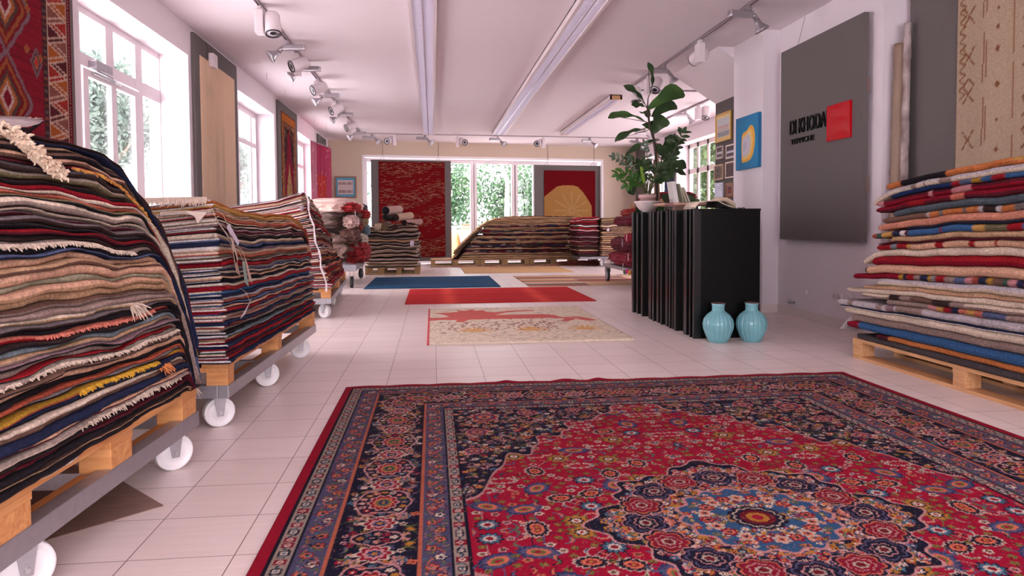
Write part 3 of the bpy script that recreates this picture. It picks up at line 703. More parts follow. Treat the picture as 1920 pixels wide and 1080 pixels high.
# ------------------------------------------------------------------ the other rugs on the floor
def floor_rug(name, cv, x0, y0, label, m=None, th=.009, z=.001, zf=None, cat='rug', ang=0.):
    ca, sa = math.cos(ang), math.sin(ang)
    o = cloth_obj(name, cv, ((x0, y0, z), (ca, sa, 0), (-sa, ca, 0), (0, 0, 1)), m or M_pile, th, None, zf)
    return tag(o, label, cat)
def stripes(cv, n, cols, seed, lo=.3, jit=1.):
    r = np.random.RandomState(seed); y = 0
    while y < cv.h:
        d = r.uniform(.3, 1.7)*cv.h/n; c = cols[r.randint(len(cols))]*(1+.15*(r.rand()-.5)); cv.rect(0, cv.w+1, y, y+d+.01, c); y += d
# cream rug with the red animal
cv = Cv(1.69, 2.42, .012, .012, C_(236, 216, 194)); rr = random.Random(2)
for _ in range(2200):
    x, y = rr.random()*1.69, rr.random()*2.42
    if rr.random() < .75: cv.rect(x, x+rr.uniform(.012, .045), y, y+.012, C_(196, 170, 152)*rr.uniform(.6, 1.1))
for _ in range(260):
    x = rr.gauss(.45, .28) if rr.random() < .65 else rr.gauss(1.05, .12); y = rr.gauss(.95, .22); cv.rect(x, x+.022, y, y+.026, C_(130, 20, 44))
for cx in (.42, .93, 1.42):
    for k in range(9):
        a = k*.36+.1; cv.line([(cx, .58), (cx+.16*math.cos(a), .58+.26*math.sin(a))], .028, C_(226, 170, 108))
RD = C_(214, 108, 100)
body = [(0, 1.36), (.02, 1.62), (.12, 1.60), (.22, 1.66), (.16, 1.84), (.05, 2.0), (.22, 2.02), (.33, 2.08), (.30, 2.2), (.40, 2.16), (.48, 2.28), (.52, 2.14), (.60, 2.2), (.62, 2.05), (.7, 1.98),
        (.95, 2.12), (1.15, 2.10), (1.14, 2.02), (.92, 2.0), (.78, 1.88), (.7, 1.74), (1.2, 1.74), (1.30, 1.66), (1.34, 1.48), (1.5, 1.50), (1.58, 1.40), (1.66, 1.18), (1.56, 1.14), (1.46, 1.30), (1.34, 1.12), (1.28, 1.18), (1.36, 1.34),
        (1.22, 1.42), (1.05, 1.40), (.6, 1.42), (.4, 1.40), (.34, 1.22), (.27, 1.24), (.28, 1.40), (.12, 1.42)]
cv.poly(body, RD); cv.line([(1.34, 1.48), (1.44, 1.44), (1.5, 1.34)], .02, C_(226, 204, 178))
cv.rect(0, .014, 0, 2.42, C_(206, 80, 90)); cv.noise(.14, 3)
r_ = floor_rug('figured_rug', cv, -.055, 5.80, 'cream rug with a running red animal, middle of the floor behind the big carpet', th=.016)
# red kilim
cv = Cv(2.36, 2.02, .03, .02, C_(196, 40, 44)); rr = np.random.RandomState(4)
band = np.cumsum(rr.randn(cv.ny)*.35); band = .10*np.sin(band)
cv.c = cv.c*(1+band)[:, None, None]
for u in (.55, 1.72): cv.c += np.exp(-((cv.x-u)/.09)**2)[None, :, None]*C_(224, 110, 84)*.35
cv.c = np.clip(cv.c, 0, 1); cv.rect(0, 3, 1.0, 1.03, C_(170, 24, 34)); cv.noise(.1, 2)
floor_rug('red_kilim', cv, -.345, 8.86, 'plain bright red rug lying between the cream and the blue rug', th=.01)
cv = Cv(2.07, 2.33, .03, .02, C_(34, 74, 108)); cv.c *= (1+.22*np.sin(np.cumsum(rr.randn(cv.ny)*.5)))[:, None, None]*np.ones((1, cv.nx, 1)); cv.noise(.14, 5)
floor_rug('blue_rug', cv, -1.04, 11.10, 'dark blue rug on the floor left of the striped one', th=.012)
cv = Cv(2.2, 2.15, .02, .02, C_(214, 172, 126)); cv.noise(.08, 6)
floor_rug('tan_rug', cv, .62, 14.30, 'plain straw coloured rug in front of the long rug pile', th=.006)
cv = Cv(2.9, 2.25, .03, .02, C_(206, 166, 134))
for k in range(3):
    r8 = np.random.RandomState(20+k); y = 0
    while y < cv.h:
        d = r8.uniform(.05, .28); c = [C_(216, 176, 140), C_(190, 142, 114), C_(222, 190, 160), C_(120, 104, 116), C_(196, 130, 96), C_(112, 44, 48)][r8.choice(6, p=[.3, .2, .2, .12, .12, .06])]
        cv.rect(k*.97, k*.97+.98, y, y+d, c); y += d
cv.noise(.1, 7)
floor_rug('striped_kilim', cv, 1.47, 11.10, 'pale striped kilim on the floor beside the black counter', th=.006)
cv = Cv(3.5, .95, .03, .03, C_(176, 150, 130)); r9 = random.Random(6)
for _ in range(300):
    x, y = r9.random()*3.5, r9.random()*.95; cv.flower(x, y, r9.uniform(.03, .1), 6, [(1, r9.choice([C_(150, 40, 40), C_(84, 84, 104), C_(200, 170, 150), C_(130, 60, 50)])), (.5, C_(190, 150, 120))], sx=1.6)
floor_rug('patterned_rug', cv, -.05, 16.42, 'thin patterned rug lying along the front of the long pallet row', th=.005)
# folded corner of parquet sample board under the first trolley
b = MB(); T_ = None
pA = [aZ(0, 1040), aZ(307, 949), aZ(190, 880), aZ(60, 860)]
n0 = len(b.v); b.v += [(p.x, p.y, .003) for p in pA]+[(p.x, p.y, .0005) for p in pA]; b.f += [[0, 1, 2, 3], [0, 4, 5, 1], [1, 5, 6, 2]]; b.m += [0]*3
tag(b.build('sample_board', mat('brown_oak_board', (150, 118, 108), .5, var=.3, vscale=5, stretch=(2, 12, 1))), 'brown wood-look board lying on the tiles under the nearest trolley', 'board')
# ================================================================== TROLLEYS, PALLETS, PILES
def TM(x, y, ang): return Matrix.Translation((x, y, 0)) @ Matrix.Rotation(ang, 4, 'Z')
def root_at(name, x, y, z, ang, label, cat, group=None): return empty(name, (x, y, z), label, cat, group, ang)
def lbuild(b, name, m, parent, smooth=False, label=None):
    o = b.build(name, m, parent, smooth, label); o.matrix_parent_inverse = Matrix.Identity(4); return o
def dolly(x, y, ang, L, W, label, z0=.155, z1=.215, us=None, nw=3, wr=.072, wm=None, swivel=None):
    r = root_at('platform_trolley', x, y, 0, ang, label, 'trolley', 'rolling platforms under the rug piles')
    b = MB(); t = .006
    for a, c in (((-.05, 0), (0, L)), ((-W, 0), (-W+.05, L))): b.box((a[0] if a[0] > -W else a[0], a[1], z0), (c[0], c[1], z1), bev=.003)
    for u in (0, L-.05): b.box((-W+.05, u, z0), (-.05, u+.05, z1), bev=.003)
    for k in range(1, 3): b.box((-W+.05, L*k/3-.02, z0), (-.05, L*k/3+.02, z1-.01))
    lbuild(b, 'steel_frame', M_steel, r)
    us = us or [.09+(L-.21)*k/(nw-1) for k in range(nw)]
    for i, u in enumerate(us):
        for j, v in enumerate((.075, W-.075)):
            sw = (swivel[i] if swivel and j == 0 else rnd.uniform(-.4, .4))
            T = Matrix.Translation((-v, u, 0)) @ Matrix.Rotation(sw, 4, 'Z')
            fk = MB(); fk.box((-.05, -.045, z0-.006), (.05, .045, z0), T)
            for s_ in (-1, 1):
                xs = s_*.03; q = [(xs-.0025, -.028, z0-.004), (xs-.0025, .028, z0-.004), (xs-.0025, .014, wr-.018), (xs-.0025, -.014, wr-.018)]
                n = len(fk.v); fk.v += [tuple(T @ Vector(p)) for p in q]+[tuple(T @ Vector((p[0]+.005, p[1], p[2]))) for p in q]
                fk.f += [[n, n+1, n+2, n+3], [n+7, n+6, n+5, n+4], [n, n+4, n+5, n+1], [n+1, n+5, n+6, n+2], [n+2, n+6, n+7, n+3], [n+3, n+7, n+4, n]]; fk.m += [0]*6
            c = lbuild(fk, 'caster', M_steel, r)
            wb = MB(); Tw = T @ Matrix.Translation((-.022, 0, wr)) @ Matrix.Rotation(math.pi/2, 4, 'Y')
            wb.lathe([(.012, -.002), (wr*.42, .002), (wr*.5, .008), (wr*.78, .008), (wr*.86, 0), (wr*.97, .002), (wr, .008), (wr, .017), (wr*.94, .022), (wr, .027), (wr, .036), (wr*.97, .042), (wr*.86, .044), (wr*.78, .036), (wr*.5, .036), (wr*.42, .042), (.012, .046)], T=Tw, seg=32)
            lbuild(wb, 'wheel', wm or M_nylon, c, True)
            ab = MB(); ab.lathe([(.008, -.016), (.008, .06)], T=Tw, seg=6); lbuild(ab, 'axle_bolt', M_metal, c)
    return r
def pallet(x, y, z, ang, L, W, label, wood=None, nblk=3, group='wooden pallets carrying the rug piles', ndeck=5, blk=None, bz=.078, two=None):
    m = wood or M_pine; m2 = wood or M_pinex
    r = root_at('wooden_pallet', x, y, z, ang, label, 'pallet', group)
    hb = .022; h0 = 0
    vs = [(0, .1), (W/2-.05, W/2+.05), (W-.1, W)]
    for a, c in vs:
        b = MB(); b.box((-c, 0, 0), (-a, L, hb), bev=.002); lbuild(b, 'bottom_board', m, r)
    us = blk or [(0, .11), (L/2-.07, L/2+.07), (L-.11, L)]
    for (a, c) in us:
        for (p, q) in vs:
            b = MB(); b.box((-q+.001, a, hb), (-p-.001, c, hb+bz), bev=.003); lbuild(b, 'block', m2, r)
        b = MB(); b.box((-W, a-.004, hb+bz), (0, c+.004, 2*hb+bz), bev=.002); lbuild(b, 'cross_board', m, r)
    for k in range(ndeck):
        wd = .12; a = (W-wd)*k/(ndeck-1); b = MB(); b.box((-a-wd, 0, 2*hb+bz), (-a, L, 3*hb+bz), bev=.002); lbuild(b, 'deck_board', m, r)
    return r
def orw(n):
    s = 'th' if 10 <= n % 100 <= 20 else {1: 'st', 2: 'nd', 3: 'rd'}.get(n % 10, 'th'); return f'{n}{s}'
CN = {'black': C_(34, 28, 34), 'navy': C_(36, 42, 72), 'dark brown': C_(62, 44, 42), 'maroon': C_(96, 26, 40), 'grey beige': C_(172, 152, 142), 'cream': C_(226, 204, 184),
      'brown': C_(120, 88, 76), 'ochre': C_(184, 138, 48), 'grey': C_(128, 116, 118), 'rust': C_(176, 84, 62), 'peach': C_(216, 168, 140), 'taupe': C_(154, 130, 122), 'red': C_(158, 26, 36),
      'mauve': C_(146, 116, 122), 'tan': C_(196, 156, 122), 'blue grey': C_(130, 142, 150), 'coral': C_(206, 116, 98), 'sage': C_(160, 152, 128), 'slate blue': C_(90, 100, 134), 'white': C_(236, 222, 220),
      'burgundy': C_(84, 24, 36), 'orange': C_(206, 122, 70), 'gold': C_(206, 156, 88), 'blue': C_(58, 96, 142), 'olive': C_(118, 108, 80), 'green': C_(64, 92, 80), 'pale grey': C_(196, 184, 188),
      'dark grey': C_(78, 70, 72), 'crimson': C_(140, 14, 40), 'salmon': C_(214, 142, 118), 'pink': C_(206, 140, 144), 'straw': C_(196, 160, 118)}
class Pile:
    def __init__(s, T, W, zb, top, u0, u1, group, where, batter=0., tminf=.3, nu=56, amp=.004, jit=.012, nv=None, endcol=False, kind='wool rug', sprd=0., vt=0., hs=9., gn=1., m=None):
        s.gn = gn; s.m = m or M_rug  # gn lifts the rug colours to offset the shade on far piles
        s.vt = vt; s.hs = hs
        s.T, s.W, s.zb, s.top, s.u0, s.u1, s.group, s.where = T, W, zb, top, u0, u1, group, where
        s.batter, s.tminf, s.nu, s.amp, s.jit, s.endcol, s.kind, s.sprd = batter, tminf, nu, amp, jit, endcol, kind, sprd
    def build(s, layers, seed=1, names=None, zmax=None, st=None, objname='folded_rug', label=None):
        """layers bottom to top: (colour name, weight, options)"""
        R = np.random.RandomState(seed); n = len(layers); wts = np.array([l[1] if len(l) > 1 else 1. for l in layers], float)
        f = np.concatenate([[0], np.cumsum(wts)])/wts.sum(); Hm = (zmax or max(s.top(u) for u in np.linspace(s.u0, s.u1, 50)))-s.zb
        t = Hm/wts.sum(); ph = R.rand(6)*6; out = []
        def B(i, U, V):
            tp = np.vectorize(s.top)(U); a = s.zb+f[i]*np.minimum(Hm, np.maximum(tp, s.hs)-s.zb)
            b = tp-(wts[i:].sum())*t*s.tminf
            k = .015; mn = -k*np.log(np.exp(-(a-s.zb)/k)+np.exp(-(b-s.zb)/k))+s.zb
            q = i*.28
            w = s.amp*(np.sin(U*7.3+ph[0]+q)+.7*np.sin(U*13.1+ph[1]-q*1.4)+.5*np.sin(U*23+ph[2]+q*2.1)+.6*np.sin(V*9+ph[3]+q))*min(1, i/3.)*np.clip(f[i]*3, 0, 1)
            return np.maximum(mn+w*(.5 if i == n else 1)-s.vt*f[i]*V, s.zb+.0008*i)
        for i, l in enumerate(layers):
            cn = l[0]; o = l[2] if len(l) > 2 else {}
            th = t*wts[i]; jl = R.uniform(-1, 1, 8)
            ua = s.u0+abs(jl[0])*s.jit*1.2+o.get('du0', 0); ub = s.u1-abs(jl[1])*s.jit*2.2+o.get('du1', 0)
            if st: ua = ua+st(f[i], i)
            r = th*.55; ed = np.array([0, .12, .35, .7, 1.0])*r
            us = np.unique(np.concatenate([ua+ed, np.linspace(ua+r*1.5, ub-r*1.5, s.nu), ub-ed]))
            W = s.W*(1+.03*jl[2]); vs = np.unique(np.concatenate([ed, [.03, .08, .18, .35], np.linspace(.5, max(W-.1, .51), 3), W-ed])); vs = vs[vs <= W]
            U, V = np.meshgrid(us, vs, indexing='ij')
            D = np.minimum(np.minimum(U-ua, ub-U), np.minimum(V, W-V)); e = np.sqrt(np.clip(1-(1-np.clip(D/r, 0, 1))**2, 0, 1))
            zl, zh = B(i, U, V), B(i+1, U, V); mid = (zl+zh)/2; h = (zh-zl)/2*e*.985
            if o.get('droop'):
                dz = o['droop']*(np.clip(1-(U-ua)/.22, 0, 1)**2); mid = mid-dz
            if o.get('lift'):
                dz = o['lift']*(np.clip(1-(U-ua)/.5, 0, 1)**2); mid = mid+dz
            side = s.batter*f[i]+s.jit*jl[3]+s.jit*.7*np.sin(U*(2.5+2*jl[4])+jl[5]*6)+s.jit*.35*np.sin(U*17+jl[6]*6) + s.sprd*np.sin(f[i]*3.14)+o.get('dv', 0)
            side = side+.0025*R.randn(U.shape[0])[:, None]*(s.nu > 40)
            Vx = V+side*np.clip(1-V/.5, 0, 1); Ux = U+s.jit*.8*np.sin(V*9+jl[7]*5)*(np.clip(1-(U-ua)/.3, 0, 1)+np.clip(1-(ub-U)/.3, 0, 1))
            rag = R.randn(len(vs))*.006; Ux = Ux+rag[None, :]*np.clip(1-(U-ua)/.05, 0, 1)
            TMt = np.array(s.T); nuu, nvv = U.shape
            def wp(Z): P = np.stack([-Vx, Ux, Z, np.ones_like(Z)], -1) @ TMt.T; return P[..., :3].reshape(-1, 3)
            top_, bot = wp(mid+h), wp(mid-h); Vt = np.concatenate([top_, bot]); idx = np.arange(nuu*nvv).reshape(nuu, nvv)
            Ft = np.stack([idx[:-1, :-1], idx[:-1, 1:], idx[1:, 1:], idx[1:, :-1]], -1).reshape(-1, 4); Fb = Ft[:, ::-1]+nuu*nvv
            F = np.concatenate([Ft, Fb]); me = bpy.data.meshes.new(objname)
            me.vertices.add(len(Vt)); me.vertices.foreach_set('co', Vt.ravel()); me.loops.add(len(F)*4); me.loops.foreach_set('vertex_index', F.ravel())
            me.polygons.add(len(F)); me.polygons.foreach_set('loop_start', np.arange(len(F))*4); me.polygons.foreach_set('loop_total', np.full(len(F), 4))
            me.polygons.foreach_set('use_smooth', np.ones(len(F), bool)); me.update(calc_edges=True)
            ca = CN[cn]*s.gn*(1+.12*R.uniform(-1, 1)); cb = CN[o['b']] if 'b' in o else CN[['dark brown', 'cream', 'taupe', cn, 'black', cn][R.randint(6)]]*.9
            cb = cb*s.gn
            A = np.repeat(ca[None], nuu, 0); Bc = np.repeat(cb[None], nuu, 0)
            if 'bands' in o:
                for (a0, a1, c) in o['bands']:
                    m = (us-s.u0 >= a0) & (us-s.u0 < a1); A[m] = (CN[c] if isinstance(c, str) else c)*(s.gn if s.gn > 1 else 1); Bc[m] = A[m]*.85
            else:
                A = A*(1+.1*np.sin(np.cumsum(R.randn(nuu)*.8)))[:, None]
            if s.endcol:
                m = us < ua+r*.9; A[m] = CN[s.endcol[i % len(s.endcol)]]*.95; Bc[m] = CN[cn]
            A = np.repeat(A[:, None], nvv, 1).reshape(-1, 3); Bc = np.repeat(Bc[:, None], nvv, 1).reshape(-1, 3)
            col = np.ones((len(Vt), 4), np.float32); col[:nuu*nvv, :3] = A; col[nuu*nvv:, :3] = Bc
            at = me.color_attributes.new('Col', 'FLOAT_COLOR', 'POINT'); at.data.foreach_set('color', col.ravel()); me.materials.append(s.m)
            ob = link(objname, me); tag(ob, (o.get('label') or f'{o.get("desc", cn)} {s.kind}, {orw(n-i)} from the top of {s.where}'), 'rug', s.group)
            # wool fringe hanging out of some of the folds
            def edgep(u, v, dz=0):
                a = B(i, np.array([[u]]), np.array([[v]]))[0, 0]; b_ = B(i+1, np.array([[u]]), np.array([[v]]))[0, 0]
                return s.T @ Vector((-(v+s.batter*f[i]+s.jit*.2), u, (a+b_)/2+dz))
            if o.get('fringe'):
                fb = MB(); a0, a1, Lf, nf = o['fringe']; rt = s.T.to_3x3()
                if a0 == 'end': fringe_mb(fb, edgep(ub-.01, .01), edgep(ub-.01, a1), rt @ Vector((.15, 1, -.3)), Lf, nf, .5, .0035, seed+i, .5)
                elif a0 == 'start': fringe_mb(fb, edgep(ua+.006, .01), edgep(ua+.006, a1), rt @ Vector((0, -1, -.2)), Lf, nf, .5, .0035, seed+i, .5)
                else: 
                    K = max(2, int((a1-a0)/.12)+1)
                    for k in range(K-1):
                        p, q = a0+(a1-a0)*k/(K-1), a0+(a1-a0)*(k+1)/(K-1)
                        fringe_mb(fb, edgep(p, -.002), edgep(q, -.002), rt @ Vector((1, .3, -.4)), Lf*.8, max(5, int(nf*1.5)//(K-1)), 1.8, .0042, seed+i+k, .4)
                fb.build('fringe', o.get('fm') or M_fringe, ob, label=o.get('fl', 'pale woollen fringe'))
            out.append(ob)
        return out
def prof(pts):
    xs = [p[0] for p in pts]; ys = [p[1] for p in pts]
    def f(u):
        u = float(u); return float(np.interp(u, xs, ys))
    return f
def smooth_prof(pts, k=.04):
    g = prof(pts); return lambda u: (g(u-k)+g(u-k/2)+2*g(u)+g(u+k/2)+g(u+k))/6

# ---------- pile 1, nearest left
A1 = -math.atan(.048); T1 = TM(-1.051, .95, A1); d1 = .95
dolly(-1.051, .95, A1, 2.10, 1.0, 'steel trolley frame on white wheels, nearest on the left', us=[.1, 1.05, 2.02], swivel=[-.9, -.8, -.85])
pallet(-1.053, .97, .178, A1, 2.06, .95, 'orange-brown wooden pallet under the nearest left pile', blk=[(0, .12), (.40, .52), (.80, .95), (1.36, 1.50), (1.92, 2.06)])
top1 = smooth_prof([(0, 1.22), (.8, 1.205), (1.15, 1.20), (1.34, 1.185), (1.48, 1.14), (1.62, 1.04), (1.77, .94), (1.90, .80), (1.98, .68), (2.05, .50), (2.11, .36), (2.16, .33)])
seq = [('white', .5), ('black', 1), ('dark brown', .8, {'b': 'tan'}), ('black', 1), ('maroon', .7, {'b': 'black'}), ('black', 1.2, {'b': 'dark brown'}), ('grey beige', 1.1, {'fringe': (1.2, 1.9, .022, 90)}), ('peach', .7, {'b': 'maroon'}), ('navy', 1.5, {'b': 'navy'}),
       ('brown', .9, {'fringe': ('end', .5, .07, 60), 'fm': None}), ('cream', .8), ('navy', 1.0, {'fringe': (1.72, 1.78, .05, 24), 'fm': mat('orange_fringe', (196, 118, 66), .95), 'fl': 'short orange tassel'}), ('ochre', .9, {'b': 'rust', 'fringe': (1.2, 1.72, .018, 110), 'fm': mat('ochre_fringe', (196, 146, 40), .95), 'fl': 'mustard yellow fringe'}),
       ('grey', .7, {'b': 'black'}), ('rust', .7), ('black', 1, {'b': 'black', 'fringe': ('end', .6, .06, 60)}), ('peach', 1.3, {'b': 'peach'}), ('brown', .7, {'b': 'black'}), ('grey beige', 1.4, {'b': 'taupe', 'fringe': (.6, 1.9, .014, 200)}), ('red', .5, {'b': 'dark brown'}), ('taupe', 1, {'b': 'taupe'}), ('mauve', .8),
       ('tan', .9, {'b': 'taupe'}), ('blue grey', .9, {'b': 'blue grey'}), ('dark brown', 1, {'b': 'black'}), ('coral', 1, {'b': 'red', 'fringe': (1.0, 1.7, .012, 80), 'fm': mat('coral_fringe', (206, 116, 98), .95), 'fl': 'coral red edging'}), ('black', .9, {'b': 'black'}), ('grey', .8), ('cream', .9, {'b': 'tan', 'fringe': (1.52, 1.56, .06, 26)}),
       ('taupe', 1, {'b': 'taupe'}), ('brown', 1.2, {'b': 'taupe'}), ('tan', 1.3, {'b': 'tan'}), ('peach', 1.4, {'b': 'tan'}), ('sage', 1.0, {'b': 'sage'}), ('peach', 1.6, {'b': 'peach'}), ('tan', 1, {'b': 'brown'}), ('peach', 1.3, {'b': 'peach'}), ('slate blue', .6, {'b': 'navy'}), ('black', .8, {'b': 'black'}),
       ('grey beige', 1.1, {'b': 'taupe', 'fringe': (.7, 1.55, .016, 170)}), ('black', 1, {'b': 'dark brown'}), ('red', .8, {'b': 'maroon'}), ('dark grey', 1, {'b': 'black'}), ('grey', .9, {'b': 'dark brown'}), ('mauve', .9, {'b': 'maroon'}), ('dark brown', .7), ('cream', 1.4, {'b': 'grey beige'}), ('olive', .6, {'b': 'black'}),
       ('coral', .8, {'b': 'rust'}), ('cream', .5), ('red', .9, {'b': 'crimson'}), ('dark brown', 1, {'b': 'black'}), ('grey beige', 1.0, {'b': 'olive'}), ('dark grey', .9, {'b': 'dark brown'}), ('maroon', .9, {'b': 'black', 'fringe': (1.2, 1.75, .014, 120), 'fm': mat('tassel_fringe', (176, 92, 62), .95, col2=(206, 160, 60), vscale=40), 'fl': 'multicoloured pom-pom edging'}),
       ('peach', 1.0, {'b': 'brown'}), ('brown', 1, {'b': 'black'}), ('tan', .9, {'b': 'dark brown'}), ('dark brown', .8, {'b': 'navy'}), ('burgundy', .7, {'b': 'dark brown', 'desc': 'dark burgundy'})]
Pile(T1, .98, .312, top1, -.05, 2.09, 'rugs piled on the nearest left trolley', 'the nearest left pile', 0., .30, 64, .0055, .014, hs=1.16).build(seq, 11)
# shaggy strip and upturned corner lying on top of the pile
def strip(name, pts, w, t, m, label, cat, colfn=None, tag_=True, group=None, seed=1):
    """thick cloth strip along a path; w = half-width vector"""
    R = random.Random(seed); b = MB(); P = [Vector(p) for p in pts]; n0 = 0; K = len(P); w = Vector(w)
    for i, p in enumerate(P):
        for k in range(9):
            s_ = -1+2*k/8; th = t*math.sqrt(max(0, 1-s_**4)); q = p+w*s_
            b.v.append(tuple(q+Vector((0, 0, th)))); 
        for k in range(9):
            s_ = 1-2*k/8; b.v.append(tuple(p+w*s_))
    for i in range(K-1):
        for j in range(18):
            a = i*18+j; c = i*18+(j+1) % 18; b.f.append([a, c, c+18, a+18]); b.m.append(0)
    b.f.append(list(range(18))[::-1]); b.f.append([(K-1)*18+j for j in range(18)]); b.m += [0, 0]
    o = b.build(name, m, None, True)
    if tag_: tag(o, label, cat, group)
    return o
px = [aX(-30, 228, -1.02), aX(20, 250, -1.0), aX(60, 285, -.985), aX(90, 312, -.975), aX(114, 326, -.97)]
b = MB()
for i in range(len(px)-1):
    for k in range(90):
        p = px[i].lerp(px[i+1], rnd.random())+Vector((rnd.uniform(-.01, .012), 0, rnd.uniform(-.014, .010)))
        q = p+Vector((rnd.uniform(0, .02), rnd.uniform(-.02, .02), rnd.uniform(-.014, .012)))
        b.tube([p, p.lerp(q, .5)+Vector((.004, 0, .003)), q], [.0045, .004, .002], 4, False)
b.tube(px, [.012, .014, .014, .013, .008], 8)
tag(b.build('shaggy_rug_edge', mat('cream_shag', (222, 196, 172), .95, var=.2, vscale=70)), 'cream shaggy fringe hanging diagonally over the top of the nearest left pile', 'fringe')
pp = [aX(-40, 243, -1.12), aX(10, 238, -1.12), aX(45, 238, -1.12), aX(66, 232, -1.12), aX(76, 225, -1.12)]
o_ = strip('upturned_rug', [p+Vector((-.25, 0, 0)) for p in pp], (.26, 0, 0), .012, mat('grey_wool_back', (178, 160, 158), .95, var=.2, vscale=80, bump=.5), 'dark rug with upturned pale corner on top of the nearest left pile', 'rug')
b = MB(); e = pp[-1]; fringe_mb(b, e+Vector((-.5, 0, .004)), e+Vector((.01, 0, .004)), (0, 1, .2), .018, 120, .9, .0012, 3); b.build('fringe', M_fringe, o_, label='fuzzy pale fringe')
b = MB(); 
for i in range(4): b.quad(pp[i]+Vector((.012, 0, -.004)), pp[i+1]+Vector((.012, 0, -.002)), pp[i+1]+Vector((-.02, 0, -.05+i*.012)), pp[i]+Vector((-.02, 0, -.055+i*.008)))
b.build('underside', mat('black_wool', (26, 22, 30), .95, bump=.4), o_, label='black underside')

# ---------- pile 2
A2 = -math.atan(.033); T2 = TM(-.957, 3.50, A2)
dolly(-.957, 3.50, A2, 2.12, 1.15, 'steel trolley frame on white wheels under the second left pile', us=[.09, .97, 1.90], swivel=[-1.0, -1.05, -1.15])
pallet(-.962, 3.51, .176, A2, 2.10, 1.10, 'orange-brown wooden pallet under the second left pile, price tags above', blk=[(0, .10), (.96, 1.06), (1.99, 2.10)])
top2 = smooth_prof([(0, 1.10), (.12, 1.09), (.30, 1.065), (.62, 1.045), (1.1, 1.045), (1.55, 1.045), (1.80, 1.01), (1.95, .95), (2.04, .88), (2.10, .80), (2.14, .78)])
seq = [('navy', 1, {'b': 'navy'}), ('red', .9, {'b': 'maroon'}), ('maroon', 1), ('green', .9, {'b': 'navy'}), ('red', 1, {'b': 'crimson'}), ('navy', .8), ('crimson', 1, {'b': 'red'}), ('tan', .8), ('blue grey', .8), ('black', .9, {'b': 'black'}), ('grey beige', .9), ('rust', .9, {'b': 'maroon'}), ('navy', 1, {'b': 'navy'}), ('coral', .8), ('taupe', .9),
       ('blue', .8, {'b': 'navy'}), ('red', 1, {'b': 'crimson'}), ('peach', .7), ('slate blue', 1.0, {'b': 'navy'}), ('rust', .8), ('pale grey', .8), ('navy', 1.0, {'b': 'navy'}), ('blue', 1.1, {'b': 'blue'}), ('red', 1.3, {'b': 'red'}), ('cream', .8), ('black', .9, {'b': 'navy'}), ('peach', 1.2), ('navy', .8), ('cream', .7), ('slate blue', .8, {'b': 'navy'}), ('grey', .8), ('red', 1.4, {'b': 'red'}), ('taupe', .8),
       ('olive', .9), ('coral', .9, {'b': 'rust'}), ('cream', 1.4, {'b': 'peach', 'desc': 'thick cream'}), ('navy', .9, {'b': 'mauve'}), ('slate blue', 1.1, {'b': 'navy'}), ('cream', 1.3, {'b': 'tan'}), ('black', .6), ('brown', .7), ('white', .5), ('mauve', 1.3, {'b': 'maroon'}), ('cream', 1.0), ('peach', .8), ('coral', 1.0, {'b': 'rust'}), ('peach', .8, {'b': 'tan'}),
       ('cream', 1.0, {'b': 'taupe', 'fringe': ('start', .6, .03, 110)}), ('gold', 1.4, {'b': 'gold'}), ('orange', 1.5, {'b': 'orange', 'du1': .02})]
Pile(T2, 1.12, .318, top2, -.02, 2.11, 'rugs piled on the second left trolley', 'the second left pile', .045, .34, 64, .004, .012, endcol=['white', 'pale grey', 'cream', 'white', 'navy', 'white', 'cream', 'crimson'], vt=.10, hs=1.03).build(seq, 23)
# fringe of the top rug and turned down corner at the near end
p0, p1 = aY(262, 392, 3.42), aY(385, 392, 3.42)
b = MB(); fringe_mb(b, (p0.x-.3, 3.46, 1.075), (p1.x, 3.44, 1.085), (0, -.5, -.8), .035, 260, .5, .004, 9); b.tube([(p0.x-.3, 3.465, 1.078), (p1.x-.1, 3.455, 1.086), (p1.x, 3.45, 1.086)], .009, 6)
tag(b.build('shaggy_rug_edge', M_fringe), 'pale shaggy fringe along the top front of the second left pile', 'fringe')
b = MB(); q = [aY(300, 398, 3.44), aY(345, 396, 3.42), aY(388, 398, 3.42), aY(376, 412, 3.41), aY(371, 419, 3.41), aY(364, 405, 3.42), aY(345, 401, 3.43), aY(300, 405, 3.45)]
n = len(q); b.v = [tuple(p) for p in q]+[(p.x, p.y+.02, p.z+.004) for p in q]; b.f = [list(range(n))[::-1], list(range(n, 2*n))]+[[i, (i+1) % n, n+(i+1) % n, n+i] for i in range(n)]; b.m = [0]*(n+2)
tag(b.build('turned_rug_corner', mat('cream_wool', (222, 200, 186), .95, bump=.4, bscale=150, var=.1, vscale=60)), 'cream rug corner folded down at the front of the second left pile', 'rug')
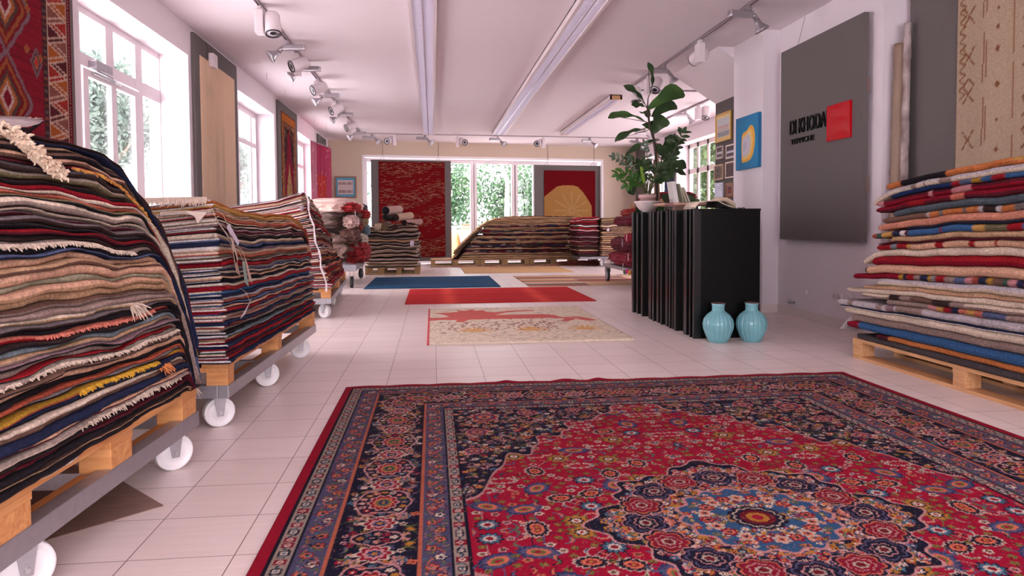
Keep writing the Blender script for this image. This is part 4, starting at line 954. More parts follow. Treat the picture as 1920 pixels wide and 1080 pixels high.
# price tags on strings
def price_tag(pix, X, label, colr, back=False):
    m = mat(colr[0], colr[1], .6, var=.12, vscale=30); q = [aX(x, y, X) for x, y in pix]; b = MB()
    b.v = [tuple(p) for p in q]+[(p.x+.002, p.y, p.z) for p in q]; n = 4; b.f = [[3, 2, 1, 0], [4, 5, 6, 7]]+[[i, (i+1) % n, n+(i+1) % n, n+i] for i in range(n)]; b.m = [0]*6
    o = b.build('price_tag', m); tag(o, label, 'price tag', 'price tags hanging from the second left pile')
    t = (q[0]+q[1])/2; s_ = MB(); s_.tube([t, t+Vector((-.01, -.03, .05)), t+Vector((-.03, -.07, .075))], .0012, 4); s_.build('string', mat('tag_string', (206, 180, 150), .9), o)
XT = -.935
for pix, lab, cr in (([(404, 411), (408, 414), (431, 447), (426, 443)], 'narrow pale tag hanging topmost at the corner of the second left pile', ('tag_beige', (206, 184, 176))),
                     ([(425, 428), (429, 419), (448, 453), (446, 461)], 'largest white-lilac tag on the second left pile', ('tag_white', (222, 208, 226))),
                     ([(433, 447), (437, 452), (446, 486), (441, 494)], 'photo-printed tag below the white one on the second left pile', ('tag_print', (206, 176, 160))),
                     ([(436, 470), (440, 474), (450, 517), (443, 511)], 'brown patterned tag in the middle of the tag chain', ('tag_brown', (176, 146, 128))),
                     ([(454, 491), (458, 489), (466, 538), (459, 530)], 'greenish tag hanging lowest in the tag chain', ('tag_green', (142, 160, 148))),
                     ([(458, 482), (462, 490), (473, 530), (467, 526)], 'pinkish tag hanging furthest right in the tag chain', ('tag_pink', (206, 172, 160))),
                     ([(466, 570), (471, 561), (458, 590), (450, 598)], 'single white tag tilted low on the second left pile', ('tag_white2', (216, 206, 214)))):
    price_tag(pix, XT if pix[0][0] < 450 else XT+.006, lab, cr)

# ---------- pile 3
A3 = math.atan(.06); T3 = TM(-1.045, 7.60, A3)
dolly(-1.045, 7.60, A3, 2.75, 1.15, 'steel trolley frame under the third left pile of red striped rugs', us=[.12, 1.3, 2.55], swivel=[.9, .1, .1])
pallet(-1.05, 7.62, .176, A3, 2.70, 1.10, 'pine pallet under the third left pile of red striped rugs', blk=[(0, .12), (1.25, 1.40), (2.58, 2.70)])
top3 = smooth_prof([(0, 1.31), (.3, 1.315), (.9, 1.27), (1.5, 1.20), (1.9, 1.08), (2.2, .92), (2.45, .74), (2.6, .58), (2.72, .40), (2.78, .34)], .06)
cols3 = ['mauve', 'red', 'crimson', 'rust', 'maroon', 'orange', 'red', 'olive', 'crimson', 'coral', 'dark brown', 'red', 'rust', 'ochre', 'maroon', 'red', 'tan', 'crimson', 'navy', 'red', 'taupe', 'rust', 'crimson', 'olive', 'red', 'maroon', 'cream', 'black', 'red', 'tan', 'crimson', 'black', 'cream', 'rust', 'maroon', 'peach', 'red', 'coral', 'cream', 'dark brown', 'red', 'peach', 'crimson', 'navy']
Pile(T3, 1.1, .318, top3, -.04, 2.68, 'rugs piled on the third left trolley', 'the third left pile', .28, .36, 44, .006, .02, endcol=['white', 'pale grey', 'mauve', 'white', 'cream', 'brown'], vt=.15, hs=1.12).build([(c, 1.+.3*math.sin(i*2.3)) for i, c in enumerate(cols3)], 31)
# long white selvedge strip hanging at its near corner
pts = [aY(573+k*3.35+2.2*math.sin(k*1.9), 362+k*15.4, 7.5-.005*k) for k in range(13)]
b = MB()
for i in range(len(pts)-1): 
    w_ = Vector((.007+.003*(i % 2), 0, 0))
    n = len(b.v); b.v += [tuple(pts[i]-w_), tuple(pts[i]+w_), tuple(pts[i+1]+w_), tuple(pts[i+1]-w_), tuple(pts[i]-w_+Vector((0, .006, 0))), tuple(pts[i]+w_+Vector((0, .006, 0))), tuple(pts[i+1]+w_+Vector((0, .006, 0))), tuple(pts[i+1]-w_+Vector((0, .006, 0)))]
    b.f += [[n, n+3, n+2, n+1], [n+4, n+5, n+6, n+7], [n, n+4, n+7, n+3], [n+1, n+2, n+6, n+5]]; b.m += [0]*4
tag(b.build('selvedge_strip', mat('white_band', (222, 206, 210), .8, var=.3, vscale=20)), 'long white cloth strip hanging down the corner of the third left pile', 'strip')
price_tag([(561, 387), (567, 386), (572, 393), (564, 396)], -1.30, 'white tag at the top front of the third left pile', ('tag_white', (222, 208, 226)))

# ---------- pile 4: shaggy rugs and sheepskins on a flat cart
A4 = math.atan(.03); T4 = TM(-1.17, 11.3, A4)
dolly(-1.17, 11.3, A4, 2.35, 1.1, 'grey flat cart with black wheels under the shaggy rugs, far left', z0=.26, z1=.36, us=[.1, 2.2], nw=2, wr=.09, wm=mat('black_rubber', (40, 34, 36), .6))
def bundle(name, c, rad, col, label, group, seed=1, spiky=.12, freq=9., roll=None, m=None):
    """lumpy folded rug; roll = unit axis for a rolled one with a spiral end"""
    R = random.Random(seed)
    bm = bmesh.new(); bmesh.ops.create_icosphere(bm, subdivisions=4, radius=1)
    a, b2, c2 = R.random()*6, R.random()*6, R.random()*6
    for v in bm.verts:
        p = v.co.copy(); q = Vector([math.copysign(abs(k)**.72, k) for k in p])
        nn = 1+spiky*(math.sin(p.x*freq+a)*math.sin(p.y*freq*1.3+b2)+.6*math.sin(p.z*freq*2.1+c2)+.4*R.uniform(-1, 1))
        v.co = Vector((q.x*rad[0]*nn, q.y*rad[1]*nn, q.z*rad[2]*nn))+Vector(c)
    me = bpy.data.meshes.new(name); bm.to_mesh(me); bm.free()
    me.materials.append(m or mat('shag_'+'_'.join(str(k) for k in col), col, .97, bump=1., bscale=45, var=.55, vscale=22))
    o = link(name, me); return tag(o, label, 'rug', group)
def roll(name, c, ax, L, r, col, label, group, core=(24, 20, 22), seed=1):
    ax = Vector(ax).normalized(); c = Vector(c); T = Matrix.Translation(c) @ ax.to_track_quat('Z', 'X').to_matrix().to_4x4(); b = MB()
    prof_ = [(r*.18, .004), (r*.2, -.004), (r*.4, .004), (r*.42, -.003), (r*.62, .004), (r*.65, -.003), (r*.84, .004), (r*.95, 0), (r, .01), (r*1.0, L*.3), (r*.97, L*.6), (r, L-.01), (r*.9, L)]
    b.lathe([(0, -.01)]+prof_+[(0, L)], T=T, seg=22)
    o = b.build(name, mat('roll_'+'_'.join(str(k) for k in col), col, .95, bump=.7, bscale=90, var=.35, vscale=14, stretch=(1, 3, 3)), None, True); tag(o, label, 'rug', group)
    e = MB(); e.lathe([(0, -.002), (r*.93, .0), (r*.9, -.008), (r*.7, -.004), (r*.68, -.01), (r*.45, -.004), (r*.43, -.01), (r*.2, -.004), (0, -.008)], T=T, seg=22); e.build('rolled_end', mat('rollend_'+'_'.join(str(k) for k in core), core, .95, bump=.5, bscale=60, var=.3), o, True)
    return o
G4 = 'shaggy rugs heaped on the far left cart'; y4 = 11.5
bl_ = [((-1.62, 12.45, .62), (.48, 1.02, .26), (132, 100, 92), 'broad beige-brown sheepskin body in the middle of the shaggy heap'),
       ((-1.60, 12.45, 1.06), (.44, .98, .20), (112, 88, 82), 'brownish grey shaggy rug under the pale dome of the far left heap'),
       ((-1.22, 12.1, .52), (.19, .55, .17), (158, 30, 34), 'bright red shaggy rug hanging lowest on the far left cart'),
       ((-1.25, 12.9, .47), (.15, .34, .13), (176, 40, 38), 'second red shaggy rug low on the far left cart, further back'),
       ((-1.30, 11.75, .80), (.15, .26, .13), (120, 82, 74), 'dark brown lambskin halfway up the far left heap'),
       ((-1.22, 12.3, .72), (.14, .25, .10), (228, 206, 190), 'cream sheepskin flap on the far left heap'),
       ((-1.20, 12.75, .88), (.13, .20, .10), (126, 146, 158), 'grey-blue knitted rug on the side of the far left heap'),
       ((-1.20, 12.45, 1.04), (.13, .30, .09), (178, 154, 116), 'long-haired olive beige rug on the right side of the far left heap'),
       ((-1.20, 12.4, 1.14), (.16, .36, .08), (182, 30, 34), 'red rug with white label near the top of the far left heap'),
       ((-1.30, 11.75, 1.24), (.16, .40, .08), (186, 32, 40), 'scarlet rug lying just under the pale dome, near side'),
       ((-1.24, 12.9, 1.25), (.11, .20, .08), (96, 84, 92), 'dark grey tassel rug near the top of the far left heap'),
       ((-1.27, 11.62, 1.02), (.12, .2, .10), (214, 176, 168), 'pink and white rug corner at the near side of the heap'),
       ((-1.22, 12.0, .95), (.10, .2, .09), (150, 60, 50), 'rusty red shaggy rug in the middle of the heap side')]
for i, (c, r_, col, lab) in enumerate(bl_): bundle('shaggy_rug', c, r_, col, lab, G4, i, .11, 8)
o_ = bundle('ribbed_rug', (-1.60, 12.35, 1.26), (.42, 1.02, .15), (222, 188, 178), 'pale pink ribbed rug doming over the far left heap', G4, 40, .05, 6,
       m=mat('pale_ribbed_wool', (226, 194, 180), .95, bump=1, bscale=6, stretch=(1, 9, 1), col2=(196, 160, 156), vscale=4))
b = MB()
for (x, y, Y) in ((666, 400, 12.2), (672, 417, 12.3)):
    p = aX(x, y, -1.05); b.quad(p+Vector((0, -.07, .05)), p+Vector((0, .05, .02)), p+Vector((0, .07, -.05)), p+Vector((0, -.05, -.02)))
tag(b.build('price_tag', mat('tag_white', (222, 208, 226))), 'white paper labels on the red rug of the far left heap', 'price tag')

# ---------- pile 5: dark pile with rolls on a pallet
pallet(-1.30, 15.45, 0, -math.pi/2, 1.02, 1.1, 'old wooden pallet under the dark brown pile at the back left', M_oldw, blk=[(0, .12), (.26, .38), (.62, .74), (.92, 1.02)]) if False else None
T5 = TM(-1.31, 14.30, -math.pi/2)
pallet(-1.31, 14.30, 0, -math.pi/2, 1.05, 1.2, 'old wooden pallet under the dark brown pile at the back left', M_oldw, blk=[(0, .06), (.24, .36), (.60, .70), (.95, 1.05)])
T5 = T5
top5 = smooth_prof([(0, .93), (.4, .95), (.7, .99), (.9, 1.03), (1.05, 1.02)])
cols5 = ['grey beige', 'dark brown', 'tan', 'dark grey', 'grey beige', 'dark brown', 'taupe', 'dark brown', 'tan', 'grey beige', 'dark brown', 'dark grey', 'dark brown', 'grey beige', 'dark brown', 'tan', 'dark grey', 'dark brown', 'black', 'taupe', 'dark brown', 'grey beige', 'dark brown', 'tan', 'black', 'brown', 'cream']
Pile(T5, 1.15, .15, top5, 0, 1.05, 'dark rugs piled on the back left pallet', 'the dark back left pile', .0, .6, 30, .011, .04, gn=1.4, m=M_rugf).build([(c, 1.+.25*math.sin(i*1.7), {'b': ['black', 'tan', 'cream', 'dark brown', 'grey beige'][i % 5]}) for i, c in enumerate(cols5)], 41)
G5 = 'rolled rugs on the dark back left pile'; zt = 1.0
def rl(px_, py_, r, L, ax, col, label, core):
    c = aY(px_, py_, 14.3); roll('rolled_rug', c, ax, L, r, col, label, G5, core)
rl(715, 424, .075, .9, (.1, 1, .02), (150, 118, 104), 'small brown roll lying lowest left on the dark pile', (110, 84, 70))
rl(721, 425, .07, .9, (-.25, 1, 0), (150, 120, 104), 'olive brown roll with spiral end showing, front of the dark pile', (128, 106, 70))
rl(741, 426, .06, .9, (.15, 1, 0), (120, 70, 56), 'reddish brown roll in the front row of the dark pile', (90, 50, 44))
rl(758, 418, .06, .9, (.35, 1, .03), (176, 130, 128), 'pinkish roll with black end at the right of the dark pile', (26, 20, 26))
rl(722, 408, .06, .8, (.3, 1, .0), (60, 50, 48), 'dark roll tucked under the black-ended one', (34, 28, 28))
rl(742, 408, .075, .8, (.35, 1, .06), (196, 158, 136), 'tan roll with dark brown end, upper right of the rolls', (60, 36, 34))
rl(723, 395, .085, .8, (.3, 1, .05), (196, 156, 148), 'topmost pink striped roll with black round end', (18, 16, 26))
b = MB(); p = aY(705, 418, 14.2); fringe_mb(b, (p.x-.02, 14.22, .99), (p.x+.10, 14.22, 1.0), (0, -.3, -1), .1, 30, .2, .006, 3, .2); tag(b.build('wool_tassel', mat('cream_shag', (222, 196, 172))), 'cream woolly tassel hanging from the front rolls of the dark pile', 'tassel')
p = aY(773, 456, 14.18); b = MB(); b.box((p.x-.04, 14.17, p.z-.05), (p.x+.035, 14.175, p.z+.05)); tag(b.build('price_tag', mat('tag_white', (222, 208, 226))), 'white paper label on the front of the dark back left pile', 'price tag')

# ---------- the long pile on three pallets at the back
TB8 = TM(-.05, 17.12, -math.pi/2)
for k, lab in enumerate(('left', 'middle', 'right')):
    pallet(-.05+k*1.17, 17.12, 0, -math.pi/2, 1.16, .8, f'{lab} wooden pallet of the row under the long back pile', M_oldw, blk=[(0, .1), (.50, .64), (1.04, 1.16)])
top8 = smooth_prof([(0, .30), (.10, .34), (.55, .325), (.62, .40), (.76, .56), (1.04, .82), (1.34, 1.05), (1.6, 1.13), (1.9, 1.165), (2.3, 1.175), (3.48, 1.145)], .03)
cc = ['straw', 'tan', 'straw', 'olive', 'tan', 'brown', 'maroon', 'dark brown', 'tan', 'maroon', 'navy', 'dark brown', 'maroon', 'straw', 'tan', 'maroon', 'brown', 'straw', 'tan', 'dark brown', 'maroon', 'tan', 'dark grey', 'brown', 'tan', 'straw', 'maroon', 'brown', 'tan', 'straw', 'straw', 'tan', 'straw', 'tan', 'straw', 'maroon']
def st8(f, i): return 0 if i < 5 else min(1.55, .52+f*1.05*(i % 3 != 0)+(.25 if i % 4 == 0 else 0)*f) if i < 27 else (.55 if i < 33 else (.62 if i == 33 else (1.1 if i == 34 else 1.75)))
def bd(i):
    if cc[i] not in ('maroon', 'navy', 'dark brown', 'brown', 'dark grey'): return {'b': 'brown'}
    R = random.Random(i); out_ = []; u = .6
    while u < 3.5:
        d = R.uniform(.04, .22); out_.append((u, u+d, R.choice(['maroon', 'dark brown', 'navy', 'brown', 'dark grey', 'taupe']))); u += d+R.uniform(.02, .12)
    return {'bands': out_, 'b': 'dark brown'}
Pile(TB8, .8, .145, top8, 0, 3.50, 'rugs in the long back pile', 'the long back pile', 0, .3, 70, .004, .03, kind='flat rug', gn=1.6, m=M_rugf).build([(c, 1., bd(i)) for i, c in enumerate(cc)], 51, st=st8)
p = aY(1066, 452, 17.08); b = MB(); b.quad(p+Vector((-.03, -.01, .04)), p+Vector((.04, -.01, .0)), p+Vector((.02, -.01, -.06)), p+Vector((-.02, -.01, -.03))); tag(b.build('price_tag', mat('tag_peach', (222, 176, 150))), 'small peach tag at the right end of the long back pile', 'price tag')
# crumpled red cloth on the floor at its right end
bundle('crumpled_cloth', (3.45, 16.7, .05), (.42, .16, .05), (150, 72, 56), 'crumpled red and tan cloth on the floor below the long pile', None, 77, .3, 7)

# ---------- pile 6: square pile, red half and beige half, on a trolley
A6 = -math.pi/2
dolly(3.28, 16.05, A6, 1.15, 1.0, 'dark trolley with pale wheels under the red and beige square piles', z0=.17, z1=.22, us=[.55, 1.0], nw=2, wr=.085)
T6 = TM(3.24, 16.12, A6+.0)
c6 = ['dark brown', 'maroon', 'tan', 'dark brown', 'brown', 'maroon', 'pink', 'burgundy', 'mauve', 'maroon', 'burgundy', 'pink', 'red', 'white', 'crimson', 'red', 'pink', 'crimson']
Pile(T6, .95, .23, smooth_prof([(0, 1.05), (.1, 1.12), (.5, 1.13)]), 0, .50, 'red rugs in the square back pile', 'the red square back pile', 0, .6, 14, .008, .018, gn=1.5, m=M_rugf).build([(c, 1., {'b': 'dark brown'}) for c in c6], 61)
c6b = ['tan', 'taupe', 'straw', 'peach', 'straw', 'taupe', 'tan', 'straw', 'tan', 'straw', 'taupe', 'straw', 'black', 'brown', 'cream', 'brown', 'olive', 'straw', 'olive']
Pile(TM(3.76, 16.0, A6), .95, .23, smooth_prof([(0, 1.10), (.3, 1.115), (.56, 1.10)]), 0, .56, 'beige rugs in the square back pile', 'the beige square back pile', 0, .6, 14, .007, .018, gn=1.6, m=M_rugf).build([(c, 1., {'b': 'brown'}) for c in c6b], 62)
b = MB(); p = aY(1140, 431, 15.95); b.quad(p+Vector((-.04, -.01, -.01)), p+Vector((0, -.01, .05)), p+Vector((.04, -.01, 0)), p+Vector((0, -.01, -.04))); tag(b.build('price_tag', mat('tag_white', (222, 208, 226))), 'small white tag on the beige square back pile', 'price tag')
b = MB(); p = aZ(1108, 495); b.lathe([(.07, 0), (.085, .17), (.092, .175), (.092, .19), (.09, .2)], (p.x, p.y, 0), 20); tag(b.build('bucket', mat('grey_white_plastic', (206, 206, 220), .5), None, True), 'small pale plastic bucket on the floor beside the red pile trolley', 'bucket')

# ---------- pile 7: wild crimson shaggy rugs on a cart just behind the counter
dolly(2.93, 10.25, 0, 2.0, .05, 'x', us=[.1]) if False else None
r = root_at('platform_trolley', 3.9, 10.15, 0, 0, 'cart with grey-rimmed black wheel, behind the far end of the counter', 'trolley')
b = MB(); b.box((-1.05, 0, .25), (0, 1.9, .30), bev=.004); lbuild(b, 'deck', M_steel, r)
for u in (.12, 1.75):
    for v in (1.0, .06):
        T = Matrix.Translation((-v, u, 0)); c = lbuild(MB().box((-.04, -.04, .16), (.04, .04, .25), T), 'caster', M_steel, r)
        Tw = T @ Matrix.Translation((-.02, 0, .11)) @ Matrix.Rotation(math.pi/2, 4, 'Y')
        lbuild(MB().lathe([(.085, 0), (.11, .004), (.112, .02), (.11, .036), (.085, .04)], T=Tw, seg=28), 'wheel', mat('black_rubber', (40, 34, 36), .6), c, True)
        lbuild(MB().lathe([(0, -.004), (.02, -.006), (.03, 0), (.084, -.002), (.084, .04), (0, .042)], T=Tw, seg=24), 'wheel_rim', mat('grey_rim', (150, 150, 160), .4), c, True)
G7 = 'crimson shaggy rugs on the cart behind the counter'
b7 = [((3.28, 11.2, .42), (.42, .85, .14), (150, 34, 54), 'crimson rug with mixed stripes lowest on the cart behind the counter'),
      ((3.30, 11.2, .64), (.44, .85, .13), (112, 26, 46), 'dark wine rug second from below behind the counter'),
      ((3.32, 11.2, .84), (.42, .85, .12), (196, 156, 128), 'pale beige and rust rug halfway up the heap behind the counter'),
      ((3.34, 11.2, 1.0), (.42, .85, .10), (128, 26, 52), 'magenta wine rug high in the heap behind the counter'),
      ((3.42, 11.2, 1.13), (.38, .85, .09), (168, 46, 40), 'brick red rug under the top of the heap behind the counter'),
      ((3.56, 11.2, 1.25), (.34, .8, .09), (206, 160, 118), 'tan fleece near the top of the heap behind the counter'),
      ((3.70, 11.25, 1.36), (.34, .8, .09), (140, 16, 34), 'deep red rug lying topmost on the heap behind the counter'),
      ((2.93, 10.6, .75), (.08, .12, .07), (168, 40, 60), 'small crimson rug corner sticking out towards the aisle')]
for i, (c, r_, col, lab) in enumerate(b7): bundle('shaggy_rug', c, r_, col, lab, G7, 50+i, .07, 9)
b = MB()
for k, (x, y) in enumerate(((1167, 455), (1175, 445), (1178, 482), (1168, 500))):
    p = aX(x, y, 2.80); b.quad(p+Vector((0, -.012, .05)), p+Vector((0, .012, .055)), p+Vector((0, .02, -.05)), p+Vector((0, -.008, -.06)))
tag(b.build('fluff_strips', mat('tag_white', (222, 208, 226))), 'white strips of wool hanging on the crimson heap behind the counter', 'strips', None, 'stuff')
for k, (x, y, c, nm) in enumerate(((1172, 510, (30, 110, 60), 'green'), (1176, 509, (220, 40, 130), 'pink'), (1181, 511, (206, 140, 60), 'orange'))):
    p = aX(x, y, 2.83); b = MB(); b.lathe([(0, -.035), (.022, -.025), (.033, 0), (.022, .025), (0, .035)], p, 12); tag(b.build('pompon', mat('pompon_'+nm, c, .95, bump=1, bscale=60), None, True), f'{nm} wool pompon hanging low on the crimson heap', 'pompon', 'pompons on the crimson heap')

# ---------- the right hand pile of folded rugs
TR = TM(2.955, 4.86, math.pi)
pallet(2.96, 4.85, 0, math.pi, 2.45, .72, 'light pine pallet under the right hand pile of folded rugs', mat_wood('fresh_pine', (214, 164, 118), (190, 136, 90), 1), blk=[(0, .10), (1.0, 1.10), (2.33, 2.45)], group='wooden pallets carrying the rug piles')
topR = smooth_prof([(-.2, 1.16), (.25, 1.20), (.50, 1.235), (.75, 1.255), (1.0, 1.28), (1.5, 1.305), (2.4, 1.29)], .05)
def stR(f, i): return SR[i]
LR = [  # colour, weight, start along the edge, options
 ('dark grey', 1.0, .05, {'desc': 'charcoal speckled', 'b': 'dark grey'}), ('orange', .8, .28, {'desc': 'rust orange', 'b': 'orange', 'bands': [(.2, .42, 'burgundy')]}), ('blue', 1.5, -.06, {'desc': 'blue with crimson end', 'b': 'blue', 'bands': [(-.1, .08, 'crimson')]}),
 ('taupe', 1.3, -.16, {'desc': 'heathered taupe', 'b': 'taupe', 'droop': .10, 'bands': [(-.3, .0, 'pale grey')]}), ('cream', 1.2, -.10, {'b': 'cream'}), ('navy', .35, -.14, {'b': 'white', 'desc': 'thin navy'}),
 ('pale grey', 1.3, -.17, {'desc': 'pale grey with taupe stripes', 'b': 'pale grey', 'bands': [(-.03, .02, 'taupe'), (.30, .36, 'taupe'), (.40, .48, 'mauve'), (.5, .75, 'taupe')]}),
 ('taupe', .9, .40, {'desc': 'taupe with coloured squares', 'b': 'taupe', 'bands': [(.80, .87, 'pink'), (.87, .93, 'gold'), (.93, .99, 'red'), (.99, 1.05, 'navy'), (1.05, 1.12, 'coral'), (1.12, 1.18, 'gold'), (1.18, 1.24, 'coral'), (1.24, 1.4, 'slate blue')]}),
 ('cream', .9, .12, {'desc': 'cream and dark brown patterned', 'b': 'taupe', 'bands': [(.42, .55, 'dark brown'), (.55, .66, 'taupe'), (.66, .85, 'brown'), (.85, 1.0, 'dark brown'), (1.0, 1.1, 'taupe')]}),
 ('cream', .8, -.06, {'desc': 'cream plaited', 'b': 'cream'}), ('tan', .7, .14, {'desc': 'sandy', 'b': 'peach'}), ('pale grey', 1.2, .28, {'desc': 'warm white', 'b': 'cream'}),
 ('tan', 1.0, .0, {'desc': 'chequered multicolour with crimson end', 'b': 'brown', 'bands': [(-.1, .50, 'crimson'), (.50, .54, 'ochre'), (.54, .58, 'navy'), (.58, .65, 'red'), (.65, .71, 'taupe'), (.71, .78, 'navy'), (.78, .82, 'ochre'), (.82, .85, 'blue grey'), (.85, .93, 'red'), (.93, 1.0, 'taupe'), (1.0, 1.1, 'slate blue'), (1.1, 1.15, 'pink'), (1.15, 1.2, 'rust'), (1.2, 1.26, 'navy'), (1.26, 1.3, 'ochre'), (1.3, 1.36, 'brown'), (1.36, 1.4, 'green'), (1.4, 1.46, 'pink'), (1.46, 1.52, 'navy'), (1.52, 1.7, 'rust')]}),
 ('peach', 1.5, .17, {'desc': 'peach brown', 'b': 'peach', 'bands': [(.1, .19, 'dark brown')]}), ('red', 1.5, .22, {'desc': 'deep red', 'b': 'crimson'}), ('cream', 1.2, .11, {'desc': 'off-white', 'b': 'cream', 'droop': .05}),
 ('peach', 1.0, .26, {'desc': 'peach with red figures', 'b': 'peach', 'bands': [(.26, .42, 'red'), (.42, .48, 'blue grey'), (.48, .58, 'red'), (.58, .62, 'gold'), (.84, .91, 'red'), (1.12, 1.18, 'red'), (1.3, 1.32, 'red')]}), ('burgundy', .3, .3, {'desc': 'thin purple', 'b': 'burgundy'}),
 ('tan', .9, .43, {'desc': 'sand beige', 'b': 'tan'}), ('blue', 1.0, .24, {'desc': 'multicolour blue', 'b': 'blue', 'bands': [(.2, .30, 'rust'), (.30, .36, 'green'), (.36, .46, 'gold'), (.46, .54, 'navy'), (.54, .58, 'white'), (.58, .62, 'maroon'), (.9, .92, 'red'), (1.15, 1.24, 'gold'), (1.24, 1.4, 'olive'), (1.4, 1.5, 'red')]}), ('navy', .4, .6, {'desc': 'thin dark teal', 'b': 'black'}),
 ('salmon', 1.2, .30, {'desc': 'salmon', 'b': 'salmon'}), ('brown', 1.0, .35, {'desc': 'brown with orange blocks', 'b': 'brown', 'bands': [(.76, .78, 'pale grey'), (.78, .86, 'orange'), (.86, .89, 'grey'), (.89, 1.04, 'orange'), (1.04, 1.08, 'grey'), (1.08, 1.17, 'orange'), (1.17, 1.2, 'pale grey'), (1.2, 1.3, 'dark brown'), (1.3, 1.33, 'pale grey'), (1.33, 1.42, 'orange'), (1.42, 1.5, 'grey')]}),
 ('blue grey', 1.1, .45, {'desc': 'slate grey', 'b': 'blue grey', 'bands': [(.4, 2.5, C_(88, 98, 108))]}), ('crimson', 1.1, .28, {'desc': 'wine red pink-flowered', 'b': 'maroon', 'bands': [(.60, .74, 'red'), (.98, 1.08, 'coral')]}), ('maroon', 1.1, .30, {'desc': 'wine red with pink motif', 'b': 'crimson', 'bands': [(.3, .36, 'pink'), (.78, .8, 'pink'), (.96, 1.12, 'pink')]}),
 ('blue', .7, .42, {'desc': 'royal blue', 'b': 'blue', 'bands': [(.4, 1.0, C_(30, 50, 96)), (1.0, 1.06, 'red'), (1.06, 1.15, 'slate blue'), (1.15, 1.22, 'ochre'), (1.22, 1.3, 'blue'), (1.3, 1.38, 'red')]}), ('pale grey', 1.1, .22, {'desc': 'off-white with grey stripes', 'b': 'cream', 'droop': .05, 'bands': [(.63, .68, 'taupe'), (.74, .76, 'taupe'), (.88, .98, 'taupe')]}),
 ('gold', 1.1, .38, {'desc': 'orange and black', 'b': 'orange', 'bands': [(.3, .52, 'orange'), (.52, .92, 'black'), (.92, 1.4, 'orange')]})]
SR = [l[2] for l in LR]
Pile(TR, .72, .146, topR, 0, 2.44, 'folded rugs in the right hand pile', 'the right hand pile', .0, .8, 130, .0032, .010, kind='folded rug', hs=.9).build([(l[0], l[1], l[3]) for l in LR], 71, st=stR)
# ================================================================== COUNTER AND WHAT STANDS ON IT
CX0, CX1, CY0, CY1, CZ = 2.175, 2.72, 5.82, 7.92, 1.08
r = empty('reception_counter', ((CX0+CX1)/2, (CY0+CY1)/2, 0), 'black reception counter with vertical slats along its side', 'counter')
b = MB(); b.box((CX0+.03, CY0, .0), (CX1, CY1, CZ-.02), bev=.003); b.build('body', M_black, r)
b = MB(); b.box((CX0+.012, CY0-.002, CZ-.02), (CX1+.004, CY1+.004, CZ), bev=.002); b.build('top', M_black, r)
ys = [CY0]; 
for px in (1302, 1297, 1287.5, 1270, 1262, 1259, 1252, 1243, 1235, 1228, 1221, 1207, 1196, 1190): ys.append(aX(px, 560, CX0-.012).y)
for k, y in enumerate(ys):
    w_ = (.03, .035, .022, .07, .05, .025, .03, .06, .035, .06, .04, .08, .05, .05, .06)[k]
    b = MB(); b.box((CX0-.028 if k % 2 == 0 else CX0-.016, y, .0 if k else 0), (CX0+.034, y+w_, CZ-.001), bev=.0015); b.build('slat', M_slat, r)
def vase(px, py, label):
    p = aZ(px, py); s = .98
    pr_ = [(.0, 0), (.072, .0), (.078, .006), (.1, .05), (.122, .11), (.127, .15), (.118, .19), (.095, .225), (.066, .247), (.052, .257), (.050, .268), (.0505, .30), (.056, .318), (.053, .319), (.046, .315), (.045, .27), (.0, .26)]
    b = MB(); n0 = len(b.v); seg = 204
    for (r_, z) in pr_:
        for j in range(seg):
            a = 2*math.pi*j/seg; g = abs(math.sin(a*8.5/1)); k = 1-.075*max(0, 1-g*2.4)**1.3 if z > .02 and z < .317 else 1
            b.v.append((p.x+r_*s*k*math.cos(a), p.y+r_*s*k*math.sin(a), z*s))
    for i in range(len(pr_)-1):
        for j in range(seg): a = i*seg+j; c = i*seg+(j+1) % seg; b.f.append([a, c, c+seg, a+seg]); b.m.append(0)
    o = b.build('ribbed_vase', mat('pale_blue_glaze', (120, 178, 188), .12, var=.16, vscale=14, spec=.6), None, True); tag(o, label, 'vase', 'ribbed blue vases in front of the counter')
    b = MB(); b.lathe([(.0455, .3185), (.0555, .319), (.0545, .3225), (.047, .322), (.0455, .3185)], (p.x, p.y, 0), 48); b.v = [(x, y, z*s) for x, y, z in b.v]; b.build('rim', mat('bare_clay', (120, 84, 78), .6), o, True, 'brown unglazed rim')
vase(1346.5, 641, 'pale blue ribbed vase, the left one in front of the black counter'); vase(1409, 639.5, 'pale blue ribbed vase, the right one in front of the black counter')
# bowl and pot on the far end
pc = aY(1213.5, 393, 7.55); ox, oy = pc.x, 7.55
b = MB(); b.lathe([(0, 0), (.05, 0), (.055, .008), (.085, .03), (.115, .065), (.13, .10), (.138, .105), (.138, .118), (.130, .119), (.122, .10), (.105, .06), (.05, .03), (0, .028)], (ox, oy, CZ), 48)
M_terr = mat('speckled_white_bowl', (226, 208, 206), .5, var=.15, vscale=60)
tag(b.build('plant_bowl', M_terr, None, True), 'speckled off-white bowl on the far end of the counter', 'bowl')
zp = empty('zamioculcas_plant', (ox, oy, CZ+.03), 'bushy green plant with arching feathered stems in a pink pot on the counter', 'potted plant')
b = MB(); b.lathe([(0, 0), (.07, 0), (.082, .12), (.092, .122), (.092, .158), (.084, .158), (.08, .14), (0, .135)], (ox, oy, CZ+.03), 40); b.build('pot', mat('mauve_ceramic', (196, 158, 156), .25), zp, True)
ML_d = mat_leaf('dark_plant_leaf', (38, 62, 34), (58, 88, 44), 6, .2); ML_l = mat_leaf('light_plant_leaf', (46, 92, 32), (70, 118, 42), 6, .3); ML_g = mat_leaf('silver_leaf', (110, 130, 110), (84, 104, 84), 6, .2)
M_stem = mat('plant_stem', (78, 74, 44), .6)
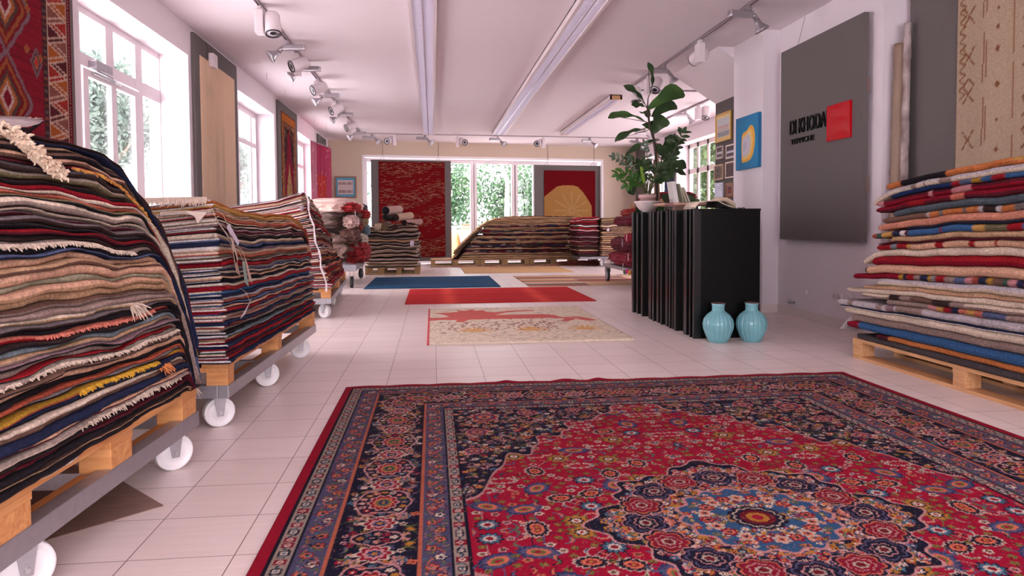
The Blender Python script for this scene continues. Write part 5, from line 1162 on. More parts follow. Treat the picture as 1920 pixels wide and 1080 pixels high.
def leaf_mesh(b, base, tip, wid, nrm, shape='fiddle', bend=.08, wav=.012, nseg=12, mi=0, seed=0):
    base, tip, nrm = Vector(base), Vector(tip), Vector(nrm); ax = tip-base; L = ax.length; ax.normalize(); sd = ax.cross(nrm).normalized(); up = sd.cross(ax).normalized(); n0 = len(b.v)
    for i in range(nseg+1):
        t = i/nseg
        if shape == 'fiddle': wv = float(np.interp(t, [0, .06, .2, .34, .5, .65, .78, .88, .95, 1], [.04, .22, .42, .50, .66, .92, 1, .88, .6, .06]))
        elif shape == 'paddle': wv = math.sin(math.pi*t**.8)**.7
        else: wv = math.sin(math.pi*min(1, t*.96+.02))**.8
        c = base+ax*(L*t)+up*(bend*L*math.sin(math.pi*t))-Vector((0, 0, bend*L*t*t*.6))
        for j, s_ in enumerate((-1, -.6, 0, .6, 1)):
            b.v.append(tuple(c+sd*(s_*wid*wv)+up*(abs(s_)*wid*.22*wv+wav*math.sin(t*15+s_*2+seed)*abs(s_)*min(1, 4*t))))
    for i in range(nseg):
        for j in range(4): a = n0+i*5+j; b.f.append([a, a+1, a+6, a+5]); b.m.append(mi)
rz_ = random.Random(12)
def frond(pix, Y, leafpairs, lw, m, thick=.006, lab=None, yo=0):
    pts = [aY(x, y, Y+yo*i/len(pix)) for i, (x, y) in enumerate(pix)]
    sp = []
    for i in range(len(pts)-1):
        for k in range(4): sp.append(pts[i].lerp(pts[i+1], k/4))
    sp.append(pts[-1]); b = MB(); b.tube(sp, [thick*(1-.6*i/len(sp)) for i in range(len(sp))], 6); st = b.build('stem', M_stem, zp, True)
    lb = MB(); n = len(sp); view = Vector((.1, -1, .35))
    for k in range(leafpairs):
        t = .3+.7*k/(leafpairs-1); i = min(int(t*(n-1)), n-2); p = sp[i].lerp(sp[i+1], t*(n-1)-i); d = (sp[i+1]-sp[i]).normalized(); s_ = d.cross(view).normalized()
        for sg in (-1, 1):
            q = p+(s_*sg*.9+d*.55+Vector((0, rz_.uniform(-.5, .3), rz_.uniform(-.2, .2)))).normalized()*lw*rz_.uniform(.85, 1.15)
            leaf_mesh(lb, p, q, lw*.24, view+Vector((rz_.uniform(-.5, .5), 0, rz_.uniform(-.3, .5))), 'oval', .06, .002, 6, seed=k)
    leaf_mesh(lb, sp[-1], sp[-1]+(sp[-1]-sp[-2]).normalized()*lw, lw*.24, view, 'oval', .05, .002, 6)
    lb.build('leaf', m, zp, True)
frond([(1211, 362), (1200, 338), (1188, 320), (1172, 303), (1153, 296)], 7.5, 8, .075, ML_g)
frond([(1210, 362), (1196, 346), (1184, 332), (1170, 322), (1160, 326)], 7.45, 7, .085, ML_l)
frond([(1214, 362), (1208, 338), (1200, 318), (1190, 304), (1180, 300)], 7.6, 8, .08, ML_d)
frond([(1217, 362), (1236, 332), (1256, 300), (1270, 270), (1280, 250)], 7.6, 10, .085, ML_d)
frond([(1216, 362), (1228, 338), (1245, 316), (1258, 296), (1262, 280)], 7.7, 9, .085, ML_d)
frond([(1213, 362), (1216, 335), (1218, 310), (1212, 285), (1208, 270)], 7.6, 9, .06, ML_g)
frond([(1212, 362), (1204, 350), (1196, 340), (1186, 338), (1176, 345)], 7.45, 6, .085, ML_l)
frond([(1214, 362), (1222, 346), (1226, 330), (1232, 318), (1240, 312)], 7.5, 7, .08, ML_d)
frond([(1212, 362), (1206, 340), (1203, 322), (1205, 308)], 7.5, 6, .09, ML_d)
b = MB(); p = aY(1206, 320, 7.45); leaf_mesh(b, p, aY(1200, 312, 7.45), .014, (0, -1, .2), 'oval', .05, 0, 6)
leaf_mesh(b, aY(1208, 345, 7.45), aY(1200, 312, 7.44), .018, (0, -1, .2), 'paddle', .05, 0, 8); b.build('new_leaf', mat_leaf('lime_leaf', (150, 186, 60), (130, 170, 50), 5, .4), zp, True, 'bright lime green young leaf')
b = MB()
for k in range(9): a = k*.7; b.tube([(ox+.03*math.cos(a), oy+.03*math.sin(a), CZ+.16), (ox+.045*math.cos(a), oy+.045*math.sin(a), CZ+.26), (ox+.09*math.cos(a), oy+.06*math.sin(a), CZ+.36)], [.009, .007, .004], 6)
b.build('stalks', mat('green_stalk', (104, 108, 62), .6, var=.2), zp, True)
# fiddle-leaf fig standing on the floor behind the counter
FY = 8.25; fx = aY(1230, 380, FY).x
fg = empty('fiddle_leaf_fig', (fx, FY, 0), 'tall fiddle-leaf fig rising behind the counter to the ceiling', 'potted plant')
b = MB(); b.lathe([(0, 0), (.15, 0), (.19, .34), (.2, .36), (.18, .36), (.17, .3), (0, .3)], (fx, FY, 0), 32); b.build('pot', mat('dark_pot', (70, 60, 58), .6), fg, True)
tp = [(fx, FY, .3), tuple(aY(1231, 380, FY)), tuple(aY(1233, 330, FY)), tuple(aY(1230, 290, FY)), tuple(aY(1226, 262, FY)), tuple(aY(1218, 235, FY)), tuple(aY(1214, 205, FY)), tuple(aY(1215, 185, FY))]
b = MB(); b.tube(tp, [.022, .02, .019, .018, .016, .013, .010, .006], 10); b.build('trunk', mat('fig_bark', (70, 56, 50), .85, bump=.4, bscale=30), fg, True)
for dx, t_ in ((10, 268), (-4, 300)):
    b = MB(); b.tube([(fx+.02*dx/8, FY-.02, .3), tuple(aY(1231+dx*.6, 380, FY-.02)), tuple(aY(1228+dx*.4, t_, FY-.02))], .009, 8); b.build('support_stake', mat('bamboo_stake', (146, 104, 78), .6), fg, True)
FL = [((1219, 176), (1214, 112), 7, (.8, -.8, 0)), ((1210, 196), (1168, 157), 7, (.3, -.9, .6)), ((1214, 206), (1280, 164), 15, (-.1, -1, .5)), ((1222, 219), (1262, 186), 14, (.1, -1, .3)), ((1210, 228), (1140, 216), 10, (0, -.7, .9)),
      ((1221, 252), (1243, 214), 14, (.2, -1, .1)), ((1226, 250), (1212, 228), 11, (0, -1, .3)), ((1216, 244), (1153, 262), 8, (-.1, -.5, 1)), ((1210, 200), (1184, 196), 6, (0, -.8, .5)), ((1237, 262), (1172, 290), 7, (0, -.6, 1)),
      ((1240, 300), (1273, 253), 12, (-.4, -1, .2)), ((1248, 304), (1287, 313), 9, (0, -.9, .6)), ((1250, 322), (1286, 325), 8, (0, -.8, .8)), ((1236, 292), (1256, 262), 11, (.3, -1, 0)), ((1230, 270), (1248, 290), 10, (0, -1, .3)),
      ((1232, 310), (1262, 332), 10, (0, -1, .5)), ((1194, 342), (1179, 362), 7, (.2, -1, .2)), ((1217, 222), (1206, 208), 9, (0, -1, .3)), ((1252, 286), (1262, 258), 8, (-.6, -1, 0)), ((1228, 326), (1205, 300), 9, (.2, -1, .2)), ((1240, 330), (1262, 300), 11, (0, -1, .3)), ((1232, 345), (1250, 322), 9, (.1, -1, .3))]
for k, (a, c, wpx, nn) in enumerate(FL):
    dy = ((k*37) % 7-3)*.05; p, q = aY(*a, FY), aY(*c, FY+dy); b = MB()
    leaf_mesh(b, p, q, wpx*1.35*FY/FPX, nn, 'fiddle', .10, .009, 14, seed=k); s0 = Vector(tp[4]) if a[1] < 275 else Vector(tp[3])
    near = min((Vector(t) for t in tp[2:]), key=lambda t: (t-p).length); b2 = MB(); b2.tube([near, near.lerp(p, .5)+Vector((0, 0, .01)), p, p.lerp(q, .9)+Vector((0, -.004, 0))], [.006, .005, .005, .002], 6)
    lf = b.build('leaf', ML_d if k not in (2, 4) else mat_leaf('mid_plant_leaf', (50, 88, 36), (70, 108, 46), 6, .25), fg, True); b2.build('leaf_stalk', M_stem, lf, True)
# large low leaves behind the counter edge
lp = empty('broad_leaf_plant', (3.0, 8.25, 0), 'low plant with broad dark leaves behind the middle of the counter', 'potted plant')
b = MB(); b.lathe([(0, 0), (.14, 0), (.18, .7), (.16, .7), (0, .66)], (3.0, 8.25, 0), 24); b.build('pot', mat('dark_pot', (70, 60, 58)), lp, True)
for k, (a, c, wpx) in enumerate((((1262, 392), (1240, 362), 14), ((1272, 392), (1302, 366), 16), ((1285, 395), (1312, 372), 12), ((1250, 396), (1224, 384), 10), ((1205, 400), (1190, 380), 12), ((1200, 402), (1184, 404), 7))):
    b = MB(); leaf_mesh(b, aY(*a, 8.2), aY(*c, 8.15), wpx*8.2/FPX, (0, -1, .5), 'paddle', .1, .004, 12, seed=k); b.build('leaf', ML_d, lp, True)
    b = MB(); b.tube([(3.0, 8.25, .66), aY(*a, 8.2)], .008, 6); b.build('stem', M_stem, lp, True)
# round wooden tray, brochures, card holder, open folder, phone cord
pt_ = aY(1280, 386, 6.95)
b = MB(); b.lathe([(0, 0), (.10, 0), (.10, .045), (.275, .05), (.285, .058), (.285, .07), (.275, .077), (0, .075)], (pt_.x, 6.95, CZ), 56)
tag(b.build('round_tray', mat('pink_wood_tray', (196, 150, 134), .6, var=.2, vscale=20), None, True), 'round wooden tray on a foot on the middle of the counter', 'tray')
for k, (x0, x1, y, t_, lab, c) in enumerate(((1254, 1263, 341, .012, 'tallest transparent brochure sleeve standing on the counter', (206, 202, 200)), (1267, 1273, 345, .008, 'greenish brochure second from left on the counter', (170, 176, 150)), (1271, 1277, 352, .006, 'cream brochure third from left on the counter', (206, 196, 176)), (1275, 1281, 352, .006, 'thin beige brochure, rightmost of the upright ones', (212, 204, 190)))):
    p = aY(x0+9+k*2, 383, 6.9); q = aY(x0, y, 7.0); w_ = .10; b = MB(); dn = .077
    A, Bq = Vector((p.x, 6.86, CZ+dn)), Vector((q.x, 6.92, q.z)); s1, s2 = Vector((.05, -.02, 0)) if k == 0 else Vector((.03, .02, 0)), Vector((0, .15, 0))
    P = [A, A+s1*.7, A+s1*.7+s2, A+s2, Bq, Bq+s1*.7, Bq+s1*.7+s2, Bq+s2]; b.v = [tuple(v) for v in P]; b.f = [[0, 3, 2, 1], [4, 5, 6, 7], [0, 1, 5, 4], [1, 2, 6, 5], [2, 3, 7, 6], [3, 0, 4, 7]]; b.m = [0]*6
    tag(b.build('brochure', mat(f'brochure_{k}', c, .35, var=.12, vscale=30)), lab, 'brochure', 'brochures standing on the counter')
pa = aY(1257, 391, 6.35); b = MB()
for (lo, hi) in (((-.04, 0, 0), (.04, .05, .003)), ((-.04, 0, 0), (.04, .003, .07)), ((-.04, .047, 0), (.04, .05, .10)), ((-.04, 0, 0), (-.037, .05, .05)), ((.037, 0, 0), (.04, .05, .05))):
    b.box((pa.x+lo[0], 6.35+lo[1], CZ+lo[2]), (pa.x+hi[0], 6.35+hi[1], CZ+hi[2]))
tag(b.build('card_holder', mat_glass('acrylic_glass', (.9, .86, .88))), 'small transparent acrylic card holder at the slatted edge of the counter', 'card holder')
b = MB(); b.box((2.25, 6.1, CZ), (2.45, 6.4, CZ+.004)); tag(b.build('paper_sheet', mat('paper_white', (226, 216, 222))), 'flat white sheet at the near edge of the counter top', 'paper')
# open folder: a pale sheet arched over a dark inside
def arch(name, Y0, Y1, pix, th, m):
    top = [aY(x, y, Y0) for x, y in pix]; b = MB(); n = len(top)
    for Yq in (Y0, Y1):
        for p in top: b.v.append((p.x, Yq, max(p.z, CZ+.003)))
        for p in top: b.v.append((p.x, Yq, max(p.z-th, CZ+.0005)))
    for i in range(n-1):
        b.f += [[i, i+1, n+i+1, n+i][::-1], [2*n+i, 2*n+i+1, 3*n+i+1, 3*n+i], [i, i+1, 2*n+i+1, 2*n+i], [n+i, 3*n+i, 3*n+i+1, n+i+1]]
    b.f += [[0, n, 3*n, 2*n], [n-1, 3*n-1, 4*n-1, 2*n-1][::-1]]; b.m = [0]*len(b.f); return b.build(name, m, None, True)
o_ = arch('open_folder', 5.95, 6.25, [(1304, 389.5), (1307, 384), (1312, 379), (1322, 376.5), (1335, 376), (1342, 374.5), (1347, 376), (1356, 381), (1368, 386), (1380, 389.5)], .006, mat('cream_folder', (222, 202, 182), .6))
tag(o_, 'arched cream folder lying open on the near end of the counter', 'folder')
b = MB(); q = [(1341, 388.6), (1346, 377.5), (1356, 383), (1378, 389.0)]; pts = [aY(x, y, 5.958) for x, y in q]; b.v = [tuple(p) for p in pts]+[(p.x, 6.2, p.z) for p in pts]; b.f = [[0, 3, 2, 1], [4, 5, 6, 7], [0, 1, 5, 4], [1, 2, 6, 5], [2, 3, 7, 6], [3, 0, 4, 7]]; b.m = [0]*6; b.build('folder_inside', M_black, o_, label='black inside of the folder')
o_ = arch('desk_phone', 6.45, 6.62, [(1341, 379), (1345, 373), (1354, 370), (1364, 370), (1374, 376), (1380, 384)], .035, mat('ivory_plastic', (218, 196, 172), .4)); tag(o_, 'ivory telephone handset arch behind the open folder', 'phone')
b = MB(); cpts = [Vector((2.60+.01*math.sin(k*1.1)+k*.0025, 6.3-.006*k, CZ+.008+.006*math.cos(k*2.0))) for k in range(40)]; b.tube(cpts, .004, 5); tag(b.build('phone_cord', M_black), 'curled black phone cord on the right edge of the counter top', 'cord')

# ================================================================== DISPLAY BOARDS AND HANGINGS
def board(name, lo, hi, label, T=None, bevel=.004, cat='board', m=None):
    b = MB(); b.box(lo, hi, T, bev=bevel); o = b.build(name, m or M_grey); return tag(o, label, cat, 'grey display boards')
XBd = XL+.035
board('display_board', (XL, 2.4, .25), (XBd, 5.30, 2.97), 'grey board behind the big red tribal rug, nearest on the left wall')
bd2 = board('display_board', (XL, 7.86, .25), (XBd, 9.50, 2.955), 'grey board behind the plain beige rug on the left wall')
board('display_board', (XL, 11.95, .25), (XBd, 13.58, 2.965), 'grey board behind the ornate prayer rug on the left wall')
board('display_board', (XL, 16.0, .25), (XBd, 17.2, 2.93), 'narrow grey board behind the sheer red textile, far end of the left wall')
b = MB(); q = aX(400, 114, XBd+.03); b.box((XBd, q.y-.09, q.z-.08), (XBd+.06, q.y+.07, q.z+.07), bev=.015); tag(b.build('motion_sensor', M_whitep), 'white motion sensor box on the beige rug board', 'sensor')
b = MB(); q2 = aX(387, 90, XBd); b.tube([(XBd+.003, q2.y, 2.95), (XBd+.003, q2.y, q.z+.02), (XBd+.003, q.y-.05, q.z)], .003, 5); tag(b.build('sensor_cable', M_greyd), 'thin cable running up from the motion sensor', 'cable')
XRg = XBd
def wall_cloth(name, cv, y0, z0, label, m=M_hang, X=XRg, th=.008, zf=None): return tag(cloth_obj(name, cv, ((X, y0, z0), (0, 1, 0), (0, 0, 1), (1, 0, 0)), m, th, None, zf), label, 'rug')
# A: big red tribal rug
cv = Cv(2.5, 2.5, .010, .010, C_(150, 22, 44)); w = cv.w
for k in range(260): yy = rnd.random()*2.5; cv.rect(0, 2.16, yy, yy+.008, C_(150, 22, 44)*rnd.uniform(.65, 1.2))
GR = C_(150, 118, 128)
def dia(cx, cy, a, c, col): cv.poly([(cx-a, cy), (cx, cy-c), (cx+a, cy), (cx, cy+c)], col)
for cy in (.12, .66, 1.20, 1.74, 2.28):
    for k, (a, c) in enumerate(((.27, .29), (.235, .255), (.205, .225), (.17, .19), (.14, .16), (.105, .125), (.07, .09), (.045, .06))):
        col = [GR*.9, C_(138, 24, 40), C_(170, 92, 50), C_(132, 20, 36), C_(96, 66, 60), C_(190, 110, 60), C_(226, 190, 180), C_(140, 20, 44)][k]
        n = 28; pts = []
        for i in range(n):
            t = i/n*4; s_ = int(t); f_ = t-s_; P = [(a, 0), (0, c), (-a, 0), (0, -c)]; x = P[s_][0]*(1-f_)+P[(s_+1) % 4][0]*f_; y = P[s_][1]*(1-f_)+P[(s_+1) % 4][1]*f_
            k2 = 1+.05*(i % 2); pts.append((1.74+x*k2, cy+y*k2))
        cv.poly(pts, col)
for (x, y) in ((2.06, .93), (2.06, 1.47), (2.06, 2.0), (1.40, .93), (1.40, 1.47), (1.40, 2.0), (2.06, .39)):
    for a, c, col in ((.07, .10, GR*.8), (.05, .072, C_(96, 60, 70)), (.03, .048, C_(196, 130, 90)), (.02, .032, C_(206, 40, 40))): dia(x, y, a, c, col)
for k in range(60):
    x, y = rnd.choice([1.98, 2.10, 1.3, .8])+rnd.uniform(-.03, .03), rnd.random()*2.5; cv.flower(x, y, .028, 4, [(1, C_(170, 120, 60)), (.5, C_(206, 60, 50))])
cv.rect(2.14, 2.2, 0, 2.5, C_(70, 40, 52)); 
for k in range(60): cv.rect(2.15, 2.19, k*.042, k*.042+.02, [C_(150, 80, 60), C_(110, 90, 80), C_(120, 60, 40)][k % 3])
cv.rect(2.2, 2.44, 0, 2.5, C_(120, 40, 40)); nz = 20
for k in range(nz):
    y = k*.125; cc_ = [C_(186, 98, 40), C_(96, 30, 40), C_(150, 90, 80), C_(176, 50, 40)]
    cv.poly([(2.2, y), (2.44, y+.062), (2.2, y+.125)], cc_[k % 4]); cv.poly([(2.44, y+.062), (2.44, y+.187), (2.2, y+.125)], cc_[(k+2) % 4])
    for d in (0, .03): cv.line([(2.21, y+d), (2.43, y+.062+d)], .011, C_(226, 190, 170)); cv.line([(2.43, y+.062+d), (2.21, y+.125+d)], .011, C_(226, 190, 170))
cv.rect(2.195, 2.207, 0, 2.5, C_(226, 190, 170)); cv.rect(2.435, 2.447, 0, 2.5, C_(220, 180, 160)); cv.rect(2.447, 2.5, 0, 2.5, C_(110, 14, 30))
for k in range(120): cv.rect(2.465, 2.475, k*.021, k*.021+.01, C_(206, 160, 150))
cv.noise(.22, 8)
wall_cloth('tribal_rug', cv, 2.74, .5, 'large red tribal rug with diamonds and zigzag border hanging at the far left')
# B: plain beige
cv = Cv(1.33, 2.32, .02, .02, C_(232, 196, 166)); rb = np.random.RandomState(3)
cv.c *= (1+.05*np.sin(np.cumsum(rb.randn(cv.nx)*.4)))[None, :, None]; 
for (x, z, s1, s2, k_) in ((.55, 1.25, .07, .35, .16), (.8, 1.2, .05, .4, .2), (.3, 1.6, .08, .3, .1), (.7, .6, .1, .3, .1), (.3, 2.0, .15, .12, .16)): cv.c *= 1-k_*np.exp(-((cv.x[None, :, None]-x)/s1)**2-((cv.y[:, None, None]-z)/s2)**2)
cv.noise(.10, 9)
wall_cloth('beige_rug', cv, 8.02, .44, 'plain sandy beige pile rug hanging between the first two left windows', M_pile)
# C: ornate prayer rug
cv = Cv(1.20, 2.3, .012, .012, C_(150, 40, 44)); rp_ = random.Random(4)
for a, col in ((.0, C_(120, 60, 40)), (.02, C_(206, 110, 50)), (.10, C_(70, 40, 40)), (.12, C_(150, 96, 70)), (.22, C_(60, 36, 40))): cv.rect(a, 1.20-a, 0, 2.3-a, col)
cv.rect(.02, 1.18, 2.16, 2.28, C_(216, 120, 50))
for k in range(14): cv.leaf(.08+k*.08, 2.2, .03, 1.57, [(1, C_(150, 50, 40))])
for k in range(900):
    x, y = rp_.random()*1.2, rp_.random()*2.15
    if x < .24 or x > .96 or y > 1.9: cv.flower(x, y, rp_.uniform(.012, .028), 5, [(1, rp_.choice([C_(206, 150, 90), C_(170, 50, 50), C_(96, 110, 80), C_(220, 180, 140), C_(80, 40, 50)])), (.5, C_(90, 30, 40))])
cv.poly([(.24, 0), (.24, 1.35), (.40, 1.62), (.46, 1.92), (.60, 2.08), (.74, 1.92), (.80, 1.62), (.96, 1.35), (.96, 0)], C_(150, 16, 52))
t = np.linspace(0, 2*math.pi, 50); cv.poly([(.6+.27*math.copysign(abs(math.cos(v))**1.1, math.cos(v)), .72+.62*math.sin(v)) for v in t], C_(206, 172, 110))
cv.poly([(.52, 1.3), (.6, 1.5), (.68, 1.3)], C_(206, 172, 110))
for k in range(330):
    a, q_ = rp_.random()*6.28, math.sqrt(rp_.random()); x, y = .6+.25*q_*math.cos(a), .72+.6*q_*math.sin(a); cv.flower(x, y, rp_.uniform(.01, .02), 5, [(1, rp_.choice([C_(190, 90, 90), C_(120, 110, 60), C_(176, 60, 60), C_(150, 130, 90)]))])
cv.noise(.2, 10)
wall_cloth('prayer_rug', cv, 12.15, .52, 'ornate prayer rug with arch and oval medallion between second and third left windows')
# sheer textile on a rod hung from the ceiling
ta, tb = aY(582, 262, 13.9), aY(621, 283, 15.3); d_ = Vector((tb.x-ta.x, tb.y-ta.y, 0)); Ls = d_.length; d_.normalize(); zt_ = 2.53
cv = Cv(Ls, 1.7, .02, .02, C_(170, 40, 84)); 
for k in range(12): x = k*Ls/12; cv.rect(x, x+.03, .9, 1.7, C_(150, 28, 70))
cv.rect(Ls*.28, Ls*.74, 0, 1.12, C_(186, 44, 40)); 
for k in range(70): cv.rect(*(lambda x, y: (x, x+.02, y, y+.03))(rnd.random()*Ls, rnd.random()*1.7), C_(226, 150, 160))
cv.noise(.15, 4); nrm = d_.cross(Vector((0, 0, 1)))
so = cloth_obj('sheer_textile', cv, (Vector((ta.x, ta.y, zt_-1.7)), d_, Vector((0, 0, 1)), nrm), mat_attr('sheer_cloth', rough=.8, bump=.2, alpha=.93, var=.15), .004, None, lambda X, Y: .015*np.sin(X*22)); tag(so, 'sheer magenta textile with orange panel hanging from a rod near the back left corner', 'textile')
b = MB(); b.tube([(ta.x, ta.y, zt_+.01), (ta.x+d_.x*Ls, ta.y+d_.y*Ls, zt_+.01)], .012, 8); b.build('rod', mat('grey_rod', (160, 140, 146), .5), so)
for k in (.2, .75): 
    b = MB(); q = Vector((ta.x, ta.y, 0))+d_*Ls*k; b.tube([(q.x, q.y, zt_+.02), (q.x, q.y, H-.001)], .003, 5); b.build('hanging_wire', M_metal, so)
for (x, y) in ((500, 137), (535, 168)):
    q = aZ(x, y, 3.0); b = MB(); b.tube([(q.x, q.y, H), (q.x, q.y, H-.07), (q.x+.01, q.y, H-.085)], .004, 5); tag(b.build('ceiling_hook', M_metal), 'small metal hook under the ceiling, '+('nearer' if x == 500 else 'farther')+' one above the left windows', 'hook')
# back boards with rugs (in the plane of the back wall)
def bboard(px0, px1, off, z0, z1, label):
    x0, x1 = bl(aB(px0, 330, off).x), bl(aB(px1, 330, off).x); b = MB(); b.box((x0, off*cB, z0), (x1, off*cB+.04, z1), TB, bev=.004); o = b.build('display_board', M_grey); tag(o, label, 'board', 'grey display boards'); return o, x0, x1
def bcloth(name, cv, x0, off, z0, label, th=.008):
    O = TB @ Vector((x0, off*cB-.001, z0)); R3 = TB.to_3x3(); o = cloth_obj(name, cv, (O, R3 @ Vector((1, 0, 0)), (0, 0, 1), R3 @ Vector((0, -1, 0))), M_hang, th); return tag(o, label, 'rug')
o1, xa, xb = bboard(697, 847, .10, .06, 2.56, 'grey hanging board behind the red streaked rug at the back')
for px in (718, 822):
    b = MB(); x = bl(aB(px, 300, .1).x); p = TB @ Vector((x, .12*cB, 2.56)); q = TB @ Vector((x, -.01, 2.70)); b.tube([p-Vector((.05, 0, 0)), q-Vector((0, 0, .06)), p+Vector((.05, 0, 0))], .004, 5); b.tube([q-Vector((0, 0, .06)), q, TB @ Vector((x, -.01, H))], .004, 5); b.build('hanging_wire', M_greyd, o1)
xr0, xr1 = bl(aB(711, 330, .09).x), bl(aB(835, 330, .09).x)
cv = Cv(xr1-xr0, 2.36, .016, .008, C_(126, 8, 18)); rq = random.Random(9); dens = lambda y: .55+.45*math.sin(y*9)+.3*math.sin(y*23+1)
for k in range(3000):
    x, y = rq.random()*cv.w, rq.random()*2.36
    if rq.random() < dens(y+.15*math.sin(x*3)): L_ = rq.uniform(.02, .12); cv.rect(x, x+L_, y, y+.006, C_(206, 140, 110)*rq.uniform(.3, .85))
bcloth('streaked_rug', cv, xr0, .09, .16, 'dark red rug with pale horizontal streaks hanging at the back')
o2, xa, xb = bboard(1003, 1131, .10, .06, 2.50, 'grey hanging board behind the round-motif rug at the back right')
for px in (1026, 1112):
    b = MB(); x = bl(aB(px, 300, .1).x); p = TB @ Vector((x, .12*cB, 2.50)); q = TB @ Vector((x, -.01, 2.66)); b.tube([p-Vector((.05, 0, 0)), q-Vector((0, 0, .06)), p+Vector((.05, 0, 0))], .004, 5); b.tube([q-Vector((0, 0, .06)), q, TB @ Vector((x, -.01, H))], .004, 5); b.build('hanging_wire', M_greyd, o2)
xr0, xr1 = bl(aB(1021, 330, .09).x), bl(aB(1117, 330, .09).x); w = xr1-xr0
cv = Cv(w, 1.9, .014, .014, C_(120, 8, 18)); S = w/96.
ppx = [(0, 372-313), (0, 90), (0, 200), (92, 200), (91, 110), (88, 60+3), (80, 48), (72, 40), (62, 31), (45, 27), (28, 28), (18, 36), (8, 44)]
base = [(-0.001, 46), (8, 40), (16, 34), (24, 28), (36, 25.5), (52, 25.5), (62, 28), (70, 35), (78, 45), (84, 54), (89, 63), (89, 92), (84, 102), (76, 112), (60, 120), (40, 124), (20, 120), (8, 110), (-.001, 100)]
cv.poly([(x*S, 1.9-y*S) for x, y in base], C_(196, 142, 82))
for a in np.linspace(0, 2*math.pi, 13)[:-1]:
    p_ = [(51*S+rr_*S*math.cos(a+.05*math.sin(rr_)), 1.9-(70-rr_*math.sin(a+.04*math.sin(rr_*.7)))*S) for rr_ in range(3, 34, 3)]; cv.line([p for p in p_ if p[0] > 0], .014, C_(216, 180, 130))
cv.noise(.14, 5); bcloth('round_motif_rug', cv, xr0, .09, .46, 'dark red rug with a large ochre disc hanging at the back right')
# framed picture on the beige back wall
def picture(name, O, ax, ay, an, w, h, cvf, label, fr, fcol, mount=None, th=.025, cat='picture', group=None, glass=False):
    O, ax, ay, an = [Vector(v) for v in (O, ax, ay, an)]
    T = Matrix((( ax.x, ay.x, an.x, O.x), (ax.y, ay.y, an.y, O.y), (ax.z, ay.z, an.z, O.z), (0, 0, 0, 1)))
    b = MB()
    for lo, hi in (((0, 0, 0), (w, fr, th)), ((0, h-fr, 0), (w, h, th)), ((0, fr, 0), (fr, h-fr, th)), ((w-fr, fr, 0), (w, h-fr, th))): b.box(lo, hi, T, bev=min(.003, fr*.2))
    o = b.build(name, fcol); tag(o, label, cat, group)
    cv = Cv(w-2*fr, h-2*fr, (w-2*fr)/60, (h-2*fr)/60, cvf[0]); cvf[1](cv)
    cloth_obj('picture_sheet', cv, (O+ax*fr+ay*fr+an*.001, ax, ay, an), M_flat, th*.5, o); return o
q = aB(627, 331, -.02); q1 = aB(668, 331, -.02); q2 = aB(668, 371.5, -.02); R3 = TB.to_3x3(); ex = R3 @ Vector((1, 0, 0))
def p_(cv):
    w, h = cv.w, cv.h; cv.rect(w*.10, w*.90, h*.12, h*.88, C_(206, 184, 182)); cv.rect(w*.1, w*.9, h*.49, h*.505, C_(150, 130, 120))
    for row, y in ((0, .62), (1, .2)):
        for k in range(18): x = w*(.13+.043*k); hh = h*(.12+.03*((k*7) % 3)); cv.rect(x, x+w*.022, h*y, h*y+hh, C_(70+((k*37) % 50), 56, 60)); cv.rect(x-w*.006, x+w*.012, h*y+hh*.5, h*y+hh*.6, C_(90, 70, 70))
    for k in range(20): cv.rect(w*(.12+.04*k), w*(.13+.04*k), h*.80, h*.81, C_(120, 100, 100))
wf = (q1-q).length
picture('framed_picture', (q.x, q.y-.005, q2.z), ex, (0, 0, 1), R3 @ Vector((0, -1, 0)), wf, q1.z-q2.z, (C_(86, 158, 190), p_), 'framed print with blue mount and two rows of dark figures on the beige back wall', .035, mat('brown_frame', (140, 104, 84), .5))
# ------------------------------------------------------------------ shop sign
sg = empty('shop_sign', (3.64, 6.55, .79), 'dark grey shop sign board with black lettering and red square', 'sign')
b = MB(); b.box((3.60, 5.79, .79), (3.645, 7.25, 2.715), bev=.003); b.build('sign_board', M_grey, sg)
b = MB(); b.box((3.645, 5.86, .9), (3.68, 7.18, 2.6)); b.box((3.63, 5.783, 2.05), (3.655, 5.79, 2.17)); b.box((3.63, 5.783, 1.22), (3.655, 5.79, 1.34)); b.build('sign_batten', mat('batten_wood', (120, 96, 90)), sg)
b = MB(); p, q, s_ = aX(1552, 200, 3.585), aX(1595, 188, 3.585), aX(1552, 266, 3.585); b.box((3.575, q.y, s_.z), (3.602, p.y, p.z), bev=.002); b.build('red_square', mat('red_acrylic', (190, 2, 20), .1, spec=.5), sg, label='glossy red square')
def text3d(s, x, y0, y1, z0, z1, ext=.012, parent=None, m=None, bold=.02):
    cu = bpy.data.curves.new('lettering', 'FONT'); cu.body = s; cu.extrude = .5; cu.offset = bold; o = bpy.data.objects.new('tmp', cu); COL.objects.link(o)
    dg = bpy.context.evaluated_depsgraph_get(); me = bpy.data.meshes.new_from_object(o.evaluated_get(dg)); bpy.data.objects.remove(o)
    xs = [v.co.x for v in me.vertices]; zs = [v.co.y for v in me.vertices]; a, c, e, g = min(xs), max(xs), min(zs), max(zs)
    for v in me.vertices:
        u, w_, k = (v.co.x-a)/(c-a), (v.co.y-e)/(g-e), v.co.z; v.co = Vector((x-ext*(k+.5), y0+(y1-y0)*u, z0+(z1-z0)*w_))
    me.materials.clear(); me.materials.append(m); return link('lettering', me, parent)
a_, c_ = aX(1481, 227, 3.59), aX(1551, 212, 3.59); e_ = aX(1481, 254, 3.59)
text3d('DI KHODAI', 3.602, a_.y, c_.y, e_.z, a_.z, .016, sg, M_black, .012)
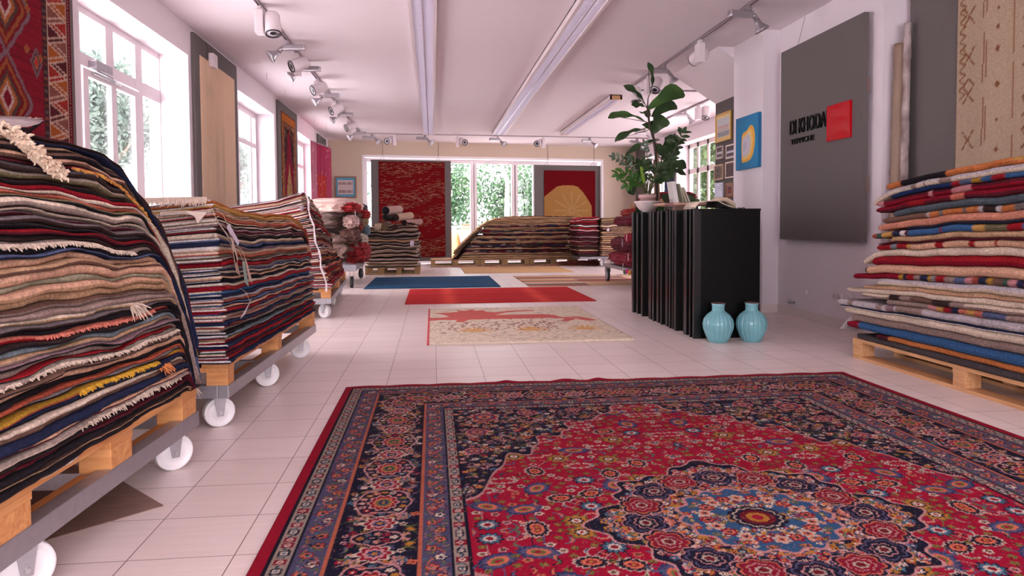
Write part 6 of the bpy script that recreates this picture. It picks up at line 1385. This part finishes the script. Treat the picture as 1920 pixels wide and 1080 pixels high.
a_, c_ = aX(1482, 262, 3.59), aX(1526, 253, 3.59); e_ = aX(1482, 272, 3.59)
text3d('TEPPICHE', 3.602, a_.y, c_.y, e_.z, a_.z, .012, sg, M_black, .016)
b = MB(); b.tube([(3.60, 6.9, 2.715), (3.67, 6.9, 2.99)], .002, 4); b.build('hanging_wire', M_greyd, sg)
# big blue canvas on the pillar
pa, pb, pc_ = aX(1381, 224, 3.47), aX(1423, 212, 3.47), aX(1381, 320, 3.47)
y1_, y0_, z0_, z1_ = pa.y, pb.y, pc_.z, pa.z
b = MB(); b.box((3.465, y0_, z0_), (3.5, y1_, z1_), bev=.002); cb = b.build('blue_canvas', mat('deep_blue_paint', (10, 104, 156), .6)); tag(cb, 'blue canvas with a yellow and white shell-like shape on the pillar', 'painting')
cv = Cv(y1_-y0_, z1_-z0_, .006, .006, C_(14, 126, 178)); w, h = cv.w, cv.h
cv.c *= (1-.25*np.exp(-((cv.x[None, :, None]-.05)/.15)**2-((cv.y[:, None, None]-h)/.12)**2)); cv.c *= 1+.08*np.sin(cv.x*40)[None, :, None]*0
U = lambda pts: [(w*x, h*y) for x, y in pts]
shape = [(.28, .15), (.26, .4), (.28, .66), (.36, .70), (.5, .71), (.62, .79), (.72, .81), (.83, .72), (.87, .55), (.85, .40), (.78, .24), (.68, .16), (.5, .13), (.34, .12)]
def sm(pts, n=3):
    for _ in range(n): pts = [q for i in range(len(pts)) for q in ((pts[i][0]*.75+pts[(i+1) % len(pts)][0]*.25, pts[i][1]*.75+pts[(i+1) % len(pts)][1]*.25), (pts[i][0]*.25+pts[(i+1) % len(pts)][0]*.75, pts[i][1]*.25+pts[(i+1) % len(pts)][1]*.75))]
    return pts
shape = sm(shape); cx, cy = .36, .42
for k, col in ((1, C_(236, 190, 60)), (.93, C_(240, 150, 40)), (.86, C_(244, 196, 90)), (.72, C_(232, 206, 160)), (.6, C_(206, 200, 208)), (.46, C_(214, 208, 220)), (.3, C_(196, 190, 206))):
    cv.poly(U([(cx+(x-cx)*k, cy+(y-cy)*k) for x, y in shape]), col)
me_ = cloth_obj('painted_face', cv, ((3.4645, y1_-.001, z0_), (0, -1, 0), (0, 0, 1), (-1, 0, 0)), M_flat, .0015, cb)
# gallery of small frames on the dark grey wall
XG = 3.918
def gpic(px, fr, fcol, base, fn, label, th=.02):
    a, c, e = aX(px[0], px[1], XG), aX(px[2], px[3], XG), aX(px[0], px[4], XG)
    picture('framed_picture', (XG, a.y, e.z), (0, -1, 0), (0, 0, 1), (-1, 0, 0), a.y-c.y, a.z-e.z, (base, fn), label, fr, fcol, th=th, group='framed pictures on the dark grey wall')
M_gold = mat('gold_frame', (214, 168, 78), .3, .4); M_pale = mat('pale_frame', (222, 200, 190), .35); M_lt = mat('light_wood_frame', (206, 170, 140), .4); M_wf = mat('white_picture_frame', (226, 220, 232), .4); M_bg = mat('bronze_frame', (150, 96, 50), .35, .4)
def f_town(cv):
    w, h = cv.w, cv.h; cv.rect(w*.1, w*.9, h*.12, h*.88, C_(186, 190, 196)); cv.rect(w*.1, w*.9, h*.14, h*.34, C_(150, 152, 156)); cv.rect(w*.1, w*.9, h*.34, h*.5, C_(206, 200, 196))
    for k in range(9): x = w*(.12+k*.085); cv.rect(x, x+w*.05, h*.36, h*(.46+.04*(k % 3)), C_(176, 150, 146)); cv.poly([(x, h*.5), (x+w*.03, h*.6), (x+w*.06, h*.5)], C_(196, 120, 104))
    cv.line([(w*.1, h*.3), (w*.5, h*.16), (w*.9, h*.28)], h*.02, C_(110, 110, 120))
def f_photo(cA, cB_, seed):
    def f(cv):
        r = random.Random(seed); w, h = cv.w, cv.h
        for _ in range(60): x, y = r.random()*w, r.random()*h; cv.flower(x, y, r.uniform(.05, .16)*w, 5, [(1, C_(*cA)*r.uniform(.5, 1.2)), (.5, C_(*cB_)*r.uniform(.5, 1.2))])
    return f
def f_land(cv): w, h = cv.w, cv.h; cv.rect(0, w, h*.36, h*.56, C_(206, 196, 206)); cv.rect(0, w, 0, h*.1, C_(150, 140, 150)); cv.poly([(0, h*.56), (w*.4, h*.66), (w, h*.58), (w, h*.56)], C_(110, 100, 110))
def f_calli(cv):
    w, h = cv.w, cv.h
    for k in range(9): cv.leaf(w*(.66+.2*math.sin(k)), h*(.9-.05*k), w*.08, k, [(1, C_(50, 60, 70))], .2)
    cv.line([(w*.8, h*.95), (w*.86, h*.5)], w*.02, C_(60, 70, 80)); cv.line([(w*.18, h*.85), (w*.2, h*.6)], w*.02, C_(60, 70, 80))
gpic((1343.5, 217, 1373, 204.5, 269), .022, M_gold, C_(222, 190, 130), f_town, 'gilt framed town and harbour print, topmost on the dark grey wall')
gpic((1345, 276, 1357, 274, 299), .014, M_pale, C_(90, 74, 78), f_land, 'smallest pale framed landscape photo, left under the town print')
gpic((1363, 273, 1380, 266, 298.5), .018, M_pale, C_(82, 66, 70), f_land, 'pale framed dark landscape photo, right under the town print')
gpic((1341, 310.5, 1357.5, 305, 338.5), .018, M_lt, C_(96, 80, 76), f_photo((110, 90, 84), (150, 130, 120), 3), 'light wood framed brown photo with bright streak, left of the middle row')
gpic((1362, 305, 1380, 299, 335), .018, M_pale, C_(88, 66, 70), f_photo((86, 64, 70), (120, 92, 90), 4), 'pale framed sepia figures photo, right of the middle row')
gpic((1342, 344, 1357.5, 340, 371), .014, M_wf, C_(226, 226, 242), f_calli, 'white sheet with dark twig drawing, lower left frame')
gpic((1362.5, 344, 1377, 341, 370), .026, M_bg, C_(150, 110, 110), lambda cv: (cv.rect(cv.w*.25, cv.w*.75, cv.h*.2, cv.h*.8, C_(70, 24, 24)), cv.rect(cv.w*.35, cv.w*.65, cv.h*.3, cv.h*.6, C_(150, 60, 30))), 'ornate bronze framed small red picture, lower right frame')
gpic((1362, 378, 1379, 376, 392), .02, M_gold, C_(110, 80, 60), f_photo((120, 90, 60), (90, 60, 50), 8), 'gilt framed picture just above the counter behind the folder')
# right, near: grey board with the glyph rug
o_ = board('display_board', (3.86, 1.2, .1), (XR2, 5.58, 2.98), 'grey board behind the beige rug with brown signs on the near right wall')
cv = Cv(3.5, 2.2, .011, .011, C_(214, 186, 160)); rg = random.Random(5); BRN = C_(156, 104, 72)
cv.c *= (1+.04*np.sin(np.cumsum(np.random.RandomState(2).randn(cv.nx)*.5)))[None, :, None]
for k in range(26):
    u = .12+k*.135
    t_ = k % 4
    if t_ == 0:
        y = .1
        while y < 2.2:
            cv.line([(u-.05, y), (u+.05, y+.12)], .014, BRN); cv.line([(u+.05, y), (u-.05, y+.12)], .014, BRN)
            if rg.random() < .6: cv.line([(u-.05, y+.12), (u, y+.17), (u+.05, y+.12)], .014, BRN)
            y += rg.uniform(.2, .34)
    elif t_ == 1:
        y = .05
        while y < 2.1: L_ = rg.uniform(.1, .4); cv.line([(u, y), (u+.01, y+L_)], .011, BRN); cv.line([(u+.03, y+.03), (u+.035, y+L_*.8)], .010, BRN); y += L_+rg.uniform(.08, .3)
    elif t_ == 2:
        y = .1
        while y < 2.2: cv.flower(u, y, rg.uniform(.012, .024), 4, [(1, BRN)]); y += rg.uniform(.1, .25)
    else:
        y = .05
        while y < 2.1: L_ = rg.uniform(.05, .5); cv.line([(u, y), (u+.006, y+L_)], .009, BRN*1.2); y += L_+rg.uniform(.05, .2)
for k in range(14): y = 1.1+k*.035*2; cv.line([(.03, y), (.09, y+.03), (.03, y+.06)], .012, BRN)
cv.c = cv.c
tag(cloth_obj('sign_patterned_rug', cv, ((3.858, 5.02, .75), (0, -1, 0), (0, 0, 1), (-1, 0, 0)), M_hang, .010), 'beige rug with brown scratched signs hanging on the near right board', 'rug')
# poles leaning in the niche
def pole(pix, X, r0, r1, m, label, name, knots):
    P = [aY(x, y, X) for x, y in pix]; d = P[0]-P[-1]; b_ = P[-1]-d*((P[-1].z-.0)/d.z) ; b_ = Vector((b_.x, b_.y, .002)); P.append(b_); n = 40; pts = []; rs_ = []
    for i in range(n+1):
        t = i/n*(len(P)-1); k = min(int(t), len(P)-2); p = P[k].lerp(P[k+1], t-k); pts.append(p); rs_.append((r0+(r1-r0)*i/n)*(1+(.10 if any(abs(p.z-z) < .03 for z in knots) else 0)+.03*math.sin(i*1.7)))
    b = MB(); b.tube(pts, rs_, 14); o = b.build(name, m, None, True); return tag(o, label, 'pole')
pole([(1686, 82), (1683, 200), (1680, 330)], 5.56, .036, .048, mat('bamboo_skin', (150, 122, 104), .5, var=.25, vscale=6, stretch=(4, 4, .7)), 'thick brownish bamboo pole leaning in the niche beside the sign wall', 'bamboo_pole', (2.33, 2.05, 1.75, 1.35))
b = MB()
for z in (2.30, 2.02, 1.70, 1.34):
    t = None
pole([(1702, 43), (1700, 120), (1697, 215), (1695, 300)], 5.52, .028, .036, mat('white_birch_bark', (196, 178, 176), .8, var=.6, vscale=5, stretch=(2, 2, 1.2), col2=(110, 90, 88)), 'pale birch pole with dark knots leaning beside the bamboo pole', 'birch_pole', (1.75, 1.62, 2.3))
# sockets, valve, thermostat on the sign wall
def wbox(px, py, dy, dz, X, th, m, name, label, cat, round_=False):
    p = aX(px, py, X); b = MB()
    if round_: b.lathe([(0, 0), (dy, 0), (dy, th*.7), (dy*.85, th), (0, th)], T=Matrix.Translation(p) @ Matrix.Rotation(-math.pi/2, 4, 'Y'), seg=20)
    else: b.box((X-th, p.y-dy, p.z-dz), (X, p.y+dy, p.z+dz), bev=.003)
    return tag(b.build(name, m), label, cat)
o_ = wbox(1571, 556, .075, .04, XR, .012, M_frame, 'double_socket', 'white double power socket low on the sign wall', 'socket')
for d in (-.038, .038): p = aX(1571, 556, XR); b = MB(); b.lathe([(0, -.001), (.026, -.001), (.024, .003), (0, .003)], T=Matrix.Translation((XR-.012, p.y+d, p.z)) @ Matrix.Rotation(-math.pi/2, 4, 'Y'), seg=18); b.build('socket_face', mat('socket_grey', (196, 178, 180)), o_)
wbox(1588, 556, .035, .035, XR, .006, M_frame, 'blank_cover', 'round white cover right of the double socket', 'cover plate', True); wbox(1600, 554, .03, .03, XR, .006, M_frame, 'blank_cover', 'second round white cover, nearest the right pile', 'cover plate', True)
wbox(1512, 548, .022, .03, XR, .015, M_frame, 'blank_cover', 'small oval white cover above the water valve', 'cover plate', True)
p = aX(1490, 567, XR); b = MB(); b.tube([(XR, p.y, p.z), (XR-.06, p.y, p.z)], .012, 8); b.tube([(XR-.05, p.y-.05, p.z), (XR-.05, p.y+.04, p.z)], .014, 8); b.lathe([(0, 0), (.02, 0), (.02, .012), (0, .012)], (XR-.05, p.y, p.z+.02), 10); tag(b.build('water_valve', M_metal, None, True), 'small chrome water valve low on the sign wall', 'valve')
wbox(1462, 362, .02, .03, XR, .01, M_frame, 'light_switch', 'small white switch plate at the left of the sign wall', 'switch'); wbox(1462, 378, .02, .06, XR, .01, M_frame, 'light_switch', 'slim white switch strip below the small plate', 'switch')
# far right boards and blue rug
board('display_board', (XF-.04, 15.86, .6), (XF, 16.52, 2.97), 'dark board with a blue rug on the far right window wall', m=M_greyd)
cv = Cv(.62, 1.9, .02, .02, C_(26, 52, 92)); 
for k in range(90): cv.flower(rnd.random()*.62, rnd.random()*1.9, .02, 4, [(1, C_(90, 110, 140)), (.5, C_(140, 40, 50))])
tag(cloth_obj('blue_hanging_rug', cv, ((XF-.042, 16.49, .7), (0, -1, 0), (0, 0, 1), (-1, 0, 0)), M_hang, .008), 'narrow dark blue rug hanging on the far right window wall behind the fig', 'rug')
board('display_board', (XF-.04, 18.2, .6), (XF, 18.95, 2.97), 'dark board in the far right back corner', m=M_greyd)
b = MB(); q = aB(1179, 291, -.02); b.box((q.x-.03, q.y-.04, q.z-.09), (q.x+.03, q.y, q.z+.06), bev=.01); tag(b.build('wall_speaker', M_whitep), 'tiny pale wall device in the back right corner beside the fig', 'device')
# dark red-brown rug heap and white box behind the counter, below the right window
bundle('folded_dark_rug', (4.05, 10.9, 1.2), (.38, .3, .10), (96, 36, 30), 'dark red-brown rug heap behind the counter below the right window', None, 90, .1, 6) if False else None
b = MB(); p = aY(1322, 385, 9.0); b.box((3.0, 8.85, 0), (3.7, 9.4, 1.0), bev=.01); sd_ = tag(b.build('low_cabinet', mat('grey_cabinet', (120, 110, 112), .6)), 'low grey cabinet behind the counter in front of the gallery wall', 'cabinet')
bundle('folded_dark_rug', (3.14, 9.1, 1.09), (.30, .22, .09), (84, 30, 26), 'dark red-brown folded rug on the low cabinet behind the counter', None, 90, .08, 6)
b = MB(); b.box((3.42, 8.95, 1.0), (3.66, 9.2, 1.11), bev=.01); tag(b.build('storage_box', mat('lilac_white_box', (206, 198, 214), .6)), 'pale lilac box on the low cabinet below the gallery', 'box')

# ================================================================== LAMPS
SC = 1.25
def spot_white(loc, hoff, hdir, label):
    r = empty('track_spotlight', loc, label, 'spotlight', 'spotlights on the ceiling tracks')
    def LB(b, n, m, sm_=False): return lbuild(b, n, m, r, sm_)
    S_ = Matrix.Scale(SC, 4)
    LB(MB().box((-.012, -.03, -.03), (.012, .03, 0), S_), 'track_adapter', M_whitep)
    LB(MB().box((-.03, -.055, -.20), (.03, .055, -.03), S_, bev=.006), 'gear_box', M_whitep)
    T = S_ @ Matrix.Translation(hoff) @ Vector(hdir).normalized().to_track_quat('Z', 'X').to_matrix().to_4x4()
    h = LB(MB().lathe([(0, -.085), (.048, -.085), (.058, -.07), (.058, .075), (.055, .08), (.050, .065), (0, .05)], T=T, seg=28), 'lamp_head', M_whitep, True)
    lbuild(MB().lathe([(.046, .066), (.0545, .081), (.0585, .081), (.0585, .072)], T=T, seg=24), 'lens_ring', mat('dark_lens', (40, 36, 44), .3), h, True)
    lbuild(MB().lathe([(0, .066), (.046, .070), (.048, .074), (0, .070)], T=T, seg=24), 'lens', mat('frosted_lens', (214, 208, 216), .15), h, True)
    LB(MB().tube([(0, 0, -.12), tuple(Vector(hoff)*.9)], .012, 8), 'pivot', M_silver)
    return r
def spot_silver(loc, ang, label, hdir=(-.75, -.35, -.55)):
    r = empty('track_spotlight', loc, label, 'spotlight', 'spotlights on the ceiling tracks', ang)
    def LB(b, n, m, sm_=False): return lbuild(b, n, m, r, sm_)
    S_ = Matrix.Scale(SC, 4)
    LB(MB().box((-.012, -.03, -.035), (.012, .03, 0), S_), 'track_adapter', M_silver)
    LB(MB().box((-.03, -.030, -.085), (.16, .030, -.035), S_, bev=.012), 'gear_box', M_silver)
    b = MB(); b.tube([S_ @ Vector(q) for q in ((-.01, 0, -.06), (-.05, 0, -.07), (-.085, -.01, -.11))], [.026, .026, .022], 10); LB(b, 'arm', M_silver, True)
    T = S_ @ Matrix.Translation((-.075, -.008, -.10)) @ Vector(hdir).normalized().to_track_quat('Z', 'X').to_matrix().to_4x4()
    h = LB(MB().lathe([(.0, -.01), (.022, -.01), (.024, .02), (.032, .04), (.052, .07), (.058, .085), (.053, .082), (.03, .05), (0, .035)], T=T, seg=28), 'reflector', M_silver, True)
    lbuild(MB().lathe([(0, .074), (.052, .077), (.051, .083), (0, .081)], T=T, seg=24), 'lens', mat('frosted_lens', (214, 208, 216), .15), h, True)
    return r
def track(p0, p1, label):
    p0, p1 = Vector(p0), Vector(p1); d = (p1-p0); T = Matrix.Translation(p0) @ Matrix.Rotation(-math.atan2(d.x, d.y), 4, 'Z'); b = MB(); L = d.length
    b.box((-.018, 0, -.02), (-.010, L, 0), T); b.box((.010, 0, -.02), (.018, L, 0), T); b.box((-.018, 0, -.006), (.018, L, 0), T)
    tag(b.build('light_track', mat('track_aluminium', (176, 162, 168), .4, .5)), label, 'light track')
XT_ = -1.56
track((XT_, 1.0, H), (XT_, 16.45, H), 'long aluminium light track along the left side of the ceiling')
track((-1.50, 16.42, H), (5.2, 17.0, H), 'aluminium light track across the ceiling at the back')
track((2.955, 1.0, H), (2.955, 10.8, H), 'aluminium light track on the right side of the ceiling')
track((4.53, 9.9, H), (4.53, 15.6, H), 'aluminium light track in the widened part beyond the pillar')
track((3.0, 10.9, H), (4.4, 10.9, H), 'short cross track near the fig')
zt_ = H-.02
for k, (y, ty) in enumerate(((7.0, 'w'), (8.25, 's'), (8.85, 'w'), (9.35, 's'), (10.35, 'w'), (11.2, 's'), (12.15, 'w'), (13.1, 's'), (14.2, 'w'), (15.7, 's'))):
    lab = f'{"boxy white" if ty == "w" else "small silver"} spotlight on the left track, {orw(k+1) if k else "first"} from the camera'
    if ty == 'w': spot_white((XT_, y, zt_), (.09, -.01, -.13) if k == 0 else (.03, -.10, -.12), (.12, -.25, -1) if k == 0 else (-.8, -.45, -.4), lab)
    else: spot_silver((XT_, y, zt_), -.1, lab)
for k, (x, ty) in enumerate(((-1.32, 's'), (-.82, 'w'), (-.15, 's'), (.58, 'w'), (1.50, 's'), (2.57, 'w'), (3.68, 's'), (4.85, 's'))):
    lab = f'{"white cylinder" if ty == "w" else "silver reflector"} spotlight on the back track, {orw(k+1) if k else "first"} from the left'
    if ty == 'w': spot_white((x, 16.42+(x+1.5)*.0865, zt_), (-.095 if k in (1, 5) else .095, -.02, -.11), (-.5 if k in (1, 5) else .45, -.8, -.3), lab)
    else: spot_silver((x, 16.42+(x+1.5)*.0865, zt_), math.pi+.3, lab, (-.5, .75, -.6))
for k, (y, ty) in enumerate(((6.6, 's'), (7.85, 'w'), (9.1, 's'), (9.8, 'w'), (10.5, 'w'))):
    lab = f'{"white cylinder" if ty == "w" else "silver reflector"} spotlight on the right track, {orw(k+1) if k else "first"} from the camera'
    if ty == 'w': spot_white((2.955, y, zt_), (.03, .10, -.12) if k == 1 else (.09, -.02, -.10) if k == 3 else (.0, -.09, -.12), (-.3, .8, -.2) if k == 1 else (-.45, -.5, -.9) if k == 3 else (0, -.1, -1), lab)
    else: spot_silver((2.955, y, zt_), math.pi+.1, lab, (-.45, .1, -.85))
for k, (y, ty) in enumerate(((12.1, 'w'), (12.75, 's'), (15.3, 's'))):
    lab = f'{"white cylinder" if ty == "w" else "silver"} spotlight on the track beyond the pillar, {orw(k+1) if k else "nearest"}'
    if ty == 'w': spot_white((4.53, y, zt_), (.10, -.01, -.11), (-.2, -.3, -.9), lab)
    else: spot_silver((4.53, y, zt_), math.pi+.1, lab, (-.45, .1, -.85))
# long louvred fluorescent lamps
def louvre(x0, x1, y0, y1, label, zz=H, end=M_whitep, drop=.075):
    r = empty('louvred_lamp', ((x0+x1)/2, y0, zz), label, 'ceiling lamp', 'long louvred lamps on the ceiling'); b = MB()
    b.box((x0, y0, zz-drop), (x0+.03, y1, zz)); b.box((x1-.03, y0, zz-drop), (x1, y1, zz)); b.box((x0, y0, zz-.012), (x1, y1, zz)); b.build('housing', M_whitep, r)
    for y in (y0, y1-.012): b = MB(); b.box((x0, y, zz-drop-.002), (x1, y+.014, zz)); b.build('end_cap', end, r)
    xm = (x0+x1)/2; ml = mat('louvre_aluminium', (226, 218, 230), .3, .6); b = MB()
    b.box((xm-.008, y0+.012, zz-drop+.004), (xm+.008, y1-.012, zz-.02)); y = y0+.04
    while y < y1-.03:
        b.box((x0+.03, y, zz-drop+.008), (xm-.008, y+.004, zz-.035)); b.box((xm+.008, y, zz-drop+.008), (x1-.03, y+.004, zz-.035)); y += .055
    lo = b.build('louvre', ml, r)
    for xx in ((x0+.03+xm)/2, (x1-.03+xm)/2):
        b = MB(); b.tube([(xx, y0+.05, zz-.028), (xx, y1-.05, zz-.028)], .008, 8); b.build('tube_light', mat('fluorescent_tube', (240, 240, 245), .3, emit=.6), r, True)
louvre(-.20, .06, 4.3, 16.05, 'long louvred lamp running down the middle of the ceiling')
louvre(1.32, 1.585, 4.3, 16.0, 'long louvred lamp to the right of the central one')
louvre(2.81, 3.005, 11.35, 15.9, 'short narrow louvred lamp with wooden end on the right', end=mat('wooden_end', (206, 160, 112), .5))
